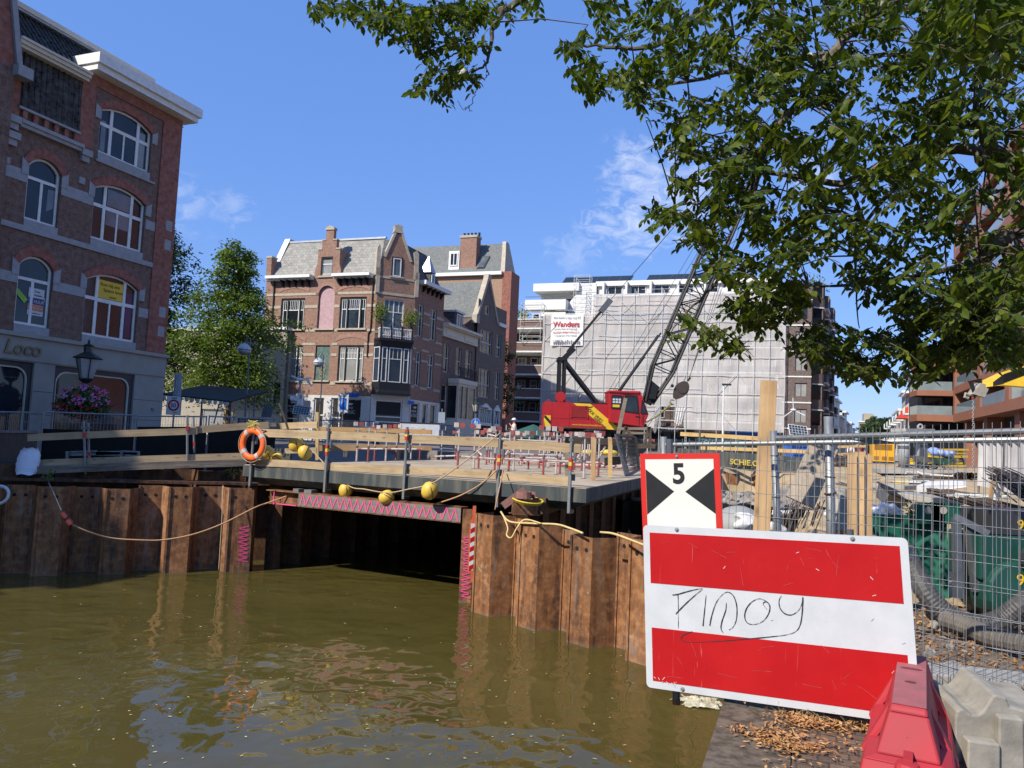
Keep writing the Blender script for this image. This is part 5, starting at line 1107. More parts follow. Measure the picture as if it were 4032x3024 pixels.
hm.prism([hk+dd*(.62*math.cos(t)*(1 if math.cos(t)>0 else 1.0))+sd*.40*math.sin(t)*(1-.35*max(0,-math.cos(t)))-V3((0,.12,0))for t in[2*math.pi*k/18 for k in range(18)]],(0,.3,0));hm.beam(hkt,hkt+dd*.25,.12,.12);hm.lathe(hk+V3((0,-.13,0))+dd*.15,[(.3,0),(.3,-.03)],16,(0,1,0));hm.build('hook_block',ck)
hh=MB(mGalvDk);h0=hk-dd*.55;hh.tube([h0,h0-dd*.15,h0-dd*.25+sd*.15,h0-dd*.42+sd*.1,h0-dd*.45-sd*.05,h0-dd*.36-sd*.14],.045,6);hh.build('hook',ck)
hl=MB(mBlack)
for k in(-.12,0,.12):hl.tube([hkt+dd*.1+V3((0,k,0))*.6,corner(BL*.72,1.2,0)+V3((k*3,0,0))],.015,4)
hl.tube([at('D',1035,1060,45.4),at('D',1150,1000,45.4),at('D',1185,968,45.4),at('D',1290,600,45.6)],.012,4);hl.ball(at('D',1186,968,45.4),.1)
hl.build('hoist_cable',ck)
sg_=MB(M('green_sling',(.28,.25,.08),(.12,.11,.05),12,rough=.8));e0=h0-dd*.35;e1_=fK(5.9,-.3,3.0);sg_.tube([e0+(e1_-e0)*k/8+V3((0,0,-.12*math.sin(math.pi*k/8)))for k in range(9)],.05,6);sg_.build('lifting_sling',ck)
# ================================================================ sheet pile walls
rusts=[rust('rusty_steel_%s'%'abcd'[i],i*3.7,(1.0,1.1,.9,1.05)[i])for i in range(4)]
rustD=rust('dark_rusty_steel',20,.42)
mHole=mBlackM
def pile_wall(name,a,b,s0,z0,z1,label,out=1,per=1.2,dep=.38,mats=rusts,ztops=None,holes=True,dz=None):
 """trapezoid steel sheet piles from a to b (xy); out: side of the outer flange (+1 = right of a->b)"""
 a=V3((a[0],a[1],0));b=V3((b[0],b[1],0));L=(b-a).length;e=(b-a)/L;n=V3((e.y,-e.x,0))*out
 t=thing(name,(a+b)/2+UP*z0,label,'sheet piling',0)
 k=math.floor(-s0/per)-1;r=random.Random(hash(name)%97 if False else len(label))
 while s0+k*per<L:
  base=s0+k*per
  prof=[(0,0),(.44,0),(.6,dep),(1.04,dep),(1.2,0)]
  pts=[(max(0,min(L,base+s)),d)for s,d in prof]
  zt=z1+(dz[k%len(dz)]if dz else r.uniform(-.035,.035))
  if pts[-1][0]-pts[0][0]>.15:
   m=MB(mats[k%len(mats)])
   fr=[a+e*s+n*d for s,d in pts];th=.014
   bk=[]
   for i,p in enumerate(fr):
    bk.append(p-n*th)
   for i in range(4):
    if(fr[i+1]-fr[i]).length<1e-3:continue
    m.hexa([fr[i]+UP*z0,fr[i+1]+UP*z0,bk[i+1]+UP*z0,bk[i]+UP*z0],[fr[i]+UP*zt,fr[i+1]+UP*zt,bk[i+1]+UP*zt,bk[i]+UP*zt])
   for s in(.0,.6):
    if 0<base+s<L:p=a+e*(base+s)+n*(0 if s==0 else dep);m.beam(p+UP*z0,p+UP*(zt-.002),.045,.045,e)
   if holes:
    m.use(mHole)
    for s,d in((.12,0),(.32,0),(.72,dep),(.92,dep)):
     if 0.03<base+s<L-.03:p=a+e*(base+s)+n*(d+.002)+UP*(zt-.2);m.lathe(p,[(.034,0),(.034,.004)],10,n)
   m.build('sheet_pile',t)
  k+=1
 return t
pwl=pile_wall('sheet_pile_wall',(-15.6,13.44),(-5.55,17.6),2.39+6.0-1.2*7+.02,-2.4,.27,'long rusty sheet pile wall at the left side of the brown canal',1)
pwr=pile_wall('sheet_pile_wall',(-.24,14.5),(4.6,8.95),-.55,-2.4,.22,'sunlit rusty sheet pile wall with yellow hoses on top, left of the striped board',1,dz=(.04,.0,-.06,.03,-.03),dep=.42)
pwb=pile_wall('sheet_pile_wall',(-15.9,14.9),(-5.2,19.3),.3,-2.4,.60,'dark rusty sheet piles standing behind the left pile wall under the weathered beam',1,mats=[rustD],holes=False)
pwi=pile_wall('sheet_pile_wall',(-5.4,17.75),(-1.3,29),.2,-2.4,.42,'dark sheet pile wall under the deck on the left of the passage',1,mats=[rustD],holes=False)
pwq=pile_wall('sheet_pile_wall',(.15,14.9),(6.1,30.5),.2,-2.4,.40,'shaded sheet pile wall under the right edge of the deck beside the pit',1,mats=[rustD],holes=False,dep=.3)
pwf=pile_wall('sheet_pile_wall',(6.5,34.9),(15,34.3),.2,-2.4,.55,'brown sheet piles closing the far end of the excavation pit',1,holes=False)
MB(rustD).beam((-15.8,14.5,.33),(-5.3,18.6,.33),.5,.06).build('filler_plate',pwb)
def zig(pts_a,pts_b,nz,w,n,name,par):
 """zigzag ribbon between two lines (lists of 2 points), raised along n"""
 m=MB(mPink);a0,a1=map(Vector,pts_a);b0,b1=map(Vector,pts_b);P_=[]
 r=random.Random(nz)
 for i in range(nz*2+1):
  t=min(1,max(0,(i+r.uniform(-.18,.18))/(nz*2)));p=(a0+(a1-a0)*t)if i%2 else(b0+(b1-b0)*t);o_=(a0-b0).lerp(a1-b1,t)*r.uniform(-.05,.1)
  P_.append(p+n*.004+(o_ if i%2 else-o_*.5))
 for p,q in zip(P_,P_[1:]):m.beam(p,q,w,.003,n)
 m.build(name,par)
BLa=V3((-5.25,17.35,0));BRa=V3((-.80,15.05,0));bn_=(BRa-BLa).normalized();bnn=V3((bn_.y,-bn_.x,0))
wb=thing('walking_beam' if False else 'steel_beam',(BLa+BRa)/2,'rusty steel beam spanning the canal opening with a pink zigzag sprayed along it','beam')
m=MB(rust('beam_rust',9,.9));
m.beam(BLa+UP*.135,BRa+UP*.135,.02,.27);m.beam(BLa+UP*.275,BRa+UP*.275,.28,.02);m.beam(BLa-UP*.005,BRa-UP*.005,.28,.02);m.build('web_and_flanges',wb)
mf=MB(M('bare_steel',(.20,.185,.17),(.13,.105,.085),4,(1,1,3),rough=.6));s0_=BLa+bn_*.95+bnn*.142;mf.beam(s0_+UP*.135,BRa+bnn*.142+UP*.135,.012,.262);mf.build('side_plate',wb)
zig((BLa+bn_*1.0+bnn*.152+UP*.25,BRa-bn_*.05+bnn*.152+UP*.25),(BLa+bn_*1.0+bnn*.152+UP*.02,BRa-bn_*.05+bnn*.152+UP*.02),22,.022,bnn,'paint_zigzag',wb)
pe=MB(mPink);pe.beam(BLa+bn_*.25+bnn*.145+UP*.0,BLa+bn_*.9+bnn*.145+UP*0,.02,.02);pe.beam(BLa+bn_*.25+bnn*.145-UP*.02,BLa+bn_*.25+bnn*.145+UP*.25,.02,.02,bn_);pe.build('paint_edge',wb)
bx=MB(mGalv);bx.beam(BLa+bn_*.75+UP*.32,BLa+bn_*.9+UP*.32,.22,.07);bx.beam(BLa+bn_*1.05+UP*.32,BLa+bn_*1.25+UP*.32,.2,.07);bx.build('clamp',wb)
e_p=thing('steel_post',(-.72,15.0,-2.4),'rusty edge post with pink zigzag on the right of the canal opening','post');m=MB(rusts[1]);m.box(-.83,14.93,-2.4,-.60,15.05,.25);m.build('post',e_p)
nv=V3((0,-1,0));zig((V3((-.81,14.925,-1.42)),V3((-.81,14.925,-.25))),(V3((-.62,14.925,-1.42)),V3((-.62,14.925,-.25))),12,.02,nv,'paint_zigzag',e_p)
pa_,pb_=at('I',1725,1130,17.3),at('I',1735,870,17.3);qa_,qb_=at('I',1795,1130,17.3),at('I',1810,870,17.3)
Ldir=V3((10.05,4.16,0)).normalized();Ln=V3((Ldir.y,-Ldir.x,0))
def onw(p,k=.0):
 o_=V3((-15.6,13.44,0))+Ln*(.385+k);d_=(p-EYE);t=(o_-EYE).dot(Ln)/d_.dot(Ln);return EYE+d_*t
ep2=thing('steel_post',(-5.85,17.1,-2.4),'rusty end post of the left pile wall with a pink zigzag down to the water','post')
zp=[onw(p,.03)for p in(pa_,pb_,qa_,qb_)];m=MB(rusts[2]);c0=onw(at('I',1705,1000,17),.0);c1=onw(at('I',1820,1000,17),.0)
for c_ in(c0,c1):c_.z=0
m.hexa([c0+UP*-2.4,c1+UP*-2.4,c1+UP*-2.4+Ln*.03,c0+UP*-2.4+Ln*.03][::-1],[c0+UP*.27,c1+UP*.27,c1+UP*.27+Ln*.03,c0+UP*.27+Ln*.03][::-1]);m.build('post',ep2)
zig((zp[0],zp[1]),(zp[2],zp[3]),8,.022,Ln,'paint_zigzag',ep2)
# ================================================================ bridge deck of precast slabs
DL=V3((-5.95,17.5,0));DR=V3((1.42,14.0,0));de=(DR-DL).normalized();dn_=V3((-de.y,de.x,0));dback=V3((.32,.947,0)).normalized()
dk=thing('bridge_deck',(DL+DR)/2+UP*.4,'temporary bridge deck of precast concrete slabs crossing the canal','bridge')
ZT=.80
for i in range(3):
 g0=i*4.6+(0.0 if i==0 else.04);g1=(i+1)*4.6
 for(nm_,mt,zt,zb,ins)in(('deck_slab',mConcDk,ZT-.012,.54,0),):
  a,b=DL+dback*g0,DR+dback*g0;c,d_=DR+dback*g1,DL+dback*g1
  m=MB(mt);m.hexa([p+UP*.54 for p in(a,b,c,d_)],[p+UP*(ZT-.012)for p in(a,b,c,d_)])
  q=[a+de*.35+dback*.25,b-de*.35+dback*.25,c-de*.35-dback*.25,d_+de*.35-dback*.25];m.hexa([p+UP*.38 for p in q],[p+UP*.54 for p in(a,b,c,d_)]);m.build('deck_slab',dk)
tpm=MB(mDeck);q=[DL+de*.02+dback*.02,DR-de*.02+dback*.02,DR-de*.02+dback*13.7,DL+de*.02+dback*13.7];tpm.hexa([p+UP*(ZT-.011)for p in q],[p+UP*ZT for p in q]);tpm.build('deck_surface',dk)
q=[DL+dback*13.9,DR+dback*13.9,DR+dback*16.5,DL+dback*16.5];MB(mConcDk).hexa([p+UP*.2 for p in q],[p+UP*.84 for p in q]).build('abutment',dk)
def fp(t,z,off=0):
 return DL+de*t-dn_*off+UP*z
FLn=(DR-DL).length
def ft_(z,x,y,off=.05):
 p=pl(z,x,y,DL-dn_*off,dn_);return(p-DL).dot(de),p.z
tp_=[ft_('H',120,250)[0],ft_('H',500,300)[0],ft_('H',905,300)[0],ft_('H',1385,300)[0],ft_('H',1752,300)[0]]
mRY=(M('sticker_red',(.5,.03,.03),rough=.5),M('sticker_yellow',(.7,.5,.05),rough=.5))
where=('behind the orange lifebuoy','between the yellow floats and the pink beam','in the middle of the deck front','where the ropes are tied','at the right corner of the deck')
for i,t in enumerate(tp_):
 o=thing('railing_post',fp(t,.35,.06),'grey railing post clamped to the deck edge '+where[i],'post',rz_of(de),'railing posts along the deck edge')
 m=MB(mGalv);m.beam(fp(t,.34,.05),fp(t,1.02,.05),.05,.05,de);m.tube([fp(t,1.0,.05),fp(t,1.78,.05)],.026,8);m.build('tube',o)
 m=MB(mGalvDk);m.beam(fp(t-.03,.98,.0),fp(t+.06,.98,-.05),.03,.12);m.beam(fp(t+.05,1.35,.02),fp(t+.09,1.35,.02),.05,.16);m.beam(fp(t-.04,1.66,.05),fp(t+.04,1.66,.05),.06,.05);m.beam(fp(t,.36,-.15),fp(t,.36,.05),.05,.06);m.build('clamp',o)
 if i in(1,2,3,4):
  m=MB(mRY[0]);z0=(1.12 if i in(1,3,4)else 1.52)
  for k in range(3):m.use(mRY[k%2]).beam(fp(t,z0+k*.07,.05),fp(t,z0+k*.07+.068,.05),.058,.058,de)
  m.build('sticker_band',o)
def plank(name,p,q,h,w,mat,label,group=None,up=UP):
 p=V3(p);q=V3(q);d_=q-p;o=bpy.data.objects
 b=MB(mat);L=d_.length;r=random.Random(int(L*1000));n=8;R=[]
 for i in range(n+1):
  x=L*i/n;s=.006*math.sin(i*1.3+L);bow=.012*math.sin(math.pi*i/n)*r.uniform(.6,1)
  R.append(b.vs([(x,-w/2+s,-h/2+bow),(x,w/2+s,-h/2+bow),(x,w/2+s,h/2+bow),(x,-w/2+s,h/2+bow)]))
 for x,y in zip(R,R[1:]):
  for k in range(4):j=(k+1)%4;b.face((x+k,y+k,y+j,x+j))
 b.face([R[0]+k for k in range(4)]);b.face([R[-1]+k for k in(3,2,1,0)])
 ob=b.build(name);X=d_.normalized();Yv=UP.cross(X)if abs(X.z)<.9 else V3((0,1,0));Yv.normalize();Zv=X.cross(Yv)
 if up is not UP:Zv=(V3(up)-X*V3(up).dot(X)).normalized();Yv=Zv.cross(X)
 ob.matrix_world=Matrix(((X.x,Yv.x,Zv.x,p.x),(X.y,Yv.y,Zv.y,p.y),(X.z,Yv.z,Zv.z,p.z),(0,0,0,1)));WM[ob]=ob.matrix_world.copy()
 tag(ob,label,'plank',group);return ob
def fplank(za,xa,ya0,ya1,zb,xb,yb0,yb1,off,mat,label):
 A0=pl(za,xa,ya0,DL-dn_*off,dn_);A1=pl(za,xa,ya1,DL-dn_*off,dn_);B0=pl(zb,xb,yb0,DL-dn_*off,dn_);B1=pl(zb,xb,yb1,DL-dn_*off,dn_)
 h=((A0-A1).length+(B0-B1).length)/2
 return plank('rail_plank',(A0+A1)/2,(B0+B1)/2,h,.035,mat,label,'planks of the deck railing')
fplank('L',70,915,1010,'L',1795,975,1085,.0,wPale,'long upper railing plank running right from the lifebuoy')
fplank('L',1790,985,1080,'M',830,715,835,-.04,wPale,'upper railing plank in the middle of the deck front')
fplank('M',870,735,850,'M',1860,790,895,.0,wPale,'upper railing plank at the right end of the deck front')
fplank('L',20,1285,1375,'L',930,1335,1425,.0,wPale,'left toe board along the deck edge under the yellow floats')
fplank('L',940,1345,1425,'M',800,1110,1225,-.035,wPale,'middle toe board along the deck edge')
fplank('M',880,1140,1235,'M',1700,1195,1300,.0,wPale,'right toe board ending near the deck corner')
def Lr(t,z,off=0):return V3((-10.6,16.6,0)).lerp(V3((-5.9,18.4,0)),t)+UP*z-V3((.357,-.934,0))*off*-1
LP=V3((-10.6,16.6,0));LQ=V3((-5.9,18.4,0));le=(LQ-LP).normalized();lnn=V3((-le.y,le.x,0))
def lp(z,x,y,off=0):return pl(z,x,y,LP-lnn*off,lnn)
def lplank(a,b,h0,off,mat,label,nm_='rail_plank',w=.04):
 A0=lp(*a[0],off);A1=lp(*a[1],off);B0=lp(*b[0],off);B1=lp(*b[1],off);h=((A0-A1).length+(B0-B1).length)/2
 return plank(nm_,(A0+A1)/2,(B0+B1)/2,h,w,mat,label,'planks of the left bank railing')
lplank((('Y',410,240),('Y',450,340)),(('I',1432,155),('I',1432,205)),0,.0,wPale,'upper railing plank of the left bank, half in shadow')
lplank((('I',1380,150),('I',1380,200)),(('I',1950,110),('I',1950,160)),0,-.05,wPale,'short upper railing plank leading to the lifebuoy')
lplank((('Y',545,640),('Y',545,740)),(('I',1800,335),('I',1800,385)),0,.0,wPale,'lower railing plank of the left bank above the weathered beam')
A0,A1,B0,B1=lp('Y',470,740,.12),lp('Y',440,855,.12),lp('I',1790,390,.12),lp('I',1790,425,.12)
plank('weathered_beam',(A0+A1)/2,(B0+B1)/2,.16,.2,wOld,'cracked weathered timber beam lying on top of the dark sheet piles',None)
for nm2,(x0,y0),(x1,y1),off in(('in front of the black sheeting',(1300,30),(1330,860),.06),('just behind the first left bank post',(1370,60),(1385,610),-.2)):
 a=lp('Y',x0,y0,off);b=lp('Y',x1,y1,off);o=thing('railing_post',b,'steel railing post with red band '+nm2,'post');MB(mGalv).tube([b,a],.026,8).build('tube',o)
 c_=a.lerp(b,.22)if 'just' not in nm2 else a.lerp(b,.82);m=MB(mRY[0]);m.beam(c_,c_+(b-a)*.1,.06,.06,le);m.build('sticker_band',o);MB(mGalvDk).beam(a.lerp(b,.13)-le*.06,a.lerp(b,.13)+le*.06,.07,.03).build('clamp',o)
a=lp('I',1360,65,.06);b=lp('I',1360,460,.06);o=thing('railing_post',b,'steel railing post half way between the black sheeting and the lifebuoy','post');MB(mGalv).tube([b,a],.026,8).build('tube',o);MB(mRY[0]).beam(a.lerp(b,.2),a.lerp(b,.28),.058,.058,le).build('sticker_band',o)
a=lp('I',1405,80,-.2);b=lp('I',1410,340,-.2);o=thing('railing_post',b,'short thin post just right of the middle left bank railing post','post');MB(mGalv).tube([b,a],.022,8).build('tube',o);MB(mRY[0]).beam(a.lerp(b,.7),a.lerp(b,.8),.05,.05,le).build('sticker_band',o)
c_=pl('I',1835,275,DL-dn_*.16,dn_)
lbu=thing('lifebuoy',c_,'orange lifebuoy hanging on the railing at the left end of the deck','lifebuoy')
R_=.30;MB(mOrange).torus(c_,R_,.075,-dn_,40,12,.75).build('ring',lbu,smooth=True)
m=MB(M('reflective_tape',(.5,.5,.5),rough=.3))
for k in range(4):
 t=rad(35+90*k);d_=de*math.cos(t)+UP*math.sin(t);tt=-de*math.sin(t)+UP*math.cos(t);a=c_+d_*R_
 pts=[]
 for s_ in(-.042,.042):
  pts.append([a+tt*s_+d_*(.079*math.cos(u))+(-dn_)*(.062*math.sin(u))for u in[2*math.pi*j/12 for j in range(12)]])
 b0=m.vs(pts[0]);b1_=m.vs(pts[1])
 for j in range(12):jj=(j+1)%12;m.face((b0+j,b0+jj,b1_+jj,b1_+j))
m.build('tape_band',lbu,smooth=True)
m=MB(mRope)
for k in range(4):
 t0=rad(35+90*k);t1=rad(125+90*k);P_=[c_+(de*math.cos(t0+(t1-t0)*j/8)+UP*math.sin(t0+(t1-t0)*j/8))*(R_+.08+.02*math.sin(math.pi*j/8))-dn_*.02 for j in range(9)];m.tube(P_,.007,5)
m.build('grab_line',lbu)
m=MB(M('yellow_knot',(.6,.5,.12),(.4,.33,.08),20,rough=.9));r=random.Random(4)
for k in range(14):p=c_+UP*(.42+r.uniform(-.06,.08))+de*r.uniform(-.1,.14)-dn_*r.uniform(0,.08);m.tube([p+V3((r.uniform(-.07,.07),r.uniform(-.03,.03),r.uniform(-.06,.06)))for _ in range(5)],.01,5)
rk=m.build('rope_knot',origin=c_+UP*.42,label='tangled yellow rope knot above the lifebuoy',cat='rope')
def float_at(z,x,y,Y,r,lab,tilt):
 c=at(z,x,y,Y);o=thing('float',c,lab,'float',0,'yellow rope floats')
 m=MB(mYelBuoy);ax=V3((math.sin(tilt),0,math.cos(tilt)));m.lathe(c,[(.03,-r*1.08),(r*.55,-r*.98),(r*.86,-r*.6),(r*1.0,-.1*r),(r*.98,.3*r),(r*.8,.75*r),(r*.45,1.02*r),(.03,1.02*r)],18,ax);m.build('body',o,smooth=True)
 q=MB(M('tarred_rope',(.03,.025,.02),rough=.9));q.tube([c+ax*r*1.0,c+ax*r*1.3+V3((.02,0,.01))],.015,6);q.torus(c+V3((.01,-.0,0)),r*1.0,.008,V3((math.cos(tilt),.3,math.sin(tilt))),20,4);q.build('rope_loop',o)
 return c
fA=float_at('H',345,195,17.2,.155,'upper yellow float resting on the deck behind the plank',.3)
fB_=float_at('H',392,236,17.0,.15,'yellow float lying against the deck plank right of the upper one',-.4)
fC_=float_at('H',195,237,17.6,.15,'yellow float half behind the orange lifebuoy',.6)
fD=float_at('H',250,268,17.9,.13,'small yellow float mostly hidden behind the toe board',1.2)
fE=float_at('H',600,430,16.4,.145,'yellow float hanging below the deck edge, leftmost of the hanging three',.1)
fF=float_at('H',810,466,15.75,.145,'yellow float resting on the pink striped beam',1.1)
fG=float_at('H',1030,432,15.0,.16,'yellow float hanging at the right under the deck edge',.3)
def rope(name,pts,r,mat,label,cat='rope'):
 P_=[V3(p)for p in pts];Q_=[]
 for i in range(len(P_)-1):
  a,b,c,d_=P_[max(i-1,0)],P_[i],P_[i+1],P_[min(i+2,len(P_)-1)]
  for k in range(6):t=k/6;Q_.append(.5*((2*b)+(c-a)*t+(2*a-5*b+4*c-d_)*t*t+(3*b-a-3*c+d_)*t**3))
 Q_.append(P_[-1]);return MB(mat).tube(Q_,r,6).build(name,origin=P_[0],smooth=True,label=label,cat=cat)
post4=fp(tp_[3],1.72,.08)
rope('rope',[at('H',365,150,17.0),at('H',450,250,16.9),at('H',605,400,16.3),at('H',700,425,15.9),at('H',815,442,15.6),at('H',920,425,15.2),at('H',1045,392,14.9),at('H',1200,290,14.6),post4],.012,mRope,'tan rope strung through the yellow floats up to the railing post')
rope('rope',[fp(tp_[3],1.05,.1),at('H',1290,400,14.6),at('H',1180,460,14.8),at('H',1050,503,15.1)],.014,mRopeO,'thick rope sagging from the railing post to the steel beam')
rope('rope',[fp(tp_[3]+.12,1.05,.1),at('H',1385,430,14.2),at('H',1365,530,14.1)],.012,mRopeO,'thin rope hanging straight down beside the railing post')
rope('rope',[at('I',350,550,15.3),at('I',395,640,15.2),at('I',450,765,15.1)],.012,mGalvDk,'grey cable hanging over the left pile wall down to a red plug')
pl0=at('I',452,770,15.1);pl1=at('I',518,855,15.15);d_=(pl1-pl0);m=MB(M('plug_red',(.28,.05,.045),rough=.6))
o=thing('cable_plug',pl0,'red cable coupling hanging in front of the left pile wall','plug');m.tube([pl0,pl0+d_*.45],.045,10);m.tube([pl0+d_*.55,pl1],.055,10);m.build('housing',o);MB(mBlack).tube([pl0+d_*.44,pl0+d_*.56],.06,10).build('collar',o)
rope('cable',[pl1,at('I',640,910,15.3),at('I',800,955,15.6),at('I',1000,970,15.8),at('I',1180,970,16.0),at('I',1400,930,16.2),at('I',1620,850,16.5),at('I',1850,735,16.8),at('H',200,495,17.0),at('H',310,455,17.1)],.016,mRopeO,'orange cable sagging along the left pile wall to the steel beam','cable')
rope('rope',[at('I',1620,575,16.75),at('I',1612,800,16.7),at('I',1600,1000,16.7),at('I',1588,1190,16.7)],.01,mRope,'pale rope hanging vertically down the left pile wall into the water')
o=thing('beacon_board',at('H',1255,850,14.4),'narrow red and white striped beacon board on the corner of the right pile wall','beacon')
pA,pB_,pC_,pD_=at('H',1235,600,14.35),at('H',1276,590,14.35),at('H',1274,850,14.35),at('H',1238,868,14.35)
ff=FR((pA.x,pA.y),(pB_-pA));wv=(pB_-pA).length;h0,h1=pC_.z,pA.z
m=MB(M('beacon_orange',(.62,.12,.05),rough=.5),ff);m.prism([(0,0,h0),(wv,0,h0),(wv,0,h1),(wv*.75,0,h1+.1),(wv*.25,0,h1+.1),(0,0,h1)],(0,.05,0));m.box(wv*.3,0,h1+.1,wv*.7,.05,h1+.32);m.box(wv*.4,0,h0-.18,wv*.7,.05,h0);m.build('frame',o)
m=MB(mWhiteS,ff);m.box(.025,-.006,h0+.03,wv-.025,0,h1-.0);m.use(mRedS);k=0;st=(h1-h0)/5.2
for k in range(5):
 z=h0+.02+k*st;m.prism([(.026,-.010,z),(wv-.026,-.010,z+st*.35),(wv-.026,-.010,min(h1,z+st*.85)),(.026,-.010,z+st*.5)],(0,.004,0))
m.build('stripes',o)
rope('hose',[at('H',1395,540,13.8),at('H',1440,590,13.5),at('H',1560,600,13.0),at('H',1680,605,12.6),at('H',1750,625,12.3),at('H',1815,650,12.0)],.018,mHoseY,'yellow hose lying along the top of the right pile wall','hose')
rope('hose',[at('H',1400,545,13.8),at('H',1430,620,13.45),at('H',1425,660,13.3),at('H',1450,672,13.2),at('H',1480,620,13.2),at('H',1520,580,13.2),at('H',1600,600,12.8)],.014,mHoseY,'looped yellow hose drooping over the right pile wall','hose')
rope('hose',[at('H',1905,645,11.8),at('H',1960,650,11.6),at('H',2010,665,11.4),at('H',2075,690,11.1),at('H',2140,715,10.8)],.018,mHoseY,'yellow hose ending behind the red and white board','hose')
sp=MB(M('strap_pink',(.26,.13,.11),(.19,.09,.08),10,rough=.9));a,b=at('M',885,1555,14.0),at('M',1160,1355,14.0);sp.beam(a,b,.03,.13,UP)
c_=at('M',1160,1420,14.0)
for k in range(20):
 t0,t1=k*.55,(k+1)*.55;r0,r1=.19-.006*k,.19-.006*(k+1);f_=lambda t,r:c_+V3((r*math.cos(t),r*.9*math.sin(t),0));sp.hexa([f_(t0,r0)-UP*.06,f_(t1,r1)-UP*.06,f_(t1,r1-.012)-UP*.06,f_(t0,r0-.012)-UP*.06],[f_(t0,r0)+UP*.06,f_(t1,r1)+UP*.06,f_(t1,r1-.012)+UP*.06,f_(t0,r0-.012)+UP*.06])
sp.build('lifting_strap',origin=c_,label='faded pink lifting strap coiled on the beam end below the deck corner',cat='strap')
cl=MB(M('coil_yellow',(.65,.5,.05),rough=.6))
for k in range(4):cl.torus(at('M',1195,1475+k*8,14.05),.28-.01*k,.014,V3((.1,-.15,1)),26,6)
cl.build('hose_coil',origin=at('M',1195,1480,14.05),label='coil of thin yellow hose under the pink strap',cat='hose')
hb=MB(rusts[0]);a,b=at('M',1000,1560,14.1),at('M',1320,1570,14.3)
for off in(-.13,0,.13):hb.beam(a+V3((0,off,0)),b+V3((0,off,0)),.02,.24)
hb.beam(a+UP*.13,b+UP*.13,.3,.02);hb.beam(a-UP*.13,b-UP*.13,.3,.02);hb.build('beam_stub',origin=a,label='short rusty beam stub on the right pile wall under the pink strap',cat='beam')
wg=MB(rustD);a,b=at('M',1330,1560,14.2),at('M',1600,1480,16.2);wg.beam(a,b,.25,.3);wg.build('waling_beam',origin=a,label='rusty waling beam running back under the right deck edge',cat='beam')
# ================================================================ formwork props on the deck
mPW=M('prop_white',(.50,.45,.42),(.36,.29,.26),9,rough=.5);mPR=M('prop_red',(.31,.06,.05),(.22,.055,.045),9,rough=.5)
def make_prop(x,y,red,head):
 o=thing('scaffold_prop',(x,y,ZT),'x','prop');H=1.0
 base=V3((x,y,ZT));m=MB(mPR if red else mPW);m.tube([base,base+UP*.42],.028,7);m.use(mGalvDk).box(x-.06,y-.06,ZT,x+.06,y+.06,ZT+.012);m.build('outer_tube',o)
 m=MB(mPW);m.tube([base+UP*.42,base+UP*1.0],.022,7);m.build('inner_tube',o)
 m=MB(mGalvDk);m.lathe(base+UP*.42,[(.035,0),(.035,.06)],8);m.tube([base+UP*.93-V3((.1,0,0)),base+UP*.93+V3((.1,0,0))],.014,5);m.build('collar',o)
 if head:
  m=MB(mPR);
  for s_ in(-1,1):
   m.use(mPR if(s_>0)==(head==1)else mPW).box(x+s_*.02,y-.03,ZT+1.08,x+s_*.14,y+.03,ZT+1.2)if head<3 else m.use(mPW).box(x+s_*.10,y-.03,ZT+1.06,x+s_*.12,y+.03,ZT+1.2)
  m.use(mGalvDk).box(x-.12,y-.03,ZT+1.05,x+.12,y+.03,ZT+1.065);m.use(mPW).tube([base+UP*1.0,base+UP*1.06],.02,6);m.build('fork_head',o)
 return o
bases=[('M',320,1100),('M',520,1095),('M',780,1120),('M',955,1125),('M',1015,1118),('M',1200,1100),('M',1385,1170),('M',1545,1165),('M',1592,1158),('M',1750,1135),('M',1890,1215),('M',2025,1195),('M',2070,1190),('M',115,985),('M',290,980),('M',580,1090),('M',900,1035),('M',1100,1045),('M',1335,1085),('M',1460,1070),('M',1865,1120),('M',1955,1100),('L',1275,1320),('L',1415,1328),('L',1497,1310),('L',1637,1315),('L',1765,1300),('L',2060,1295),('L',1950,1290)]
pts=[on(z,x,y,ZT)for z,x,y in bases]
r=random.Random(11)
for k in range(24):pts.append(DL+de*r.uniform(1.8,7.3)+dback*r.uniform(8.8,13.4)+UP*ZT)
protos={}
Q=['nearest the deck edge','beside the long white rail tube','in the middle of the deck','towards the crane','near the brown boards']
for i,p in enumerate(pts):
 kind=(i%3!=1,(1,2,1,3,2)[i%5])
 lab=('red and white steel prop ' if kind[0]else 'white steel prop ')+('with a painted fork head ' if kind[1]<3 else 'with a bare fork head ')+'standing on the bridge deck'
 if kind not in protos:
  o=make_prop(p.x,p.y,*kind);protos[kind]=o;o['label']=lab;o['group']=lab
 else:dup(protos[kind],(p.x,p.y,ZT),r.uniform(-.3,.3),lab,lab,(1,1,r.uniform(.86,.97)))
for k,o in enumerate(protos.values()):o['group']=o['label']
tubes=[(('M',330,935),('M',830,975),20),(('M',870,965),('M',1380,1000),19.4),(('M',1390,990),('M',2130,1020),18.6),(('M',900,905),('M',1700,930),22),(('L',1280,1160),('L',2090,1165),22.6),(('M',420,700),('M',1640,760),21.5),(('M',1100,955),('M',2060,975),20.5),(('M',700,665),('M',800,690),21),(('M',1770,1020),('M',1850,905),18.5),(('M',860,990),('M',970,850),19.6),(('M',20,940),('M',310,930),23),(('M',540,965),('M',760,975),22.5),(('M',2080,960),('M',2160,820),20),(('M',560,860),('M',630,930),20)]
whr=['left part of the deck','front of the deck behind the railing','right part of the deck','back row of props','left prop row by the brown boards','prop heads','second row from the front','prop heads in the middle','right corner bracing','middle bracing','far left floor','floor behind the middle post','right end bracing','left bracing']
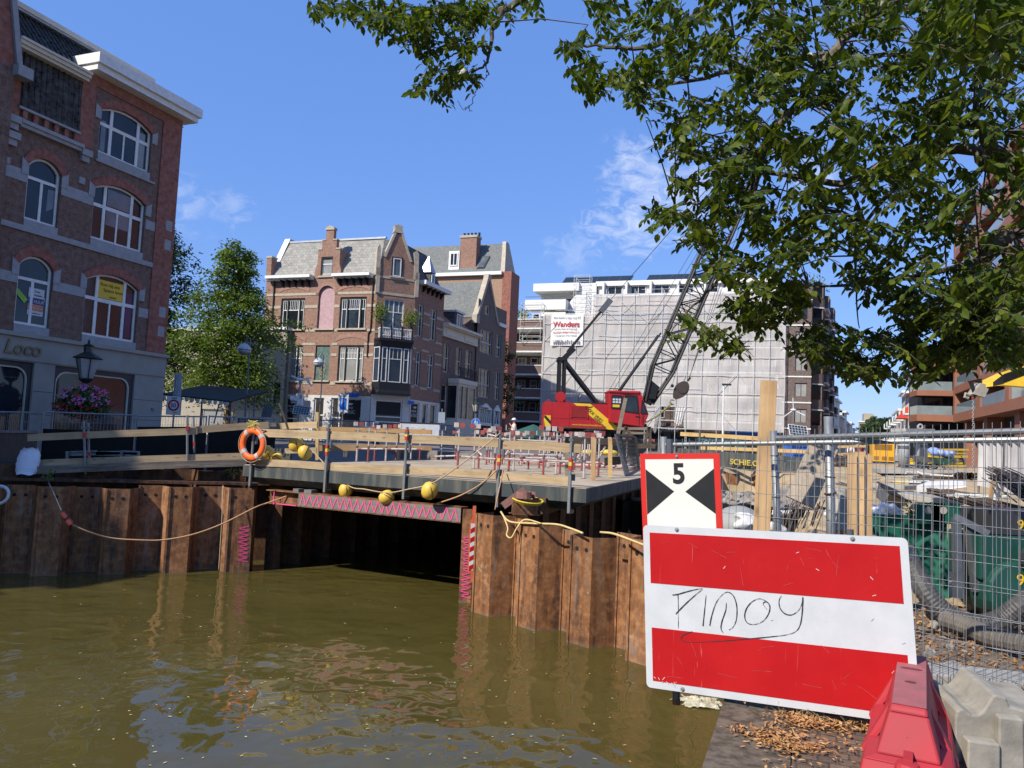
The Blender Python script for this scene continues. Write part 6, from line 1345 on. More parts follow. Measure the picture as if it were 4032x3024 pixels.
for i,(a,b,Y)in enumerate(tubes):
 A_,B_=at(*a,Y),at(*b,Y-.1);o=thing('scaffold_tube',A_,'loose '+('red and white' if i%2 else 'white')+' scaffold tube fixed at the '+whr[i],'tube',0)
 m=MB(mPW);m.tube([A_,B_],.025,7);m.build('tube',o);m=MB(mPR);d_=B_-A_
 for t in(.0,.46,.92):m.tube([A_+d_*t,A_+d_*(t+.07)],.027,7)
 m.build('painted_band',o)
for i in range(14):
 A_=DL+de*(3.2+.16*i)+dback*(10.6+.12*(i%5))+UP*(ZT+.06+.05*(i%3));B_=A_+de*2.6+V3((0,.3*(i%3),.02))
 MB(mPW if i%3 else mPR).tube([A_,B_],.026,7).build('scaffold_tube',origin=A_,label='scaffold tube lying in the heap on the back of the bridge deck',cat='tube',group='scaffold tubes lying in the heap on the deck')
def bplank(za,a0,a1,zb,b0,b1,Ya,Yb,mat,label,w=.04):
 A0,A1,B0,B1=at(za,*a0,Ya),at(za,*a1,Ya),at(zb,*b0,Yb),at(zb,*b1,Yb);return plank('plank',(A0+A1)/2,(B0+B1)/2,((A0-A1).length+(B0-B1).length)/2,w,mat,label)
bplank('L',(205,850),(205,925),'L',(790,820),(790,905),24.0,22.5,wPale,'pale plank rising to the right behind the lifebuoy')
bplank('L',(70,860),(70,910),'L',(275,835),(275,880),23.0,23.2,wGrey,'short stacked plank end behind the lifebuoy')
bplank('L',(795,890),(795,935),'L',(2212,920),(2212,985),25.5,24.0,wBrown,'long tan board fencing off the back of the deck')
bplank('L',(785,1115),(785,1190),'L',(1270,1110),(1270,1185),23.2,23.2,wBrown,'lower tan board behind the left railing post')
bplank('L',(1290,1105),(1290,1150),'L',(2212,1130),(2212,1185),26,25.5,wBrown,'lower tan board behind the row of props')
bplank('L',(385,1160),(385,1220),'L',(780,1140),(780,1215),21.5,21.4,wPale,'pale plank on the deck behind the yellow floats')
bplank('M',(1660,700),(1660,770),'a',(725,450),(725,525),20,20.5,wDark,'dark plank crossing behind the right corner post')
bplank('a',(585,640),(585,725),'a',(740,630),(740,705),20.5,20.8,wDark,'dark plank end lying low near the leaning fence panels')
bplank('a',(920,500),(920,550),'a',(1110,505),(1110,550),23,23,wDark,'dark plank behind the leaning fence panels')
for(z,x,yt,yb,Y,mt,lb_)in(('L',787,705,1300,23.0,wYell,'yellow timber post behind the planks by the lifebuoy'),('a',472,440,870,17.1,wPost,'timber post on the deck left of the yellow one'),('a',640,450,835,19.1,wYell,'yellow timber post near the leaning fence panels'),('a',208,585,828,18.7,wGrey,'short grey timber post on the deck beside the right railing post')):
 a,b=at(z,x,yt,Y),at(z,x,yb,Y);m=MB(mt);m.beam(b,a,.09,.09,(0,-1,0));m.build('timber_post',origin=b,label=lb_,cat='post')
a,b=at('a',720,400,22),at('a',795,45,22);MB(wGrey).beam(a,b,.1,.05,(0,-1,0)).build('leaning_board',origin=a,label='narrow grey board leaning up in front of the crane cab',cat='plank')
a,b=at('L',425,918,21),at('L',320,590,21);MB(wDark).tube([a,b],.03,6).build('leaning_pole',origin=a,label='dark pole leaning to the left in front of the solar panel',cat='pole')
tb=thing('trestle',at('a',900,520,24),'grey timber trestle standing in front of the crane cab','trestle')
for(x0,y0,x1,y1)in((770,420,800,330),(800,340,850,430),(990,490,1025,330),(1035,330,1040,500)):m=MB(wDark);m.beam(at('a',x0,y0,24),at('a',x1,y1,24),.09,.06,(0,-1,0));m.build('leg',tb)
m=MB(wGrey);m.beam(at('a',750,350,24),at('a',1015,348,24),.05,.08);m.beam(at('a',790,392,24.2),at('a',1000,398,24.2),.05,.08);m.build('rail',tb)
for k in range(4):
 o=thing('mesh_fence',on('a',800+k*8,820,ZT),'galvanised mesh fence panel leaning in the stack at the right deck edge','fence',0,'mesh panels leaning in a stack on the deck')
 a0,a1=at('a',690+k*13,410+k*5,20.3+k*.15),at('a',790+k*14,815+k*3,20.3+k*.15);b0_,b1_=at('a',880+k*8,425+k*6,21.6+k*.12),at('a',925+k*4,760,22.6+k*.1)
 m=MB(mGalvDk);m.tube([a0,a1],.022,6);m.tube([b0_,b1_],.02,6);m.tube([a0,b0_],.02,6);m.tube([a1,b1_],.02,6);m.build('frame',o);m=MB(mGalvDk)
 for j in range(1,14):t=j/14;m.tube([a0 .lerp(b0_,t),a1 .lerp(b1_,t)],.004,3,False)
 for j in range(1,9):t=j/9;m.tube([a0 .lerp(a1,t),b0_.lerp(b1_,t)],.004,3,False)
 m.build('mesh',o)
for i,(x,y,w_)in enumerate(((300,1200,110),(250,1240,90),(350,1250,100),(420,1260,90),(1145,1225,60))):
 c_=at('L',x,y,21.5 if i<4 else 22.5);m=MB(mConcDk);s_=w_*.0021;m.box(c_.x-s_/2,c_.y-.1,c_.z-.09,c_.x+s_/2,c_.y+.1,c_.z+.09);m.use(mBlackM);m.box(c_.x-s_*.3,c_.y-.101,c_.z+.02,c_.x-s_*.05,c_.y-.0,c_.z+.092);m.box(c_.x+s_*.05,c_.y-.101,c_.z+.02,c_.x+s_*.3,c_.y,c_.z+.092)
 m.build('concrete_block',origin=c_,label=('topmost dark concrete block behind the yellow floats','left dark concrete block behind the lifebuoy','middle dark concrete block under the topmost one','right dark concrete block behind the floats','lone concrete block on the deck left of the prop row')[i],cat='block',bev=.01)
c_=on('L',1810,1285,ZT);o=thing('bucket',c_,'black bucket standing on the deck among the props','bucket');MB(mGreyDk).lathe(c_,[(.12,0),(.15,.3),(.155,.3),(.155,.31),(.14,.31),(.11,.02)],16).build('body',o);MB(mGalvDk).tube([c_+V3((.155*math.cos(t),0,.3+.1*math.sin(t)))for t in[math.pi*k/8 for k in range(9)]],.005,4).build('handle',o)
for i,x in enumerate((425,630)):
 c_=at('a',x,590,27);m=MB(M('yellow_sack',(.65,.5,.06),rough=.7));m.ball(c_,(.32,.2,.11),12,8);m.build('sack',origin=c_,smooth=True,label=('yellow sack lying under the crane, the left one','yellow sack lying under the crane, the right one')[i],cat='sack')
# ================================================================ near signs
se=V3((.889,-.459,0)).normalized();sn=V3((-se.y,se.x,0))
pT=at('G',185,505,5.3)
def bp_(z,x,y,off=0):return pl(z,x,y,pT+sn*off,sn)
TL,TR,BL_,BR_=bp_('G',188,506),bp_('G',1622,578),bp_('G',207,1385),bp_('W',912,404)
bo=thing('striped_board',(TL+BR_)/2*1.0,'large red and white striped board with graffiti blocking the quay in the foreground','sign')
def quad_on(a,b,n=1):return[TL.lerp(TR,u).lerp(BL_.lerp(BR_,u),v)for u,v in((a[0],a[1]),(b[0],a[1]),(b[0],b[1]),(a[0],b[1]))]
def bq(u,v,off=0):return TL.lerp(TR,u).lerp(BL_.lerp(BR_,u),v)-sn*off
m=MB(mWhiteS);P_=[]
for cu,cv,a0 in((.018,.028,180),(.982,.028,270),(.982,.972,0),(.018,.972,90)):
 for k in range(5):t=rad(a0+k*22.5);P_.append((cu+.018*math.cos(t),cv+.028*math.sin(t)))
m.hexa([bq(u,v,.0)for u,v in P_],[bq(u,v,.022)for u,v in P_]);m.build('panel',bo)
def scratched():
 m,n,l,b=nm('scratched_red');v=objv(n,l,(1,1,1));f=noise(n,l,v,3,8);c=ramp(n,l,f,[(.3,(.36,.006,.009)),(.7,(.42,.010,.012))])
 v2=objv(n,l,(2.2,2.2,60));mp=noise(n,l,objv(n,l,(30,30,1.5)),1.3,3,.5,1.2);mp2=noise(n,l,v,26,6,.7)
 f3=noise(n,l,v,1.7,3)
 q=n.new("ShaderNodeMath");q.operation='MULTIPLY';l.new(ramp(n,l,mp2,[(.68,(0,0,0)),(.72,(1,1,1))]),q.inputs[0]);l.new(ramp(n,l,f3,[(.5,(0,0,0)),(.6,(1,1,1))]),q.inputs[1])
 c=mixc(n,l,q.outputs[0],c,(.62,.3,.28));c=mixc(n,l,ramp(n,l,mp,[(.70,(0,0,0)),(.74,(.35,.35,.35))]),c,(.6,.2,.18))
 l.new(c,b.inputs['Base Color']);b.inputs['Roughness'].default_value=.5;b.inputs['Specular IOR Level'].default_value=.18;return m
mScr=scratched()
m=MB(mScr);
m.hexa([bq(*p,.0225)for p in((.028,.045),(.972,.045),(.972,.358),(.028,.358))],[bq(*p,.0245)for p in((.028,.045),(.972,.045),(.972,.358),(.028,.358))]);m.hexa([bq(*p,.0225)for p in((.028,.632),(.972,.632),(.972,.955),(.028,.955))],[bq(*p,.0245)for p in((.028,.632),(.972,.632),(.972,.955),(.028,.955))]);m.build('red_stripes',bo)
mMk=M('marker_ink',(.025,.025,.03),rough=.5);m=MB(mMk)
STROKES=[[(342,888),(372,884),(420,870),(470,858),(505,855),(470,885),(420,930),(380,970),(360,992)],[(372,885),(374,960),(374,1068)],[(525,888),(518,960),(508,1056)],[(545,1055),(556,1000),(580,930),(615,885),(645,872),(675,895),(692,950),(690,1020),(672,1062),(650,1078)],[(635,930),(632,970),(612,1030),(606,1070),(618,1094)],[(850,920),(815,908),(775,925),(745,962),(735,1005),(750,1040),(790,1048),(835,1030),(865,990),(872,950),(855,925),(835,935),(855,965)],[(935,893),(922,920),(928,960),(955,990),(990,996),(1025,975),(1045,940),(1052,900),(1050,960),(1040,1040),(1015,1085),(960,1105),(880,1115),(780,1125),(660,1135),(560,1142),(470,1146),(410,1142),(388,1128),(405,1105),(450,1088)]]
kw=0
for s_ in STROKES:
 P_=[bp_('G',x,y,-.0262)for x,y in s_];Q_=[]
 for i in range(len(P_)-1):
  a,b,c,d_=P_[max(i-1,0)],P_[i],P_[i+1],P_[min(i+2,len(P_)-1)]
  for k in range(5):t=k/5;Q_.append(.5*((2*b)+(c-a)*t+(2*a-5*b+4*c-d_)*t*t+(3*b-a-3*c+d_)*t**3))
 Q_.append(P_[-1])
 m=MB(mMk)
 for a,b in zip(Q_,Q_[1:]):
  if(b-a).length>1e-5:kw+=1;m.beam(a,b+(b-a).normalized()*.001,.0042+.0022*math.sin(kw*.23)+.0008*math.sin(kw*1.7),.0006,sn)
 m.build('graffiti_stroke',bo)
m=MB(mGalv)
for u,v in((.145,.018),(.815,.018),(.15,.982),(.955,.975)):m.lathe(bq(u,v,.022),[(.014,0),(.014,.004),(.007,.005),(.007,.011)],12,-sn)
m.build('bolt',bo)
mSc=M('sticker_remains',(.6,.6,.58),rough=.7);m=MB(mSc);r=random.Random(2)
for k in range(22):
 u,v=(r.uniform(.03,.12),r.uniform(.93,.96))if k<8 else((r.uniform(.88,.96),r.uniform(.5,.95))if k<14 else(r.uniform(.05,.95),r.uniform(.05,.95)));a=bq(u,v,.0262);m.beam(a,a+se*r.uniform(.004,.02)+UP*r.uniform(-.02,.02),.003,.0006,sn)
m.build('scuffs',bo)
m=MB(M('scratch',(.50,.13,.12),rough=.6))
for k in range(26):
 u,v=r.uniform(.05,.93),r.choice((r.uniform(.07,.33),r.uniform(.66,.93)));a=bq(u,v,.0262);d_=(se*r.uniform(-1,1)+UP*r.uniform(-1,1)).normalized();L_=r.uniform(.02,.13);e_=sn.cross(d_)*r.uniform(-.2,.2);P_=[a+d_*L_*t+e_*L_*t*t for t in(0,.33,.66,1)]
 if all(.03<(p-TL).dot(se)/1.63<.97 for p in P_):
  for p,q in zip(P_,P_[1:]):m.beam(p,q,r.uniform(.0006,.0014),.0005,sn)
m.build('scratches',bo)
for i,(x,zb)in enumerate((((.095,-.10)),(.80,-.02))):
 a=bq(x,0,-.14);b=bq(x,1,-.14);o=thing('sign_post',V3((b.x,b.y,b.z-.12)),('short steel post stub hanging below the left end of the striped board','steel post behind the right end of the striped board')[i],'post');MB(mGalvDk).tube([a+(a-b)*(.55 if i==0 else.02),b+(b-a)*(.115 if i==0 else.0)],.024,10).build('tube',o)
 if i==0:MB(rusts[1]).tube([b+(b-a)*.09,b+(b-a)*.125],.0265,10).build('rusty_end',o)
o5=thing('passage_sign',bp_('G',390,520,.09),'red framed white waterway sign with black triangles and the number 5','sign')
def s5(z,x,y,k=0):return bp_(z,x,y,.09-k)
S_=[s5('G',168,119),s5('G',600,117),s5('G',622,620),s5('G',187,640)]
def sq(u,v,off=0):return S_[0].lerp(S_[1],u).lerp(S_[3].lerp(S_[2],u),v)-sn*off
def srect(m,u0,v0,u1,v1,o0,o1):m.hexa([sq(u,v,o0)for u,v in((u0,v0),(u1,v0),(u1,v1),(u0,v1))],[sq(u,v,o1)for u,v in((u0,v0),(u1,v0),(u1,v1),(u0,v1))])
mRB=M('bright_red',(.56,.022,.014),(.50,.02,.012),3,rough=.35);m=MB(mRB);srect(m,0,0,1,1,0,.012);m.build('panel',o5)
mWB=M('bright_white',(.66,.665,.60),(.62,.62,.56),3,rough=.35);m=MB(mWB);srect(m,.068,.062,.925,1,.0122,.014);m.build('white_field',o5)
m=MB(mBlack)
for P_ in([(.07,.165),(.425,.405),(.07,.64)],[(.925,.168),(.565,.41),(.925,.655)]):m.hexa([sq(u,v,.0142)for u,v in P_],[sq(u,v,.0155)for u,v in P_])
m.build('black_triangles',o5)
X=(sq(.6,.2)-sq(.4,.2)).normalized();Yv=(sq(.5,.1)-sq(.5,.4)).normalized();c_=sq(.41,.315,.0145);N_=-sn
mw=Matrix(((X.x,Yv.x,N_.x,c_.x),(X.y,Yv.y,N_.y,c_.y),(X.z,Yv.z,N_.z,c_.z),(0,0,0,1)))
text('5',.187,mBlack,mw,o5,'numeral',.001,sx=.95,bold=.006)
m=MB(mGalv);m.lathe(sq(.475,.032,.012),[(.011,0),(.011,.004),(.006,.008)],12,-sn);m.build('bolt',o5)
m=MB(mGalvDk);m.box(0,0,0,.0001,.0001,.0001)if False else m.beam(sq(.46,.86,.02),sq(.54,.86,.02),.02,.012,UP);m.build('bracket',o5)
# ================================================================ mesh fence in the foreground
mMesh=M('mesh_wire',(.34,.345,.345),(.22,.225,.23),9,rough=.5,metal=.5)
def mesh_panel(label,tl,tr,bl,br,nv,nh,posts=(True,True),over=.05,group=None,rt=.02,wr=.0022,mat=None):
 tl,tr,bl,br=map(Vector,(tl,tr,bl,br));mt=mat or mGalv
 o=thing('mesh_fence',bl,label,'fence',0,group)
 m=MB(mt);m.tube([tl,tr],rt,8);m.tube([bl,br],rt,8)
 if not any(posts):m.build('rail',o);m=None
 if posts[0]:m.tube([bl-UP*.06,tl+UP*.03],rt,8)
 if posts[1]:m.tube([br-UP*.06,tr+UP*.03],rt,8)
 if m:m.build('frame',o)
 m=MB(mMesh);r=random.Random(int(tl.x*100));nrm=(tr-tl).cross(UP).normalized()
 for j in range(nv+1):
  t=j/nv;a,b=bl.lerp(br,t),tl.lerp(tr,t);w_=nrm*(.012*math.sin(j*.6));k=(b-a).normalized();m.tube([a-k*.02+nrm*.018,(a+b)/2+w_+nrm*.02,b+k*over+nrm*.02],wr,4,False)
 for j in range(1,nh):
  t=j/nh;m.tube([bl.lerp(tl,t)+nrm*.022+(br-bl)*q/6+nrm*.01*math.sin(q+j)+UP*.004*math.sin(q*2+j)for q in range(7)],wr,4,False)
 m.build('wire_mesh',o);return o
pA0=at('R',205,320,6.9);pA1=at('S',2420,693,5.1)
dAB=(pA1-pA0)
HF=1.72
mesh_panel('front mesh fence panel running behind both signs in the foreground',pA0,pA1,(pA0 .x,pA0 .y,-.03),(pA1 .x,pA1 .y,.0),44,9,(False,False),.05,None,.019)
pB0=at('R',1600,236,6.45);pB1=at('S',2420,590,4.75)
mesh_panel('second mesh fence panel overlapping the front one at the right',pB0,pB1,(pB0 .x,pB0 .y,.02),(pB1 .x,pB1 .y,.06),36,9,(False,False),.06,None,.021)
for(z0,a,b,z1,c,d_,Y,rr_,lb_)in(('R',200,220,'R',205,900,6.9,.028,'thick galvanised fence post left of the number sign'),('R',1565,145,'R',1618,1385,6.5,.03,'galvanised fence post with wire clips beside the wooden post'),('G',1193,0,'G',1207,560,6.1,.035,'tall thick galvanised tube standing at the fence overlap')):
 a_,b_=at(z0,a,b,Y),at(z1,c,d_,Y);a_=a_+(a_-b_).normalized()*(.12 if Y==6.1 else 0);b_=b_+(b_-a_).normalized()*.9;o=thing('fence_post',b_,lb_,'post');MB(mGalv).tube([b_,a_],rr_,14).build('tube',o,smooth=True);m=MB(mGalvDk)
 if Y!=6.1:
  for k in range(7):m.torus(a_.lerp(b_,.12+k*.1),rr_+.002,.004,(b_-a_),14,4)
 else:m=MB(M('rubber_strap',(.09,.045,.03),rough=.8));m.torus(a_.lerp(b_,.33),rr_+.004,.008,(b_-a_)+V3((.3,0,0)),16,6);m.use(mBlack).torus(a_.lerp(b_,.26),rr_+.003,.004,(b_-a_)+V3((-.2,0,0)),16,5)
 m.build('clip',o)
a,b=at('O',1661,822,7.6),at('O',1640,1128,7.6);b.z-=.9
pk_=MB(wPost);pk_.beam(b,a,.155,.06,(-.35,-.93,0));pk_.build('timber_post',origin=b,label='tall pale wooden plank standing upright behind the fence',cat='post')
for k in range(3):
 a,b=at('S',165+k*88,885,7.7+.02*k),at('S',170+k*88,1659,7.6+.02*k);b.z-=.5;m=MB(wPost);m.beam(b,a,.084,.09,(-.35,-.93,0));m.build('timber_post',origin=b,label=('left board of the three upright pine boards behind the fence','middle board of the three upright pine boards behind the fence','right board of the three upright pine boards behind the fence')[k],cat='post')
a,b=at('E',320,890,8.6),at('E',110,1390,8.2);m=MB(wood('plywood',(.40,.335,.26),(.29,.24,.185),ax=2,knots=.1));m.beam(b,a,.3,.02,(-.3,-.95,.1));m.build('leaning_board',origin=b,label='wide grey plywood board leaning to the right behind the fence',cat='plank')
a,b=at('S',30,1300,9.2),at('S',20,1800,9.0);MB(mConc).tube([b,a],.075,14).build('pipe_stub',origin=b,label='grey pipe stub standing beside the thick galvanised tube',cat='pipe')
bar=thing('plastic_barrier',(2.35,4.3,0),'red water filled plastic barrier seen end on in the bottom right corner','barrier')
mBar=M('barrier_red',(.40,.024,.034),(.32,.035,.042),3,rough=.6,spec=.3,lo=.3,hi=.75);mBarT=M('barrier_dusty',(.36,.10,.11),(.24,.09,.09),9,rough=.75,bst=.2)
tb0,tb1,tn0,tn1=[on('F',x,y,.42)for x,y in((510,995),(648,1012),(478,1288),(642,1312))]
ba_=(tb0+tb1)/2;na_=(tn0+tn1)/2;be=(na_-ba_).normalized();bs_=V3((-be.y,be.x,0));hwT=.078
def bpn(t,s,z):return ba_+be*t+bs_*s+UP*(z+.085-.42)
Lb=(na_-ba_).length
m=MB(mBar)
secs=[(.335,.075,0,Lb),(.30,.085,-.01,Lb+.02),(.12,.135,-.07,Lb+.10),(.10,.19,-.09,Lb+.14),(-.12,.235,-.14,Lb+.24),(-.45,.27,-.16,Lb+.3)]
for(za,wa,a0,a1),(zb_,wb_,b0_,b1_)in zip(secs[1:],secs):
 m.hexa([bpn(a0,-wa,za),bpn(a1,-wa,za),bpn(a1,wa,za),bpn(a0,wa,za)],[bpn(b0_,-wb_,zb_),bpn(b1_,-wb_,zb_),bpn(b1_,wb_,zb_),bpn(b0_,wb_,zb_)])
m.build('body',bar,bev=.012)
m=MB(mBarT);m.hexa([bpn(.004,-.074,.336),bpn(Lb-.004,-.074,.336),bpn(Lb-.004,.074,.336),bpn(.004,.074,.336)],[bpn(.004,-.074,.339),bpn(Lb-.004,-.074,.339),bpn(Lb-.004,.074,.339),bpn(.004,.074,.339)]);m.build('top_face',bar)
m=MB(M('hole_red',(.16,.008,.012),rough=.6))
for t,rx in((.33,.055),(.6,.028)):
 P_=[bpn(Lb*t+.022*math.sin(q*math.pi/8),rx*math.cos(q*math.pi/8),.3395)for q in range(16)];m.hexa(P_,[p+UP*.001 for p in P_])
m.lathe(bpn(Lb+.058,-.005,.2),[(.008,0),(.008,.004)],10,be);m.build('filler_hole',bar)
m=MB(mBar);m.lathe(bpn(Lb+.2,0,-.3),[(.055,0),(.055,.42),(.045,.44),(.0,.445)],18);m.box(0,0,0,0,0,0)if False else m.beam(bpn(Lb+.05,0,.13),bpn(Lb+.2,0,.13),.04,.05);m.build('coupling_pin',bar,smooth=False)
m=MB(mBar)
for sgn in(-1,1):
 for t in(.2,.72):m.hexa([bpn(Lb*t,sgn*.06,.26),bpn(Lb*t+.12,sgn*.06,.26),bpn(Lb*t+.16,sgn*.20,.02),bpn(Lb*t-.04,sgn*.20,.02)],[bpn(Lb*t+.02,sgn*.10,.26),bpn(Lb*t+.1,sgn*.10,.26),bpn(Lb*t+.12,sgn*.215,.04),bpn(Lb*t,sgn*.215,.04)])
m.build('side_rib',bar)
cbz=thing('concrete_barrier',(3.0,4.4,0),'weathered pale concrete barrier block in the bottom right corner beside the red barrier','barrier')
mCb=M('barrier_concrete',(.36,.33,.27),(.20,.185,.15),5,rough=.95,bst=.5,lo=.33,hi=.66,det=11)
YB=4.25
def fprof(P_,Y,ext):return[at('F',x,y,Y)for x,y in P_],V3(ext)
m=MB(mCb);P_,e=fprof([(822,2100),(828,1375),(836,1335),(856,1316),(880,1318),(900,1338),(930,1352),(965,1350),(990,1332),(1020,1285),(1048,1242),(1064,1234),(1128,1250),(1146,1304),(1240,1328),(1420,1350),(1420,2100)],YB,(.14,.55,0));m.prism(P_,e);m.build('block',cbz,bev=.012)
m=MB(mCb);P_,e=fprof([(868,1462),(1052,1486),(1050,2100),(845,2100)],YB-.002,(-.02,-.09,0));m.prism(P_[::-1],e);P_,e=fprof([(1056,1335),(1200,1352),(1212,2100),(1056,2100)],YB-.002,(-.02,-.07,0));m.prism(P_[::-1],e)
for q in m.islands():q.build('rib',cbz,bev=.01)
mDry=leafmat('dry_leaf',(.30,.13,.045),(.42,.22,.085),.1,(.52,.33,.15),.8)
def leaf_shape(m,c,d,n,L,wd,curl=.2):
 d=d.normalized();s=d.cross(n).normalized();P=[c,c+d*L*.3+s*wd*.45+n*curl*L*.2,c+d*L*.62+s*wd*.42+n*curl*L*.25,c+d*L,c+d*L*.62-s*wd*.42+n*curl*L*.25,c+d*L*.3-s*wd*.45+n*curl*L*.2]
 b=m.vs(P+[c+d*L*.5-n*0]);m.face((b,b+1,b+2,b+6));m.face((b+6,b+2,b+3));m.face((b,b+6,b+4,b+5));m.face((b+6,b+3,b+4))
def litter(name,area,n,size,seed,label,zf=lambda x,y:0,clump=None):
 r=random.Random(seed);m=MB(mDry);k=0
 cl_=[area(r)for _ in range(clump)]if clump else None
 while k<n:
  p=area(r)
  if cl_:c=r.choice(cl_);p=V3((c.x+r.gauss(0,.09),c.y+r.gauss(0,.06),0))
  t=r.uniform(0,6.28);L=size*r.uniform(.5,1.3);leaf_shape(m,V3((p.x,p.y,zf(p.x,p.y)+r.uniform(.004,.02))),V3((math.cos(t),math.sin(t),r.uniform(-.1,.5))),V3((r.uniform(-.5,.5),r.uniform(-.5,.5),1)).normalized(),L,L*r.uniform(.25,.5),r.uniform(-.5,.8));k+=1
 return m.build(name,kind='stuff',label=label)
litter('dry_leaves',lambda r:qpt(r.uniform(.05,1.6),r.uniform(.25,.98)),420,.035,1,None,lambda x,y:.006,None)
litter('dry_leaves',lambda r:qpt(r.choice((.62,.7,.58)),r.uniform(.2,.5)),520,.035,21,None,lambda x,y:.008,6)
litter('dry_leaves',lambda r:qpt(r.uniform(.03,.3),r.uniform(.4,.8)),620,.038,22,None,lambda x,y:.008,9)
litter('dry_leaves',lambda r:V3((r.uniform(2.7,6.5),r.uniform(5.1,8.8),0)),3800,.06,3,None,lambda x,y:-.01)
r=random.Random(8);m=MB(M('straw',(.55,.42,.22),(.42,.3,.15),20,rough=.8))
for k in range(38):
 c=qpt(r.uniform(.05,.2),r.uniform(.35,.85));a=c.copy();d_=V3((r.uniform(-1,1),r.uniform(-.6,.2),r.uniform(.6,1.4))).normalized();P_=[a+d_*L_*r.uniform(.10,.22)+UP*(-.10*L_*L_)for L_ in(0,.4,.75,1.05)];m.tube(P_,[.0016,.0013,.001,.0005],4)
m.build('dry_grass',kind='stuff')
r=random.Random(18);m=MB(M('floating_leaf',(.40,.33,.12),(.5,.45,.25),20,rough=.6))
for k in range(150):
 p=on('P',r.uniform(200,2500),r.uniform(2300,3020),-1.494);t=r.uniform(0,6.28);leaf_shape(m,p,V3((math.cos(t),math.sin(t),0)),UP,r.uniform(.02,.06),r.uniform(.012,.03),.05)
m.build('floating_debris',kind='stuff')
mFoam=M('foam',(.60,.58,.47),(.30,.27,.15),16,rough=.35,bst=.6);m=MB(mFoam);r=random.Random(6);c=on('G',490,1478,-1.5)
from mathutils import noise as mno
def fz(x,y):
 g=math.exp(-(x/.26)**2-(y/.2)**2);return-1.502+.055*g*(1+.9*mno.noise(V3((x*14,y*14,2))))+.02*mno.noise(V3((x*40,y*40,7)))*g,g+.42*mno.noise(V3((x*9,y*9,1)))
G_=46
for i in range(G_):
 for k in range(G_):
  q=[(-.62+1.24*(i+a)/G_,-.5+1.0*(k+b)/G_)for a,b in((0,0),(1,0),(1,1),(0,1))]
  if fz(*q[0])[1]>.33:m.poly([(c.x+x,c.y+y,fz(x,y)[0])for x,y in q])
m.build('foam',kind='stuff',smooth=True)
# ================================================================ the building site behind the fence
def gz(x,y):return sh(x,y)if y>8.6 else 0
lipA,lipB=at('R',900,515,36),at('R',1960,600,34.6);lip=thing('capping_beam',(lipA+lipB)/2,'long grey concrete capping beam with yellow lettering across the far end of the pit','beam')
m=MB(mConcDk);m.beam(lipA-(lipB-lipA)*.5,lipB+(lipB-lipA)*.1,1.4,.85);m.build('beam',lip)
ld=(lipB-lipA).normalized();fl=FR(((lipA).x,(lipA).y),ld);Xv=ld;Nn=ld.cross(UP).normalized();cz_=at('R',1020,558,35.0)
text('SCHIE.COM',.34,M('faded_yellow',(.55,.42,.05),rough=.7),Matrix(((Xv.x,0,Nn.x,cz_.x),(Xv.y,0,Nn.y,cz_.y),(Xv.z,1,Nn.z,cz_.z),(0,0,0,1))),lip,'lettering',.01,bold=.008)
bplank('R',(410,165),(410,205),'R',(1420,215),(1420,275),34.5,32.0,wYell,'long pale yellow rail plank over the pit, upper one')
bplank('R',(660,345),(660,375),'R',(2090,380),(2090,440),34.0,31.0,wYell,'long pale yellow rail plank over the pit, lower one')
bplank('S',(0,770),(0,800),'S',(330,765),(330,790),33,33,wYell,'short yellow rail plank left of the generator, upper one');bplank('S',(0,860),(0,900),'S',(330,845),(330,880),33,33,wYell,'short yellow rail plank left of the generator, lower one')
for i,(x,y0,y1)in enumerate(((650,130,430),(1060,200,420))):a,b=at('R',x,y0,33.5),at('R',x-5,y1,33.5);MB(mGalvDk).tube([b,a],.045,6).build('rail_post',origin=b,label=('steel post carrying the yellow rail planks, left one','steel post carrying the yellow rail planks, right one')[i],cat='post')
r=random.Random(9);m=MB(mRub);
for k in range(460):
 y=r.uniform(21.9,28.5);x=xb(y)+r.uniform(.9,5.0);z=gz(x,y);s=r.uniform(.05,.26)*r.uniform(.5,1);P_=[]
 c=V3((x,y,z+s*.25));lo=[c+V3((s*r.uniform(.6,1)*math.cos(t),s*r.uniform(.6,1)*math.sin(t),-s*.5))for t in(0,1.3,2.6,3.9,5.1)];hi=[p+V3((r.uniform(-.3,.3)*s-.1*(p.x-c.x),r.uniform(-.3,.3)*s,s*r.uniform(.5,1.1)))for p in lo];m.hexa(lo,hi)
m.build('rubble',kind='stuff')
def boxthing(name,label,cat,c,ang_,parts):
 o=thing(name,c,label,cat,ang_);Mx=WM[o]
 for nm_,mt,fn in parts:m=MB(mt,lambda x,y,z:Mx@V3((x,y,z)));fn(m);m.build(nm_,o,bev=0)
 return o
az=rz_of(E2)
gc_=at('S',535,960,48)
def gen_body(m):m.box(-.62,0,0,.62,1.6,1.12)
def gen_lv(m):
 for k in range(9):m.box(-.5,-.02,.72+k*.04,.5,-.004,.735+k*.04)
 for x in(-.52,-.08,.3):
  m.box(x,-.02,.1,x+.28,-.004,.32)
def gen_sk(m):m.box(-.6,.1,-.28,-.3,1.5,0);m.box(.2,.1,-.28,.6,1.5,0);m.box(-.7,.05,-.08,.7,1.6,-.004)
boxthing('generator','orange yellow generator cabinet standing on skids at the far side of the site','generator',gc_,az,[('cabinet',M('generator_yellow',(.72,.36,.015),(.66,.32,.015),3,rough=.45),gen_body),('louvres',M('generator_louvre',(.32,.15,.01),rough=.6),gen_lv),('skid',mGreyDk,gen_sk)])
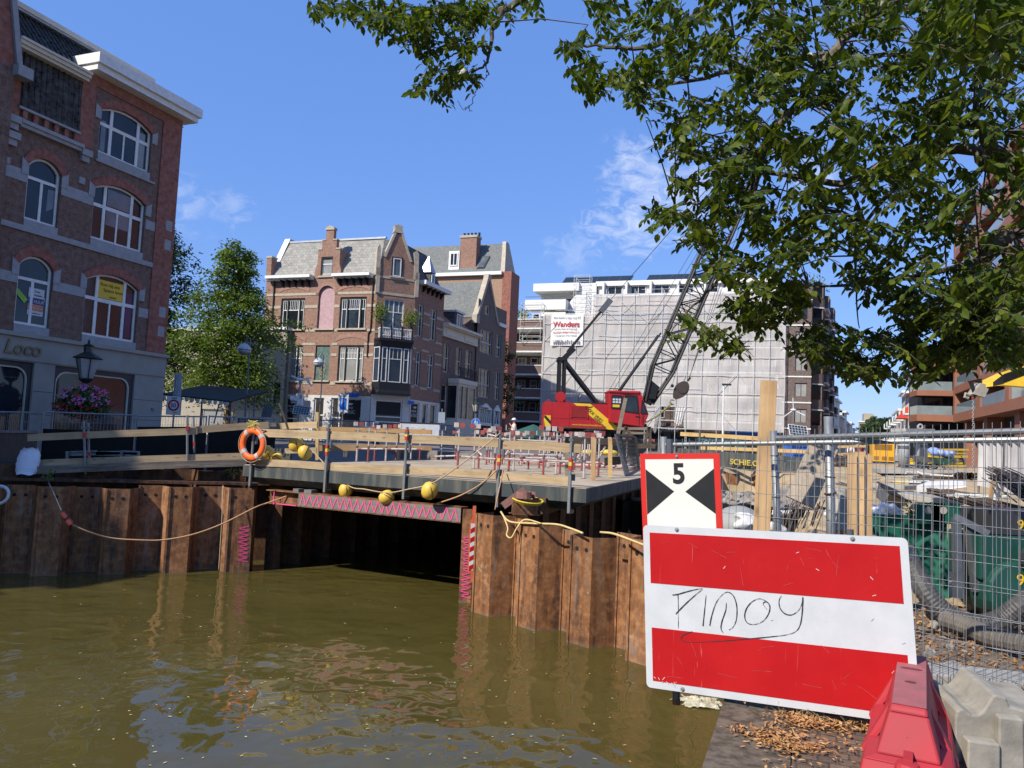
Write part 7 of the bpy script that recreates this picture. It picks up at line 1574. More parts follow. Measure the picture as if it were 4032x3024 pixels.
for i,(x,yt,yb,Y,rr_)in enumerate(((785,640,1025,40,.27),(1005,640,935,42,.25),(945,640,930,41,.12))):
 a,b=at('S',x,yt,Y),at('S',x,yb,Y);b.z=min(b.z,gz(b.x,b.y)+.05);o=thing('steel_column',b,('thick grey steel tube column beside the orange generator','thick grey steel tube column left of the stacked yellow beams','thin dark column between the two thick tubes')[i],'column');MB(M('column_grey',(.34,.36,.37),(.24,.255,.26),2,(1,1,.4),rough=.6)).tube([b,a],rr_,18).build('tube',o,smooth=True)
 if i<2:MB(mGalvDk).lathe(b.lerp(a,.58),[(rr_+.03,0),(rr_+.03,.14)],18).build('collar',o);MB(mGalvDk).lathe(b,[(rr_+.12,0),(rr_+.12,.04)],18).build('base_plate',o)
a,b=at('S',715,590,40.5),at('S',1060,595,41.5);m=MB(M('beam_grey',(.36,.36,.34),rough=.7));m.beam(a,b,.9,.22);m.torus(b+UP*.22-(b-a)*.24,.12,.05,(0,1,0),14,6);m.build('header_beam',origin=(a+b)/2,label='pale steel beam lying across the tops of the two grey columns',cat='beam')
for k in range(7):
 z_=1.15+.16*k;a=at('S',1060 if k>3 else 860,1050-k*38,44.5);b=at('S',(1505,1480,1440,1400,1500,1480,1505)[k],1050-k*38,45.5);m=MB(mYel);m.beam(a,b,.5,.14)
 if k>4:m.beam(a-UP*.0,b,.6,.05)
 m.use(mBlackM)
 for t in(.25,.55,.85):m.lathe(a.lerp(b,t)+V3((0,-.27,0)),[(.035,0),(.035,-.02)],8,(0,1,0))
 m.build('yellow_beam',origin=a,label='yellow shoring beam, '+('bottom one','second from the bottom','third from the bottom','middle one','third from the top','second from the top','topmost one')[k]+' of the stack behind the wheelbarrows',cat='beam',group='yellow shoring beams in a stack')
for i,(x0,x1,y,Y)in enumerate(((590,700,1090,36),(890,990,1095,36),(610,670,1130,35.5),(860,960,1140,35),(690,820,1220,29))):
 a,b=at('S',x0,y,Y),at('S',x1,y,Y);MB(mYel).beam(a,b,.3,.3).build('yellow_timber',origin=a,label=('yellow beam end left of the grey slab','yellow beam end right of the grey slab','lower yellow beam end in shadow on the left','lower yellow beam end in shadow on the right','thin yellow beam lying on the sand in the middle')[i],cat='beam')
sl_=MB(mConc);sl_.beam(at('S',440,1065,36.5),at('S',1450,1085,35.5),3.0,.18);sl_.build('concrete_slab',origin=at('S',900,1070,36),label='flat concrete slab carrying the columns and wheelbarrows',cat='slab')
for i,(x0,y0,x1,y1,Y)in enumerate(((700,1150,1020,1160,33),(450,1240,900,1270,29),(760,1350,1450,1460,24.5))):
 a,b=at('S',x0,y0,Y),at('S',x1,y1,Y-1);m=MB(mConc);m.beam(a,b,1.6,.16);m.build('concrete_slab',origin=a,label=('broken concrete slab under the yellow beam ends','broken concrete slab lying on the sand behind the black tub','large tilted concrete slab on the sand in the middle')[i],cat='slab',bev=.02)
def barrow(label,c,mt,sgn):
 o=thing('wheelbarrow',c,label,'wheelbarrow');P=V3(c)
 m=MB(mt);m.hexa([P+V3(q)for q in((-.25,-.2,.32),(.22,-.2,.32),(.22,.2,.32),(-.25,.2,.32))],[P+V3(q)for q in((-.5,-.33,.62),(.42,-.33,.58),(.42,.33,.58),(-.5,.33,.62))]);m.build('tray',o)
 m=MB(mGalvDk);
 for s_ in(-.25,.25):m.tube([P+V3((.55*sgn,s_*.3,.15)),P+V3((-.1*sgn,s_*.8,.3)),P+V3((-.75*sgn,s_,.55))],.02,6);m.tube([P+V3((-.2*sgn,s_,.32)),P+V3((-.35*sgn,s_*1.1,0)),P+V3((-.05*sgn,s_,.3))],.018,6)
 m.build('frame',o);m=MB(mBlack);m.torus(P+V3((.55*sgn,0,.17)),.13,.045,(0,1,0),18,8);m.build('wheel',o)
barrow('grey wheelbarrow parked on the slab behind the fence',at('S',1010,1050,37),M('barrow_grey',(.25,.25,.24),rough=.6),1)
barrow('green wheelbarrow heaped with blue plastic bags',at('S',1240,1075,36),M('barrow_green',(.05,.14,.08),rough=.5),-1)
m=MB(M('blue_bag',(.12,.22,.55),(.4,.45,.6),5,rough=.5));c=at('S',1240,905,36);r=random.Random(2)
for k in range(9):m.ball(c+V3((r.uniform(-.5,.5),r.uniform(-.2,.2),r.uniform(-.05,.25)+.08)),(r.uniform(.15,.32),.22,r.uniform(.1,.18)),9,6)
m.build('blue_bags',origin=c,smooth=True,label='crumpled blue and white plastic bags heaped in the green wheelbarrow',cat='bag')
tc_=at('S',575,1455,24);o=thing('mortar_tub',tc_,'black plastic mortar tub tipped on the sand','tub',.35);m=MB(M('tub_black',(.06,.065,.075),(.10,.10,.105),5,rough=.6));Mx=WM[o]@Matrix.Rotation(.3,4,'Y')@Matrix.Rotation(.5,4,'X');m.T=lambda x,y,z:Mx@V3((x,y,z));m.hexa([(-.3,-.2,0),(.3,-.2,0),(.3,.2,0),(-.3,.2,0)],[(-.42,-.3,.42),(.42,-.3,.42),(.42,.3,.42),(-.42,.3,.42)]);m.build('body',o);m=MB(mBlack,m.T);m.hexa([(-.46,-.34,.40),(.46,-.34,.40),(.46,.34,.40),(-.46,.34,.40)],[(-.46,-.34,.44),(.46,-.34,.44),(.46,.34,.44),(-.46,.34,.44)]);m.build('rim',o)
m=MB(M('white_sheet',(.74,.74,.73),rough=.6));a,b,c,d_=at('S',930,1265,21.5),at('S',1530,1250,21.5),at('S',1530,1195,23.5),at('S',1075,1210,23.5);m.hexa([a,b,c,d_],[p+UP*.04 for p in(a,b,c,d_)]);m.hexa([a-UP*.16,b-UP*.02,b+V3((0,.02,0)),a+V3((0,.02,0))],[a-UP*.16+V3((0,-.02,0)),b-UP*.02+V3((0,-.02,0)),b,a]);m.build('white_sheet',origin=a,label='long white sheet lying on top of the brown steel bars',cat='panel')
mReb=M('rebar',(.11,.07,.045),(.065,.045,.035),6,rough=.85);
def bars(name,label,pts,n,r0,w,h,seed):
 r=random.Random(seed);m=MB(mReb);
 for k in range(n):o_=V3((r.uniform(-w,w),r.uniform(-w,w)*.7,r.uniform(0,h)));m.tube([p+o_+V3((r.uniform(-.012,.012),r.uniform(-.05,.05),r.uniform(-.01,.01)))for p in pts],r0,5,False)
 m.build(name,origin=pts[0],label=label,cat='steel bars')
bars('rebar_bundle','bundle of long dark steel bars sloping down to the right across the sand',[at('S',1150,1330,22),at('S',1560,1440,18.5),at('S',2250,1650,14)],70,.02,.34,.14,1)
bars('rebar_bundle','bundle of curved rusty bars at the right edge behind the fence',[at('S',1880,1180,17),at('S',2050,1270,14.8),at('S',2330,1480,12)],55,.012,.25,.3,2)
bars('rebar_bundle','heap of short rusty steel bars behind the white panel',[at('S',1000,1160,29),at('S',1500,1170,28),at('S',1560,1160,26)],60,.02,.4,.2,3)
bars('rebar_bundle','low bundle of brown bars left of the three pine boards',[at('S',-60,1010,30),at('S',120,1030,29)],30,.025,.5,.5,4)
bars('rebar_bundle','upright tangle of rusty bars under the leaning plywood board',[at('R',1900,1400,10),at('R',1980,1180,10.3)],26,.008,.22,.2,5)
for i,(x,y0,y1,Y)in enumerate(((1840,1400,1140,17.5),(1900,1420,1180,17.2))):a,b=at('S',x-20,y0,Y),at('S',x+20,y1,Y);MB(wPost if i==0 else mWhite).beam(a,b,.1,.05,(0,-1,0)).build('marker_stake',origin=a,label=('pale timber stake leaning among the rusty bars','white painted stake leaning among the rusty bars')[i],cat='stake')
r=random.Random(12);m=MB(M('white_strap',(.6,.6,.57),rough=.8))
for(x,y,Y)in((1640,1400,18),(1200,1130,27),(1060,1130,28),(850,1220,26)):
 c=at('S',x,y,Y);m.tube([c+V3((r.uniform(-.7,.7),r.uniform(-.4,.4),r.uniform(0,.12)))for _ in range(7)],.03,5)
m.build('loose_straps',kind='stuff')
for i,(x0,x1,Ya,Yb)in enumerate(((1672,1985,22,19.5),(1990,2420,19.4,16))):
 a,b=at('S',x0,742,Ya),at('S',x1,738,Yb);o=thing('cloth_fence',V3((a.x,a.y,gz(a.x,a.y))),('white cloth covered fence panel, the left one','white cloth covered fence panel reaching the right photo edge')[i],'fence');m=MB(M('fence_cloth',(.58,.56,.54),(.48,.46,.44),2,rough=.9));nn_=14;zb=-.85
 for k in range(nn_):
  p,q=a.lerp(b,k/nn_),a.lerp(b,(k+1)/nn_);nv=(b-a).cross(UP).normalized();f_=lambda kk:nv*(.04*math.sin(kk*1.9));m.poly([p+UP*zb*1.4+f_(k)*2,q+UP*zb*1.4+f_(k+1)*2,q+f_(k+1),p+f_(k)])
 m.build('cloth',o);m=MB(mGalv)
 for p in(a,b):m.tube([p-UP*1.4,p+UP*.05],.03,8)
 m.tube([a,b],.025,8);m.build('frame',o)
for i,(x0,x1,y0,y1)in enumerate(((1790,2050,335,375),(1815,2010,440,520))):
 a,b=at('R',x0,y1,38),at('R',x1,y0,38);o=thing('blue_container',a,('blue container behind the lower rail plank, the upper one','blue container behind the lower rail plank, the lower one')[i],'container');m=MB(M('container_blue',(.02,.13,.55),rough=.45));m.box(a.x,a.y,a.z-.05,b.x,a.y+1.2,b.z);m.build('box',o);m=MB(M('container_dark',(.015,.08,.34),rough=.5))
 for k in range(9):x=a.x+(b.x-a.x)*(k+.5)/9;m.box(x-.015,a.y-.03,a.z,x+.015,a.y,b.z-.02)
 m.box(a.x-.03,a.y-.05,b.z-.06,b.x+.03,a.y,b.z+.02);m.build('ribs',o)
ex=thing('excavator_arm',at('E',2062,280,27),'yellow excavator arm with a hook reaching in from the right edge','excavator');my=M('excavator_yellow',(.66,.44,.03),(.55,.36,.03),2,rough=.5)
P0,P1,P2_=at('E',1650,380,27),at('E',1850,320,26.5),at('E',2300,200,24.5)
m=MB(my);m.hexa([P0+V3((0,-.15,-.06)),P0+V3((0,.15,-.06)),P0+V3((0,.15,.08)),P0+V3((0,-.15,.08))],[P1+V3((0,-.18,-.2)),P1+V3((0,.18,-.2)),P1+V3((0,.18,.22)),P1+V3((0,-.18,.22))]);m.hexa([P1+V3((0,-.18,-.2)),P1+V3((0,.18,-.2)),P1+V3((0,.18,.22)),P1+V3((0,-.18,.22))],[P2_+V3((0,-.22,-.75)),P2_+V3((0,.22,-.75)),P2_+V3((0,.22,.25)),P2_+V3((0,-.22,.25))]);m.build('arm',ex)
m=MB(mGalv);m.tube([P1+UP*.32,P2_+UP*.45],.06,8);m.use(my).tube([P1 .lerp(P2_,.45)+UP*.40,P2_+UP*.45],.1,8);m.build('ram',ex)
m=MB(mBlack);r=random.Random(3)
for k in range(6):m.tube([P0+V3((.05,-.2,.1+.03*k)),P0+V3((-.25-.03*k,-.2,.15)),P0+V3((-.2,-.22,-.2-.04*k)),P0+V3((.15,-.2,-.1)),P1+V3((0,-.25,.05*k-.1)),P1 .lerp(P2_,.5)+V3((0,-.28,.04*k))],.025,6)
m.build('hydraulic_hose',ex)
hb_=MB(M('bucket_bracket',(.36,.34,.29),(.26,.24,.2),5,rough=.8));q0,q1=at('E',1690,370,26.9),at('E',1640,470,26.9);hb_.hexa([q0+V3((-.14,-.2,.06)),q0+V3((.2,-.2,-.0)),q1+V3((.2,-.2,-.02)),q1+V3((-.2,-.2,.08))],[p+V3((0,.4,0))for p in(q0+V3((-.14,-.2,.06)),q0+V3((.2,-.2,-.0)),q1+V3((.2,-.2,-.02)),q1+V3((-.2,-.2,.08)))]);hb_.tube([q1+V3((-.2,0,.05)),q1+V3((-.35,0,.1)),q1+V3((-.38,0,-.02)),q1+V3((-.25,0,-.06))],.05,6);hb_.build('quick_hitch',ex)
ch0=at('E',1618,480,26.9);ch=thing('chain',ch0,'steel chain hanging from the excavator hook','chain');m=MB(mGalv);m.use(M('hook_red',(.5,.04,.04),rough=.5)).ball(ch0,.05,8,6);m.build('shackle',ch);m=MB(mGalv)
for k in range(34):m.torus(ch0-UP*(.1+k*.072),.03,.009,(1,0,0)if k%2 else(0,1,0),8,4,1)
m.build('links',ch)
mGr=M('green_steel',(.012,.105,.07),(.010,.08,.055),2,rough=.75,spec=.2)
g0,g1,g2,g3=at('S',410,1585,9.6),at('S',1300,1610,9.4),at('X',905,585,8.9),at('X',735,470,9.3)
gp=thing('green_steel_plate',(g1+g2)/2,'large dark green steel plate with lifting eyes standing behind the fence','plate');m=MB(mGr);lo_=[at('S',410,1585,9.6),at('X',895,165,9.4),at('X',905,582,9.0),at('X',840,520,9.1),at('X',740,300,9.5),at('G',1425,560,9.6)];m.hexa(lo_,[p+V3((.01,.06,0))for p in lo_]);lo_=[at('X',738,480,9.6),at('X',815,610,9.3),at('X',738,612,9.3)];m.hexa(lo_,[p+V3((0,.05,0))for p in lo_]);m.build('plate',gp)
m=MB(mGr)
for x in(1090,1270):c=at('S',x,1580,9.35);m.box(c.x-.17,c.y-.02,c.z-.12,c.x+.17,c.y+.02,c.z+.13);m.use(M('pale_hole',(.4,.36,.3),rough=.9)).lathe(c+V3((-.03,-.024,.04)),[(.045,0),(.045,.004)],12,(0,-1,0));m.use(mGr)
m.build('lifting_eye',gp)
pu=thing('water_pump',at('X',1180,600,7.9),'green water pump in a steel frame standing behind the fence at the right','pump');pc=at('X',1195,520,8.0)
m=MB(M('pump_green',(.008,.062,.045),(.006,.045,.035),3,rough=.5));m.lathe(pc+V3((0,.25,0)),[(.05,-.45),(.30,-.42),(.34,-.2),(.34,.1),(.2,.3)],20,(0,1,0));m.box(pc.x-.35,pc.y-.1,pc.z+.1,pc.x+.5,pc.y+.5,pc.z+.55);m.build('casing',pu,bev=.02);m=MB(mGreyDk);m.lathe(pc+V3((.1,-.22,.35)),[(.14,0),(.14,-.1),(.1,-.12)],16,(0,1,0));m.box(pc.x-.2,pc.y-.05,pc.z+.56,pc.x+.7,pc.y+.5,pc.z+.8);m.build('motor',pu);text('93',.16,mYel,FR((pc.x,pc.y),(1,0)).mat(pc.x-pc.x-.05,-.2,pc.z+.08),pu,'number',sx=1);text('9',.14,mYel,FR((pc.x,pc.y),(1,0)).mat(.05,-.06,pc.z+.62),pu,'number')
m=MB(mGalvDk)
for(x0,y0,x1,y1)in((940,170,950,560),(1085,250,1105,610),(1000,210,1040,530),(930,165,1095,250)):m.beam(at('X',x0,y0,8.1),at('X',x1,y1,8.0),.07,.07,(0,-1,0))
m.build('frame',pu)
m=MB(mGalv)
for k in range(7):m.lathe(at('X',1070,375+k*22,8.0),[(.025,0),(.025,-.06)],8,(1,0,0))
m.build('bolt',pu)
def ribbed(name,pts,r0,mt,label):
 P_=[V3(p)for p in pts];Q_=[]
 for i in range(len(P_)-1):
  a,b,c,d_=P_[max(i-1,0)],P_[i],P_[i+1],P_[min(i+2,len(P_)-1)]
  for k in range(16):t=k/16;Q_.append(.5*((2*b)+(c-a)*t+(2*a-5*b+4*c-d_)*t*t+(3*b-a-3*c+d_)*t**3))
 MB(mt).tube(Q_,[r0*(1+.05*(i%2))for i in range(len(Q_))],12).build(name,origin=P_[0],label=label,cat='hose')
mHs=M('rubber_hose',(.07,.068,.066),(.04,.039,.038),4,rough=.6)
ribbed('suction_hose',[at('X',725,400,7.9),at('X',800,540,7.7),at('X',900,640,7.6),at('X',1030,690,7.5),at('X',1150,670,7.5),at('X',1250,600,7.4),at('X',1300,560,7.4)],.10,mHs,'thick grey ribbed suction hose curving down to the pump')
ribbed('suction_hose',[at('X',890,665,7.4),at('X',1000,700,7.1),at('X',1100,745,6.8),at('X',1200,770,6.6),at('X',1320,790,6.4)],.085,M('dusty_hose',(.16,.14,.115),(.09,.08,.07),4,rough=.8),'dusty ribbed hose lying on the leaves in front of the pump')
m=MB(mConc);c=at('X',980,920,5.9);m.hexa([c+V3(q)for q in((-.45,-.2,-.1),(.5,-.25,-.12),(.5,.15,-.12),(-.45,.2,-.1))],[c+V3(q)for q in((-.4,-.2,.04),(.48,-.25,-.0),(.5,.1,.0),(-.45,.15,.05))]);m.build('concrete_piece',origin=c,label='broken grey concrete piece lying on leaves just behind the fence',cat='concrete',bev=.015)
r=random.Random(31);m=MB(mRub)
for k in range(60):
 x,y=r.uniform(2.9,6),r.uniform(5.3,8.6);s=r.uniform(.02,.09);c=V3((x,y,s*.3));lo=[c+V3((s*math.cos(t),s*math.sin(t)*.8,-s*.5))for t in(0,1.3,2.6,3.9,5.1)];m.hexa(lo,[p+V3((r.uniform(-.3,.3)*s-.3*(p.x-c.x),0,s*r.uniform(.5,1)))for p in lo])
m.build('loose_stones',kind='stuff')
for i,(z,x,y,Y,s)in enumerate((('R',1370,1310,9.5,.28),('S',480,1560,14,.5),('S',90,1600,10,.3),('R',1680,1170,11,.12))):
 c=at(z,x,y,Y);m=MB(M('white_plastic',(.66,.66,.68),(.55,.55,.57),6,rough=.5));r=random.Random(i);nb=7
 for k in range(nb):m.ball(c+V3((r.uniform(-s,s)*.7,r.uniform(-.1,.1),r.uniform(-.1,.08)*s*2)),(s*r.uniform(.25,.5),s*.3,s*r.uniform(.15,.35)),22,16)
 m.v=[v+(v-c)*.55*mno.noise(v*(2.2/s))+V3((0,0,.1*s*mno.noise(v*(6/s))))for v in m.v]
 m.build('plastic_sheet',origin=c,smooth=True,label=('crumpled white plastic at the foot of the tall wooden plank','white plastic bag on the sand behind the green plate','crumpled white plastic left of the three pine boards','small white helmet like bag beside the clipped fence post')[i],cat='plastic')
c=at('R',1130,1350,10);MB(M('dome_grey',(.3,.31,.31),rough=.6)).ball(c,(.33,.3,.28),20,12).build('plastic_dome',origin=c,smooth=True,label='grey plastic dome just above the striped board',cat='dome')
# ================================================================ left bank street furniture
def tarp_panel(label,tl,tr,h,tarp,mt=None):
 tl,tr=V3(tl),V3(tr);bl,br=tl-UP*h,tr-UP*h;o=mesh_panel(label,tl,tr,bl,br,26,7,(True,True),.03,'mesh fence panels along the left quay',.022,.004)
 if tarp is not None:
  m=MB(mt or mTarp);nv=(tr-tl).cross(UP).normalized();n_=10
  for k in range(n_):p,q=tl.lerp(tr,k/n_),tl.lerp(tr,(k+1)/n_);m.poly([p-UP*h+nv*.06,q-UP*h+nv*.06,q-UP*tarp+nv*(.05+.02*math.sin(k)),p-UP*tarp+nv*(.05+.02*math.sin(k-1))])
  m.build('sheeting',o)
mTarp=M('black_sheeting',(.016,.015,.014),(.010,.010,.009),2,rough=.95,spec=.15)
q=[at('I',-40,40,20),at('I',315,46,20.6),at('I',325,40,20.8),at('I',985,66,21.6),at('I',1000,70,21.8),at('I',1500,75,23.5),at('I',1520,72,23.7),at('I',2000,95,25.5)]
tarp_panel('mesh fence panel in front of the left shop window',q[0],q[1],1.7,None);tarp_panel('mesh fence panel with black sheeting under the flower basket',q[2],q[3],1.75,.45);tarp_panel('mesh fence panel with black sheeting beside the speed sign',q[4],q[5],1.75,.3);tarp_panel('mesh fence panel with black sheeting under the street tree',q[6],q[7],1.75,.35)
a,b=at('Y',-120,215,17.6),at('Y',585,215,18.6);ho=thing('hoarding',V3((a.x,a.y,0)),'brown vertical board hoarding at the left edge above the pile wall','fence');m=MB(wHoard);n_=9
for k in range(n_):p,q_=a.lerp(b,k/n_),a.lerp(b,(k+.96)/n_);m.hexa([V3((p.x,p.y,.4)),V3((q_.x,q_.y,.4)),V3((q_.x,q_.y+.03,.4)),V3((p.x,p.y+.03,.4))],[p,q_,q_+V3((0,.03,0)),p+V3((0,.03,0))])
m.build('boards',ho);m=MB(mGalvDk);m.beam(a+UP*.03,b+UP*.03,.06,.06);m.build('top_rail',ho);m=MB(mGreyDk);m.beam(V3((a.x,a.y-.1,.5)),V3((b.x,b.y-.1,.5)),.12,.22);m.build('base_beam',ho)
a,b=at('Y',480,455,16.75),at('Y',400,860,16.55);bg_=MB(M('bag_white',(.66,.68,.72),(.54,.56,.6),9,(1,1,5),rough=.7,bst=.3));L_=(b-a).length
R_=[]
for k in range(9):
 t=k/8;p=a.lerp(b,t);w_=(.13,.19,.22,.235,.24,.24,.235,.22,.19)[k];R_.append(bg_.vs([p+V3((w_*math.cos(x)*(1+.05*math.sin(k*3+x*5)),.13*math.sin(x),.015*math.sin(x*4+k)))for x in[2*math.pi*j/16 for j in range(16)]]))
for x,y in zip(R_,R_[1:]):
 for j in range(16):jj=(j+1)%16;bg_.face((x+j,x+jj,y+jj,y+j))
bg_.face([R_[0]+j for j in range(16)]);bg_.face([R_[-1]+15-j for j in range(16)]);bg_.build('white_bag',origin=b,smooth=True,label='white woven bag hanging at the left end of the railing planks',cat='bag')
tr_=thing('work_platform',at('Y',1600,600,18.6),'low galvanised platform frame on the ground behind the left railing','platform');m=MB(mGalv)
for(x0,y0,x1,y1)in((1035,545,1900,520),(1900,515,2160,530),(1035,530,1500,515),(1500,535,2160,550)):m.beam(at('Y',x0,y0,18.8),at('Y',x1,y1,18.8),.05,.09)
m.build('frame',tr_);m=MB(mGalv)
for x in(1045,1890,2155):m.beam(at('Y',x,500,18.7),at('Y',x,640,18.7),.05,.05)
m.build('leg',tr_)
rg=MB(mWhiteS);c=at('Y',-20,1180,15.0);rg.torus(c,.17,.03,(.2,-1,.25),24,8);rg.build('white_ring',origin=c,label='white ring hanging at the left photo edge in front of the pile wall',cat='ring')
Yl=25;lt=thing('street_lantern',on('K',1370,1700,0)if False else V3((at('K',1370,900,Yl).x,Yl,0)),'old style dark green street lantern in front of the shop window','street lamp')
def lantern(o,c,s,Y):
 m=MB(M('lantern_green',(.018,.03,.026),rough=.4));m.lathe(c+UP*.36*s,[(.30*s,0),(.33*s,.02*s),(.10*s,.16*s),(.10*s,.30*s),(.13*s,.32*s),(.02*s,.38*s),(.035*s,.42*s),(.005*s,.48*s)],6)
 for k in range(4):t=math.pi/4+k*math.pi/2;m.tube([c+V3((.25*s*math.cos(t),.25*s*math.sin(t),.36*s)),c+V3((.14*s*math.cos(t),.14*s*math.sin(t),-.12*s))],.014*s,5)
 m.lathe(c-UP*.12*s,[(.17*s,0),(.15*s,-.03*s),(.03*s,-.12*s)],8);m.build('lantern_frame',o)
 g_=MB(M('lantern_glass',(.34,.35,.34),(.25,.26,.26),3,rough=.2));g_.lathe(c-UP*.1*s,[(.17*s,0),(.3*s,.45*s)],4);g_.build('glass',o)
cl_=at('K',1360,890,Yl);lantern(lt,cl_,1.35,Yl)
m=MB(mGalvDk);m.tube([V3((cl_.x,cl_.y,0)),cl_-UP*.28],.05,8);m.build('pole',lt)
fbp=at('K',1320,1290,Yl-.1);fb=thing('flower_basket',fbp,'round basket of pink and red geraniums hanging on the lantern pole','flowers')
mLf=leafmat('geranium_leaf',(.03,.075,.02),(.05,.11,.03),.2);mF1=leafmat('pink_petal',(.62,.12,.42),(.72,.25,.55),.2,(.7,.35,.6));mF2=leafmat('red_petal',(.5,.02,.03),(.6,.04,.05),.2,(.65,.08,.08))
r=random.Random(14);m=MB(mLf);fl1=MB(mF1);fl2=MB(mF2)
for k in range(2100):
 v=V3((r.gauss(0,1),r.gauss(0,1),r.gauss(0,1))).normalized();p=fbp+V3((v.x*.9,v.y*.5,v.z*.5-.1))*r.uniform(.55,1);p.z-=.1*abs(v.x);d_=V3((r.gauss(0,1),r.gauss(0,1),r.gauss(0,1)));leaf_shape(m,p,d_,v,.09,.085)
for k in range(92):
 v=V3((r.gauss(0,1),-abs(r.gauss(0,1)),r.gauss(0,1))).normalized();p=fbp+V3((v.x*.95,v.y*.55,v.z*.55-.1));t=fl2 if(v.z<0 and r.random()<.6)or r.random()<.15 else fl1
 for j in range(8):leaf_shape(t,p+V3((r.gauss(0,.03),r.gauss(0,.03),r.gauss(0,.03))),V3((r.gauss(0,1),r.gauss(0,1),r.gauss(0,1))),v,.055,.05)
m.build('leaves',fb);fl1 .build('pink_blossoms',fb);fl2 .build('red_blossoms',fb);MB(mGreyDk).lathe(fbp-UP*.35,[(.1,0),(.35,.15),(.4,.3)],14).build('basket',fb)
def signpost(name,label,z,x,y,w_,h_,Y,mats,post,zg):
 c=at(z,x,y,Y);o=thing(name,V3((c.x,c.y+.05,zg)),label,'sign');MB(mGalv).tube([V3((c.x,c.y+.05,zg)),c+V3((0,.05,post))],.035,8).build('post',o);return o,c
o,c=signpost('speed_sign','white zone sign with a red ring and 30 in front of the awning','T',165,1455,0,0,27,None,1.1,0)
m=MB(mWhiteS);m.box(c.x-.24,c.y-.02,c.z-.32,c.x+.24,c.y,c.z+.32);m.use(mBlack).box(c.x-.255,c.y-.012,c.z-.335,c.x+.255,c.y+.01,c.z+.335);m.build('panel',o);m=MB(mRedS);m.torus(c+V3((0,-.024,0)),.17,.03,(0,1,0),32,4,.1);m.build('ring',o)
ffz=FR((c.x,c.y),(1,0));text('30',.2,mBlack,ffz.mat(-.115,-.027,c.z-.07),o);text('ZONE',.075,mBlack,ffz.mat(-.1,-.027,c.z+.22),o);text('zone',.07,mGreyDk,ffz.mat(.0,-.027,c.z-.27),o)
bkp=at('T',195,1300,27.1);m=MB(M('sign_back',(.30,.34,.38),(.24,.28,.32),3,rough=.5));m.box(bkp.x-.13,bkp.y-.02,bkp.z-.42,bkp.x+.13,bkp.y+.02,bkp.z+.42);m.build('back_plate',o)
o,c=signpost('pedestrian_sign','round blue pedestrian sign with white figures in front of the dark gable house','M',548,514,0,0,40,None,.1,.9)
m=MB(mWhiteS);m.lathe(c,[(.215,0),(.215,-.02)],28,(0,1,0));m.build('rim',o);m=MB(mBlueS);m.lathe(c+V3((0,-.021,0)),[(.2,0),(.2,-.006)],28,(0,1,0));m.build('face',o)
m=MB(mWhiteS);y_=c.y-.03
for dx,s_ in((-.03,1.0),(.075,.6)):
 m.ball((c.x+dx,y_,c.z+.12*s_-(.02 if s_<1 else 0)),(.03*s_,.004,.03*s_),8,6);b0_=c.z-.04 if s_==1 else c.z-.06;m.prism([(c.x+dx-.035*s_,y_,c.z+.08*s_-.02*(s_<1)),(c.x+dx+.035*s_,y_,c.z+.08*s_-.02*(s_<1)),(c.x+dx+.045*s_,y_,b0_),(c.x+dx-.045*s_,y_,b0_)][::-1],(0,.003,0));m.box(c.x+dx-.04*s_,y_,b0_-.12*s_,c.x+dx-.012*s_,y_+.003,b0_);m.box(c.x+dx+.012*s_,y_,b0_-.12*s_,c.x+dx+.04*s_,y_+.003,b0_)
m.box(c.x+.0,y_,c.z+.0,c.x+.06,y_+.003,c.z+.02);m.build('pictogram',o)
o,c=signpost('parking_sign','blue and white parking zone sign on a thin pole before the corner shop','L',1110,592,0,0,47,None,.1,1.0)
m=MB(mWhiteS);m.box(c.x-.31,c.y-.02,c.z-.56,c.x+.31,c.y,c.z+.56);m.build('panel',o);m=MB(mBlueS);m.box(c.x-.2,c.y-.03,c.z-.4,c.x+.2,c.y-.02,c.z+.3);m.build('blue_field',o);ffz=FR((c.x,c.y),(1,0));text('P',.42,mWhiteS,ffz.mat(-.13,-.033,c.z-.06),o);text('ZONE',.13,mBlack,ffz.mat(-.18,-.024,c.z+.38),o)
o,c=signpost('traffic_sign','grey sign seen from behind on a leaning pole beside the white house wall','M',125,455,0,0,44,None,.5,.9);m=MB(M('sign_back',(.3,.34,.38)));m.box(c.x-.2,c.y-.03,c.z-.3,c.x+.18,c.y,c.z+.3);m.build('panel',o)
c=at('M',555,360,48);o=thing('street_lantern',V3((c.x,48,1)),'old style street lantern in front of the dark gable house','street lamp');lantern(o,c,.95,48);MB(mGalvDk).tube([V3((c.x,48,1)),c-UP*.2],.05,8).build('pole',o)
for i,(z,x,y,Y,zt,zg)in enumerate((('T',706,1030,36,.25,.2),('L',805,95,46,.2,1))):
 c=at(z,x,y,Y);o=thing('globe_lamp',V3((c.x+.25,Y,zg)),('white half globe street lamp hanging in front of the street tree','white half globe street lamp in front of the green tile panel')[i],'street lamp');m=MB(M('lamp_shell',(.50,.53,.56),rough=.4));m.lathe(c,[(.05,.34),(.06,.3),(.2,.24),(.33,.06),(.34,0)],20);m.build('shade',o,smooth=True);m=MB(M('lamp_globe',(.34,.37,.40),rough=.2));m.lathe(c,[(.32,0),(.28,-.13),(.15,-.22),(.02,-.25)],20);m.build('globe',o,smooth=True);m=MB(mGalvDk);m.tube([V3((c.x+.25,Y,zg)),V3((c.x+.25,Y,c.z+.5)),V3((c.x+.15,Y,c.z+.6)),c+UP*.34],.04,8);m.build('pole',o)
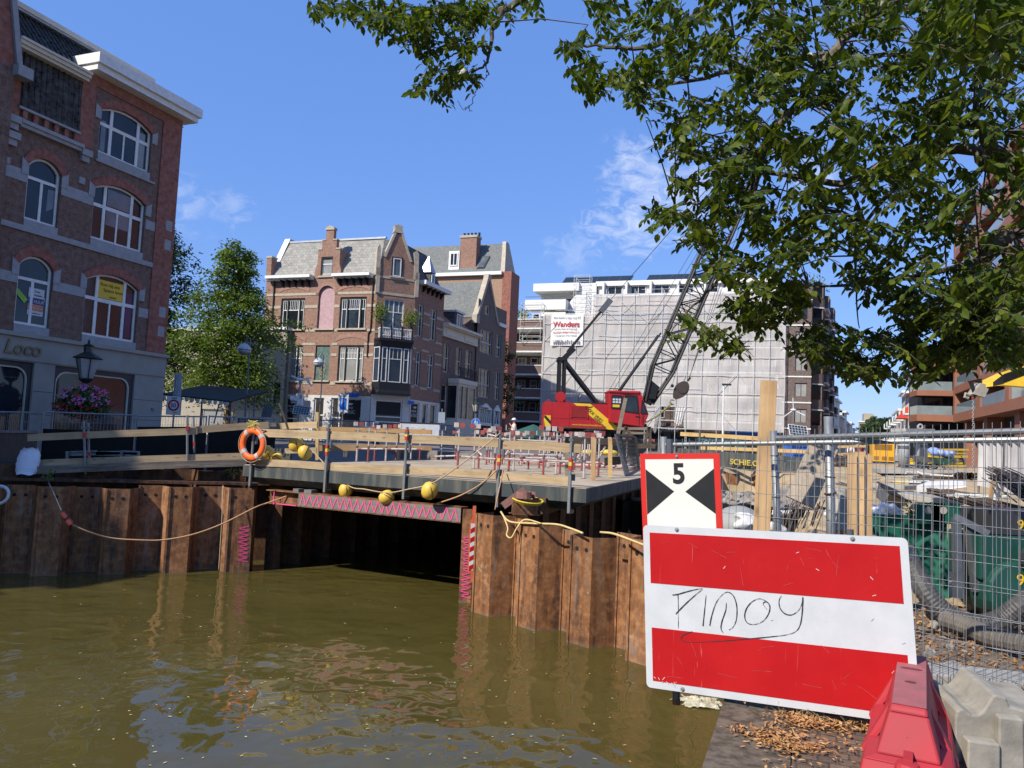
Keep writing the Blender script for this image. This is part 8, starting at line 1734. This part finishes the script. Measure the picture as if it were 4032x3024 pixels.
for i,(tz,pz_,zz,Y,zg)in enumerate(((('L',580,300),('L',590,680),('L',580,760),40,.9),(('D',1998,1130),('D',2030,1268),('D',1995,1268),62,1))):
 t=at(*tz,Y);p=at(*pz_,Y-.3);s=1 if i==0 else 1.15;o=thing('camera_mast',V3((t.x,Y,zg)),('camera mast with white wind turbine and solar panel in front of the corner house','camera mast with white wind turbine and solar panel before the scaffolded block')[i],'mast')
 MB(mGalv).tube([V3((t.x,Y,zg)),t],.05,8).build('pole',o)
 m=MB(mWhite);m.ball(t,(.22*s,.12,.09*s),10,6);m.build('turbine_hub',o)
 for k in range(3):
  a=rad((20,140,255)[k]if i==0 else(95,215,335)[k]);d_=V3((math.cos(a)*(1 if i else 1),-.1,math.sin(a)*(1 if i else.5)));n_=V3((-d_.z,0,d_.x)).normalized();m=MB(mWhite);L_=.62*s if i==0 else.85*s;q0=t+d_*.05;q1=t+d_*L_;m.hexa([q0-n_*.04,q0+n_*.04,q0+n_*.04+V3((0,.03,0)),q0-n_*.04+V3((0,.03,0))],[q1-n_*.02,q1+n_*.05,q1+n_*.05+V3((0,.012,0)),q1-n_*.02+V3((0,.012,0))]);m.build('blade',o)
 if i==0:m=MB(mWhite);m.hexa([t+V3((.2,0,.05)),t+V3((.45,0,-.02)),t+V3((.62,0,-.32)),t+V3((.56,0,-.33))],[t+V3((.2,.03,.05)),t+V3((.45,.03,-.02)),t+V3((.62,.03,-.32)),t+V3((.56,.03,-.33))]);m.build('tail',o)
 w_,h_=(.42,.26)if i==0 else(.75,.5);X_=V3((.98,0,-.08)).normalized();Yv=V3((.02,.5,.86));m=MB(mWhite);c4=[p+X_*a*w_+Yv*b*h_ for a,b in((-1,-1),(1,-1),(1,1),(-1,1))];nrm=X_.cross(Yv).normalized();m.hexa(c4,[q-nrm*.03 for q in c4]);m.build('solar_panel',o);m=MB(mSol)
 for a in range(6):
  for b in range(4):u0,v0=-1+.04+a*1.92/6+.02,-1+.05+b*1.9/4+.02;m.poly([p+X_*(u0+x)*w_+Yv*(v0+y)*h_+nrm*.004 for x,y in((0,0),(.29,0),(.29,.43),(0,.43))])
 m.build('solar_cell',o)
 if i==0:m=MB(mWhite);c=at('L',575,540,Y);m.box(c.x-.12,c.y-.1,c.z-.3,c.x+.12,c.y+.1,c.z+.3);m.box(c.x-.45,c.y-.1,c.z-.1,c.x-.12,c.y+.05,c.z+.08);m.ball(at('L',478,535,Y),.13,10,8);m.use(M('cam_orange',(.6,.25,.08))).box(c.x+.02,c.y-.11,c.z+.0,c.x+.1,c.y-.1,c.z+.2);m.build('camera_box',o)
c=at('L',165,690,38);o=thing('info_board',V3((c.x,38,.6)),'dark grey tilted board seen from behind at the left end of the corner house','sign');m=MB(M('board_grey',(.12,.125,.125),(.09,.095,.095),3,rough=.6));m.hexa([at('L',88,762,38),at('L',215,768,38),at('L',245,615,38.1),at('L',125,608,38.1)],[at('L',88,762,38.05),at('L',215,768,38.05),at('L',245,615,38.15),at('L',125,608,38.15)]);m.build('panel',o);MB(mGalvDk).tube([at('L',165,690,38.1),V3((c.x-.3,38.1,.5))],.03,6).build('pole',o)
c0,c1=at('D',1527,1280,62),at('D',1530,965,62);o=thing('lamp_post',V3((c0 .x,62,1)),'tall white lamp post standing in front of the netting','street lamp');MB(mWhite).tube([V3((c0 .x,62,1)),c1],[.09,.06],8).build('pole',o);m=MB(mGreyDk);m.box(c1 .x-.1,61.9,c1 .z,c1 .x+.6,62.1,c1 .z+.14);m.build('lamp_head',o)
c=at('M',1265,540,52);o=thing('parasol',V3((c.x,52,1)),'dark green parasol behind the worker near the crane','parasol');m=MB(M('parasol_green',(.02,.09,.075),rough=.8));m.lathe(V3((c.x,52,c.z)),[(.02,0),(1.9,-.75),(1.9,-.95)],8);m.build('canopy',o);MB(mGalvDk).tube([V3((c.x,52,1)),V3((c.x,52,c.z))],.03,6).build('pole',o)
a,b=at('L',1815,830,42),at('M',95,530,41);o=thing('site_banner',(a+b)/2-UP*.5,'grey white site fence banner with faded lettering in front of the corner shop','banner');ffb=FR((a.x,a.y),(b-a));Lq=V3((b.x-a.x,b.y-a.y,0)).length;m=MB(M('banner_grey',(.40,.42,.47),(.34,.36,.4),3,rough=.8),ffb);zt_=(a.z+b.z)/2;m.box(0,0,zt_-.75,Lq,.03,zt_);m.use(mBlack).box(0,-.004,zt_-.06,Lq,.034,zt_+.02);m.build('sheet',o);text('SHOPS NEXT',.26,mWhiteS,ffb.mat(.25,-.01,zt_-.4),o,sx=.9)
for i,(x0,x1,Y0,Y1,lb_)in enumerate(((780,1500,40.5,40.5,'low dark mesh barrier in front of the corner shop'),(120,290,39,39,'low mesh barrier right of the site banner'))):
 z='L' if i==0 else 'M';y=805 if i==0 else 545;a,b=at(z,x0,y,Y0),at(z,x1,y+15,Y1);mesh_panel(lb_,a,b,a-UP*1.1,b-UP*1.1,30,6,(True,True),0,None,.025,.008,mGalvDk)
o=thing('rail_barrier',at('L',60,800,36),'low dark tubular rail in front of the low cream building','railing');m=MB(mGreyDk)
for y in(780,800,825):m.beam(at('L',-200,y-6,36),at('L',130,y,36),.06,.06)
for x in(-190,-60,110):m.beam(at('L',x,770,36),at('L',x-6,900,36),.06,.06)
m.build('rails',o)
# ================================================================ vegetation
from mathutils import noise as mno
mBark=M('bark',(.075,.06,.045),(.12,.10,.075),6,(1,1,.4),rough=.95,bst=.4)
mBarkL=M('pale_bark',(.20,.17,.12),(.075,.065,.045),7,rough=.95,bst=.4,det=9)
mLeafT=leafmat('street_tree_leaf',(.065,.115,.016),(.12,.175,.028),.38,(.18,.235,.035))
mLeafD=leafmat('dark_tree_leaf',(.022,.045,.013),(.035,.07,.018),.22,(.05,.09,.025))
mLeafN=leafmat('elm_leaf',(.040,.068,.008),(.080,.115,.012),.48,(.17,.205,.022),.36)
mLeafF=leafmat('far_leaf',(.05,.085,.03),(.07,.11,.04),.2,(.09,.13,.05))
def quad_leaf(m,c,d,n,L,w):
 d=d.normalized();s=d.cross(n)
 if s.length<1e-3:s=V3((1,0,0))
 s.normalize();m.face(list(range(m.vs([c,c+d*L*.5+s*w*.5,c+d*L,c+d*L*.5-s*w*.5]),len(m.v))))
def street_tree(name,label,base,H,prof,n_br,leaf,mat,seed,z0=.18,size=.15,per=60,grp=None,droop=.35,trunk=.16):
 r=random.Random(seed);o=thing(name,base,label,'tree',0,grp);B=V3(base)
 top=B+UP*H*.93;lean=V3((r.uniform(-.3,.3),r.uniform(-.3,.3),0));P_=[B+lean*t*t+UP*H*.93*t for t in(0,.15,.3,.5,.7,.85,1)]
 m=MB(mBark);m.tube(P_,[trunk*1.15,trunk,trunk*.9,trunk*.65,trunk*.42,trunk*.25,.03],9);lf=MB(mat)
 def tp(t):i=min(5,int(t*6));return P_[0]+lean*t*t+UP*H*.93*t
 for k in range(n_br):
  t=z0+(1-z0)*((k+r.random())/n_br);R=prof(t)*r.uniform(.55,1.12);a=k*2.4+r.uniform(-.6,.6);d_=V3((math.cos(a),math.sin(a),r.uniform(.05,.5)*(1.1-t*.3)));s=tp(t*.97)
  pts=[s+d_*R*q+UP*(-droop*R*q*q*.6)for q in(0,.35,.7,1.0)];m.tube(pts,[.05*(1.2-t),.035*(1.2-t),.02,.01],5,False)
  nc=max(3,int(R*2.6))
  for c in range(nc):
   q=.3+.75*(c+r.random())/nc;cc=s+d_*R*q+UP*(-droop*R*q*q*.6)+V3((r.gauss(0,.16),r.gauss(0,.16),r.gauss(0,.1)))*R*.55
   sp=.17+.12*R*r.uniform(.5,1)
   for l_ in range(per):
    v=V3((r.gauss(0,1),r.gauss(0,1),r.gauss(0,.55)));p=cc+v*sp-UP*.06*v.length_squared*sp;quad_leaf(lf,p,V3((r.gauss(0,.8)+d_.x*.4,r.gauss(0,.8)+d_.y*.4,r.uniform(-1.1,.25))),V3((r.gauss(0,.6),r.gauss(0,.6),1)),size*r.uniform(.6,1.25),size*r.uniform(.32,.55))
 m.build('trunk',o);lf.build('crown',o);return o
bT=at('T',560,1540,46);zt=at('T',660,90,46).z
tr1=street_tree('street_tree','leafy green street tree between the two corner houses',(bT.x+.15,46,.8),zt-.8,lambda t:3.55*(1-.74*max(0,(t-.4)/.6)**1.2)if t>.24 else 3.0,84,0,mLeafT,3,.235,.25,62,droop=.5)
m=MB(wPost)
for k in range(3):t=2*math.pi*k/3+.4;m.beam(V3((bT.x+.15+.35*math.cos(t),46+.35*math.sin(t),.8)),V3((bT.x+.15+.35*math.cos(t),46+.35*math.sin(t),2.7)),.1,.08)
m.build('tree_stakes',origin=(bT.x,46,.8),label='timber stakes round the foot of the street tree',cat='stakes')
bD=at('T',60,1500,49);street_tree('street_tree','dark tree half hidden behind the corner of the shop house',(bD.x-1.9,49,.9),16.4,lambda t:3.3*(1-.45*max(0,(t-.5)/.5)**2),60,0,mLeafD,9,.2,.28,90,droop=.6,trunk=.2)
bF=at('C',1820,1330,72);street_tree('street_tree','small dark tree in front of the left balconies of the apartment block',(bF.x-.9,72,1),11.5,lambda t:2.3*(1-.6*max(0,(t-.5)/.5)),28,0,mLeafD,12,.3,.3,60)
for i in range(7):
 c=at('E',765+i*29,800,300);street_tree('park_tree',('park tree closing the street, leftmost of the row','park tree closing the street, second from the left','park tree closing the street, third from the left','park tree closing the street, middle one','park tree closing the street, third from the right','park tree closing the street, second from the right','park tree closing the street, rightmost of the row')[i],(c.x,300+6*(i%2),1),16.2+(i*5%3)-.5*abs(i-2),lambda t:5*(1-.5*max(0,(t-.5)/.5)**2),30,0,mLeafF,20+i,.12,.8,40,droop=.2,trunk=.35)
def shrub(name,label,c,R,n,size,mat,seed,pot=None):
 r=random.Random(seed);c=V3(c);o=thing(name,c-UP*R,label,'plant');lf=MB(mat)
 for k in range(n):
  v=V3((r.gauss(0,.5),r.gauss(0,.5),r.gauss(0,.6)))*R;quad_leaf(lf,c+v,V3((r.gauss(0,1),r.gauss(0,1),r.gauss(0,1))),V3((r.gauss(0,1),r.gauss(0,1),1)),size*r.uniform(.6,1.3),size*.5)
 lf.build('foliage',o);m=MB(mBark);m.tube([c-UP*R,c+UP*.3*R],.03,5);m.build('stem',o)
 if pot:MB(pot).lathe(c-UP*(R+.1),[(.16,0),(.2,.3)],10).build('pot',o)
shrub('potted_plant','bushy potted plant on the left end of the corner balcony',fC(.2,-.6,9.75),.55,420,.17,mLeafT,1,mGreyDk);shrub('potted_plant','bushy potted plant on the right end of the corner balcony',fC(2.3,-.6,9.55),.55,420,.17,mLeafT,2,mGreyDk)
shrub('roof_plant','green shrub on the roof terrace of the left balcony wing',f8(-32.6,2.5,18.0),.9,300,.3,mLeafT,3);shrub('roof_plant','green shrub on the roof edge of the brick street wing',fs(6,.5,21.2),1.5,400,.4,mLeafT,4)
shrub('weed','green weed growing from the dark sheet piles near the deck',at('I',1685,470,18.2),.13,60,.09,mLeafT,5);shrub('weed','green weed under the weathered beam of the left bank',at('Y',770,890,16.4),.10,40,.08,mLeafT,6);shrub('weed','small weed on the sand behind the green steel plate',at('S',870,1580,11),.12,60,.07,mLeafT,7)
def aq(z,x,y,Y):return at(z,x,y,Y*1.23)
el=thing('elm_tree',(10.6,6.8,0),'large leafy tree overhanging the whole upper right of the photo','tree')
rN=random.Random(77);lf=MB(mLeafN);tw=MB(mBark);lm=MB(mBarkL)
lm.tube([(10.6,6.8,-.2),(10.5,6.9,1.8),(10.2,7.2,3.9),(9.9,7.6,5.5)],[.34,.29,.27,.24],14);lm.tube([(9.9,7.6,5.5),(9.4,8.1,7.4),(8.6,8.1,9.8),(7.6,7.6,12.2)],[.22,.17,.12,.05],10)
hub=V3((9.9,7.6,5.5));LIMB=[]
def limb(pts,r0,r1,mt=None):
 P_=[V3(p)for p in pts];Q_=[]
 for i in range(len(P_)-1):
  a,b,c,d_=P_[max(i-1,0)],P_[i],P_[i+1],P_[min(i+2,len(P_)-1)]
  for k in range(5):t=k/5;Q_.append(.5*((2*b)+(c-a)*t+(2*a-5*b+4*c-d_)*t*t+(3*b-a-3*c+d_)*t**3)+V3((rN.gauss(0,.012),rN.gauss(0,.012),rN.gauss(0,.012))))
 Q_.append(P_[-1]);n_=len(Q_);(mt or lm).tube(Q_,[r0+(r1-r0)*i/(n_-1)for i in range(n_)],8);LIMB.extend(Q_)
limb([(8.9,8.1,9.2),aq('Q',1700,-60,7.4),aq('Q',1540,50,7.3),aq('Q',1390,190,7.3),aq('Q',1230,415,7.4),aq('Q',1060,640,7.7),aq('Q',1000,860,8)],.10,.025)
limb([hub,aq('Q',2300,720,7),aq('Q',2010,570,7),aq('Q',1860,590,7.2)],.12,.03,tw);limb([hub,aq('Q',2260,760,7.2),aq('Q',1980,670,7.4),aq('Q',1650,720,7.8),aq('Q',1400,820,8),aq('Q',1150,790,8.2),aq('Q',900,750,8.3)],.10,.02)
limb([hub,aq('Q',2330,1000,7),aq('Q',1960,1210,7.2),aq('Q',1720,1480,7.4),aq('Q',1540,1620,7.6)],.08,.012,tw);limb([aq('Q',1990,1180,7.2),aq('Q',1750,1240,7.6),aq('Q',1400,1285,8),aq('Q',1240,1290,8.2)],.04,.01,tw)
limb([(8.1,8,11),aq('Q',1000,-100,8.6),aq('Q',800,10,8.7),aq('Q',560,200,8.8),aq('Q',280,210,9),aq('Q',160,195,9)],.07,.012,tw);limb([aq('Q',1350,240,7.4),aq('Q',1000,300,8.2),aq('Q',620,380,8.6),aq('Q',300,390,8.9)],.05,.01,tw)
limb([aq('Q',1150,500,7.6),aq('Q',1010,700,8),aq('Q',960,1000,8.2),aq('Q',830,1260,8.4),aq('Q',700,1400,8.5),aq('Q',620,1500,8.6)],.04,.008,tw);limb([aq('Q',1020,760,7.9),aq('Q',900,900,8.1),aq('Q',700,920,8.4),aq('Q',560,960,8.5)],.03,.008,tw)
limb([aq('Q',1860,620,7.2),aq('Q',1500,1000,7.6),aq('Q',1450,1250,7.8),aq('Q',1470,1480,8)],.03,.006,tw);limb([aq('Q',1960,1220,7.2),aq('Q',1900,1400,7),aq('Q',2050,1500,6.8)],.03,.006,tw)
limb([(7.6,7.6,12),(4.2,8.6,9.6),aq('N',1990,-60,8.2),aq('N',1795,70,8.2),aq('N',1735,155,8.2),aq('N',1690,240,8.2),aq('N',1675,370,8.2),aq('N',1640,490,8.2),aq('N',1530,570,8.2),aq('N',1440,585,8.2)],.06,.007,tw)
limb([aq('N',1635,490,8.2),aq('N',1640,560,8.2),aq('N',1645,605,8.2),aq('N',1580,645,8.2),aq('N',1545,740,8.2),aq('N',1525,820,8.2),aq('N',1490,848,8.2),aq('N',1450,852,8.2),aq('N',1412,795,8.2)],.009,.003,tw);limb([aq('N',1500,840,8.2),aq('N',1500,875,8.2),aq('N',1530,878,8.2)],.005,.002,tw)
limb([aq('N',1735,155,8.2),aq('N',1580,190,8.2),aq('N',1520,310,8.2),aq('N',1470,365,8.2),aq('N',1400,410,8.2),aq('N',1290,490,8.2),aq('N',1260,550,8.2),aq('N',1190,640,8.2),aq('N',1110,650,8.2)],.02,.006,tw);limb([aq('N',1580,190,8.2),aq('N',1300,120,8.2),aq('N',900,60,8.2),aq('N',500,30,8.2),aq('N',280,50,8.2)],.015,.005,tw);limb([aq('N',1200,100,8.2),aq('N',1190,260,8.2),aq('N',1150,330,8.2)],.01,.005,tw);limb([aq('N',1470,362,8.2),aq('N',1370,320,8.2),aq('N',1230,325,8.2),aq('N',1190,260,8.2)],.01,.004,tw)
def elm_leaf(c,d,n,L):
 d=d.normalized();s=d.cross(n)
 if s.length<1e-3:return
 s.normalize();n=s.cross(d);w_=L*.56;k=rN.uniform(.05,.3);dr=-n*L*rN.uniform(.0,.25)
 P=[c,c+d*L*.25+s*w_*.42+n*k*L*.3,c+d*L*.6+s*w_*.46+n*k*L*.28+dr*.4,c+d*L*1.0+dr,c+d*L*.6-s*w_*.46+n*k*L*.28+dr*.4,c+d*L*.25-s*w_*.42+n*k*L*.3,c+d*L*.25,c+d*L*.6+dr*.4]
 b=lf.vs(P);lf.face((b,b+1,b+6));lf.face((b+6,b+1,b+2,b+7));lf.face((b+7,b+2,b+3));lf.face((b,b+6,b+5));lf.face((b+6,b+7,b+4,b+5));lf.face((b+7,b+3,b+4))
def spray(c,n,size=.117,reach=.42,droop=.5):
 a=rN.uniform(0,6.28);d_=V3((math.cos(a),math.sin(a),rN.uniform(-.7,.15))).normalized();st_=c-d_*reach*.5;P_=[st_+d_*reach*q-UP*droop*reach*q*q*.5 for q in(0,.33,.66,1)]
 tw.tube(P_,[.006,.005,.0035,.002],4,False)
 sd=d_.cross(UP).normalized()
 for k in range(n):
  q=(k+.6)/n;p=st_+d_*reach*q-UP*droop*reach*q*q*.5;sg2=1 if k%2 else-1;ld_=(d_*.7+sd*sg2*rN.uniform(.5,1.1)-UP*rN.uniform(.1,.9)).normalized();nn=(UP+V3((rN.gauss(0,.45),rN.gauss(0,.45),0))).normalized();elm_leaf(p,ld_,nn,size*rN.uniform(.65,1.2))
 return st_
def inside(x,y,P_):
 c=False;j=len(P_)-1
 for i in range(len(P_)):
  if(P_[i][1]>y)!=(P_[j][1]>y)and x<(P_[j][0]-P_[i][0])*(y-P_[i][1])/(P_[j][1]-P_[i][1])+P_[i][0]:c=not c
  j=i
 return c
CROWN=[(1285,-60),(1290,30),(1245,75),(1222,102),(1262,135),(1250,195),(1275,205),(1310,175),(1345,190),(1395,228),(1440,222),(1420,265),(1442,310),(1490,335),(1505,372),(1490,395),(1500,420),(1470,440),(1485,475),(1475,520),(1500,545),(1530,556),(1545,590),(1585,612),(1630,632),(1700,640),(1760,600),(1800,575),(1850,590),(1900,560),(1960,560),(1990,640),(2030,700),(2100,720),(2180,715),(2330,690),(2330,-60)]
cnt=0;tries=0
while cnt<1620 and tries<20000:
 tries+=1;x,y=rN.uniform(1210,2320),rN.uniform(-60,760)
 if not inside(x,y,CROWN):continue
 Y=9.1+rN.gauss(0,.95)-(x-1700)*.0012;p=at('O',x,y,Y)
 if mno.noise(V3((x*.011,y*.014,3.1)))<-.20 and rN.random()<.93:continue
 if mno.noise(V3((x*.03,y*.035,1.7)))<-.08 and rN.random()<.75:continue
 s=spray(p,rN.randint(8,13));cnt+=1
 if rN.random()<.28:
  q=min(LIMB[::3],key=lambda v:(v-s).length_squared)
  if(q-s).length<1.6:tw.tube([q,(q+s)/2+UP*.06,s],[.012,.009,.006],4,False)
BL2=[(1456,720,6),(1492,690,16),(1545,722,26),(1590,740,22),(1590,650,24),(1640,680,38),(1700,650,45),(1770,720,30),(1740,745,28),(1820,770,42),(1880,785,42),(1840,720,20),(1900,735,26),(1960,745,36),(1985,790,32),(2030,760,42),(2100,740,55),(2170,740,55),(2080,680,55),(2150,650,60),(1960,640,34),(1990,680,45),(1890,600,40),(1425,455,18),(1440,470,16),(1240,100,22),(1465,450,16),(1475,395,20),(1500,385,16)]
for(x,y,R)in BL2:
 for k in range(int(R*R/52)+2):
  a=rN.uniform(0,6.28);q=R*math.sqrt(rN.random());spray(at('O',x+q*math.cos(a),y+q*math.sin(a)*.7,9.2+rN.gauss(0,.4)),rN.randint(6,10),.115,.34)
BN=[(300,60,55),(430,20,70),(600,40,80),(680,130,60),(800,100,90),(900,60,110),(1050,130,120),(1000,300,60),(1130,280,85),(1180,380,50),(1330,320,75),(1200,120,120),(1350,60,110),(1450,200,70),(1500,80,110),(1650,60,80),(1850,80,50),(1580,340,40),(1490,390,50),(1380,500,55),(1200,550,45),(1110,670,60),(1330,600,70),(1340,700,60),(1480,600,70),(1270,760,20),(2050,-10,35),(1700,190,25),(1950,0,50),(850,220,40)]
for(x,y,R)in BN:
 for k in range(int(R*R/640)+1):
  a=rN.uniform(0,6.28);q=R*math.sqrt(rN.random());spray(aq('N',x+q*math.cos(a),y+q*math.sin(a)*.8,8.2+rN.gauss(0,.3)),rN.randint(6,10),.118,.32)
for k in range(70):
 x,y=rN.uniform(1990,2260),rN.uniform(-40,120);spray(at('O',x,y,rN.uniform(4.3,5.4)),rN.randint(7,10),.10,.3)
for k in range(150):
 v=V3((rN.gauss(0,1),rN.gauss(0,1),rN.gauss(0,1))).normalized()*rN.uniform(.5,1);p=V3((9.6,8,10.6))+V3((v.x*4.4,v.y*3,v.z*2.8))
 if p.y>3.0 and not(abs(p.x/p.y)<.72 and p.z<1.6+p.y*.58):spray(p,9,.1,.4)
lf.build('leaves',el);tw.build('twigs',el);lm.build('limbs',el)
# ================================================================ people
mSkin=M('skin',(.48,.27,.19),(.42,.23,.16),8,rough=.55)
def skin(name,V,E_,R,mat,par,T):
 me=bpy.data.meshes.new(name);me.from_pydata([WM[par].inverted()@(T@V3(v))for v in V],E_,[]);me.materials.append(mat);o=bpy.data.objects.new(name,me);COL.objects.link(o);o.parent=par;WM[o]=WM[par]
 md=o.modifiers.new('skin','SKIN');md.use_smooth_shade=True
 for i,s in enumerate(me.skin_vertices[0].data):s.radius=R[i]if isinstance(R[i],tuple)else(R[i],R[i]);s.use_root=(i==0)
 sb_=o.modifiers.new('sub','SUBSURF');sb_.levels=1;sb_.render_levels=2
 return o
def person(loc,face,H,label,top,bottom,hat,pose='stand',hair=None,skin_arms=True):
 k=H/1.78;o=thing('person',loc,label,'person',0);T=Matrix.Translation(V3(loc))@Matrix.Rotation(face,4,'Z')@Matrix.Diagonal((k,k,k,1))
 dz=-.42 if pose=='crouch' else 0
 sh_=1.44+dz;fw=-.18 if pose=='crouch' else 0
 el_,wr_={'stand':(((-.27,.03,1.14),(-.24,-.08,.90)),((.27,.03,1.14),(.25,-.06,.90))),'chin':(((-.25,-.08,1.16),(-.04,-.26,1.24)),((.26,-.05,1.15),(.05,-.24,1.40))),'reach':(((-.28,-.12,1.22),(-.2,-.38,1.3)),((.28,-.15,1.3),(.22,-.4,1.5))),'crouch':(((-.25,-.35,.75),(-.15,-.5,.55)),((.25,-.35,.75),(.15,-.5,.55)))}[pose]if False else(None,None)
 A={'stand':[(-.27,.03,1.14),(-.25,-.08,.90),(.27,.03,1.14),(.25,-.06,.90)],'chin':[(-.25,-.08,1.16),(-.02,-.27,1.22),(.26,-.06,1.15),(.05,-.22,1.42)],'reach':[(-.28,-.12,1.22),(-.2,-.38,1.3),(.28,-.15,1.3),(.22,-.4,1.5)],'crouch':[(-.25,-.42,.72),(-.15,-.55,.5),(.25,-.42,.72),(.15,-.55,.5)]}[pose]
 V=[(0,0,.95+dz),(0,fw*.4,1.15+dz),(0,fw,1.36+dz),(0,fw-.01,1.50+dz),(0,fw-.02,1.585+dz),(0,fw-.035,1.67+dz),(0,fw-.02,1.74+dz),(0,fw-.125,1.655+dz),(-.17,fw,sh_),A[0],A[1],(.17,fw,sh_),A[2],A[3],(-.10,0,.90+dz),(-.11,-.02,.50),(-.11,.03,.09),(-.12,-.13,.04),(.10,0,.90+dz),(.11,-.02,.50),(.11,.03,.09),(.12,-.13,.04)]
 if pose=='crouch':V[15]=(-.14,-.38,.52);V[19]=(.14,-.38,.52)
 E_=[(0,1),(1,2),(2,3),(3,4),(4,5),(5,6),(5,7),(2,8),(8,9),(9,10),(2,11),(11,12),(12,13),(0,14),(14,15),(15,16),(16,17),(0,18),(18,19),(19,20),(20,21)]
 R=[(.13,.10),(.14,.10),(.15,.11),.06,.062,.082,.06,.022,.06,.046,.034,.06,.046,.034,.085,.062,.042,.035,.085,.062,.042,.035]
 for sd,w_ in((-1,10),(1,13)):
  b=V3(V[w_]);e=(b-V3(V[w_-1])).normalized();lat=e.cross(V3((0,0,1)));lat=lat.normalized()if lat.length>.1 else V3((1,0,0));V.append(tuple(b+e*.07));E_.append((w_,len(V)-1));R.append((.036,.02));pm_=len(V)-1
  for f in range(4):V.append(tuple(b+e*(.13+.03*(f in(1,2)))+lat*(f-1.5)*.02));E_.append((pm_,len(V)-1));R.append(.009)
  V.append(tuple(b+e*.07+lat*sd*.055));E_.append((w_,len(V)-1));R.append(.01)
 skin('body',V,E_,R,mSkin,o,T)
 sv_=[V[i]for i in(0,1,2,3,8,11)];se_=[(0,1),(1,2),(2,3),(2,4),(2,5)];sr=[(.155,.125),(.16,.125),(.17,.13),.07,.075,.075]
 if not skin_arms:sv_+=[V[9],V[10],V[12],V[13]];se_+=[(4,6),(6,7),(5,8),(8,9)];sr+=[.06,.048,.06,.048]
 skin('shirt',sv_,se_,sr,top,o,T)
 skin('trousers',[V[0],V[14],V[15],(V[16][0],V[16][1],.14),V[18],V[19],(V[20][0],V[20][1],.14)],[(0,1),(1,2),(2,3),(0,4),(4,5),(5,6)],[(.15,.12),.105,.082,.065,.105,.082,.065],bottom,o,T)
 c=V3(V[5]);m=MB(hat,lambda x,y,z:T@V3((x,y,z)))
 if hat is mHelm:m.lathe((c.x,c.y+.01,c.z+.035),[(.125,0),(.122,.03),(.105,.08),(.06,.118),(.01,.13)],16);m.hexa([(-.1,c.y-.09,c.z+.035),(.1,c.y-.09,c.z+.035),(.08,c.y-.175,c.z+.03),(-.08,c.y-.175,c.z+.03)],[(-.1,c.y-.09,c.z+.05),(.1,c.y-.09,c.z+.05),(.08,c.y-.175,c.z+.038),(-.08,c.y-.175,c.z+.038)]);m.build('helmet',o,smooth=True)
 else:m.ball((c.x,c.y+.02,c.z+.03),(.098,.11,.095),12,8);m.build('hood' if hat is mOver else 'hair',o,smooth=True)
 fm=MB(M('face_dark',(.06,.035,.03),rough=.5),lambda x,y,z:T@V3((x,y,z)))
 for dx in(-.032,.032):fm.ball((dx,c.y-.082,c.z+.005),(.012,.008,.007),6,4)
 fm.box(-.025,c.y-.083,c.z-.062,.025,c.y-.075,c.z-.055);fm.build('face',o)
 em=MB(mSkin,lambda x,y,z:T@V3((x,y,z)))
 for dx in(-.088,.088):em.ball((dx,c.y+.01,c.z-.005),(.012,.02,.03),6,5)
 em.build('ear',o)
 return o
mHelm=M('helmet_white',(.75,.75,.73),rough=.35);mTank=M('tank_top',(.72,.72,.7),(.6,.6,.58),6,rough=.9);mJean=M('work_trousers',(.05,.055,.07),rough=.9);mOver=M('white_overall',(.70,.70,.69),(.58,.58,.57),6,rough=.9);mHairD=M('dark_hair',(.03,.022,.018),rough=.8)
hp=at('M',1030,480,43);person((hp.x,43,hp.z-1.76),rad(-70),1.80,'worker in a white helmet and white tank top standing in profile left of the crane',mTank,mJean,mHelm,'chin')
pp=at('D',133,945,96.6);q_=f8(-32.2,1.2,7.17);person((q_.x,q_.y,7.17),rad(10),1.75,'painter in white overalls standing on an open balcony at the left of the block',mOver,mOver,mOver,'reach',None,False)
cp2=at('L',1560,855,38);person((cp2 .x,38,cp2 .z-1.2),rad(-40),1.7,'crouching worker in white behind the row of prop heads',mOver,mJean,mHelm,'crouch',None,False)
pn=f8(-.9,.35,8.6);person((pn.x,pn.y,8.6),rad(160),1.75,'worker in white standing on the scaffold behind the netting at the right',mOver,mOver,mOver,'reach',None,False)
for i,(x,Y,c_)in enumerate(((150,66,mOver),(205,68,M('dark_coat',(.05,.05,.06),rough=.9)),(265,64,M('red_coat',(.3,.05,.05),rough=.9)),(320,67,M('blue_coat',(.08,.1,.2),rough=.9)))):
 p=at('S',x,850,Y);person((p.x,Y,1.0),rad(20*i-30),1.7,('pedestrian in white walking in the street behind the yellow rail planks','pedestrian in a dark coat walking behind the yellow rail planks','pedestrian in red walking left of the orange generator','pedestrian in blue walking just left of the orange generator')[i],c_,mJean,mHairD,'stand',None,False)
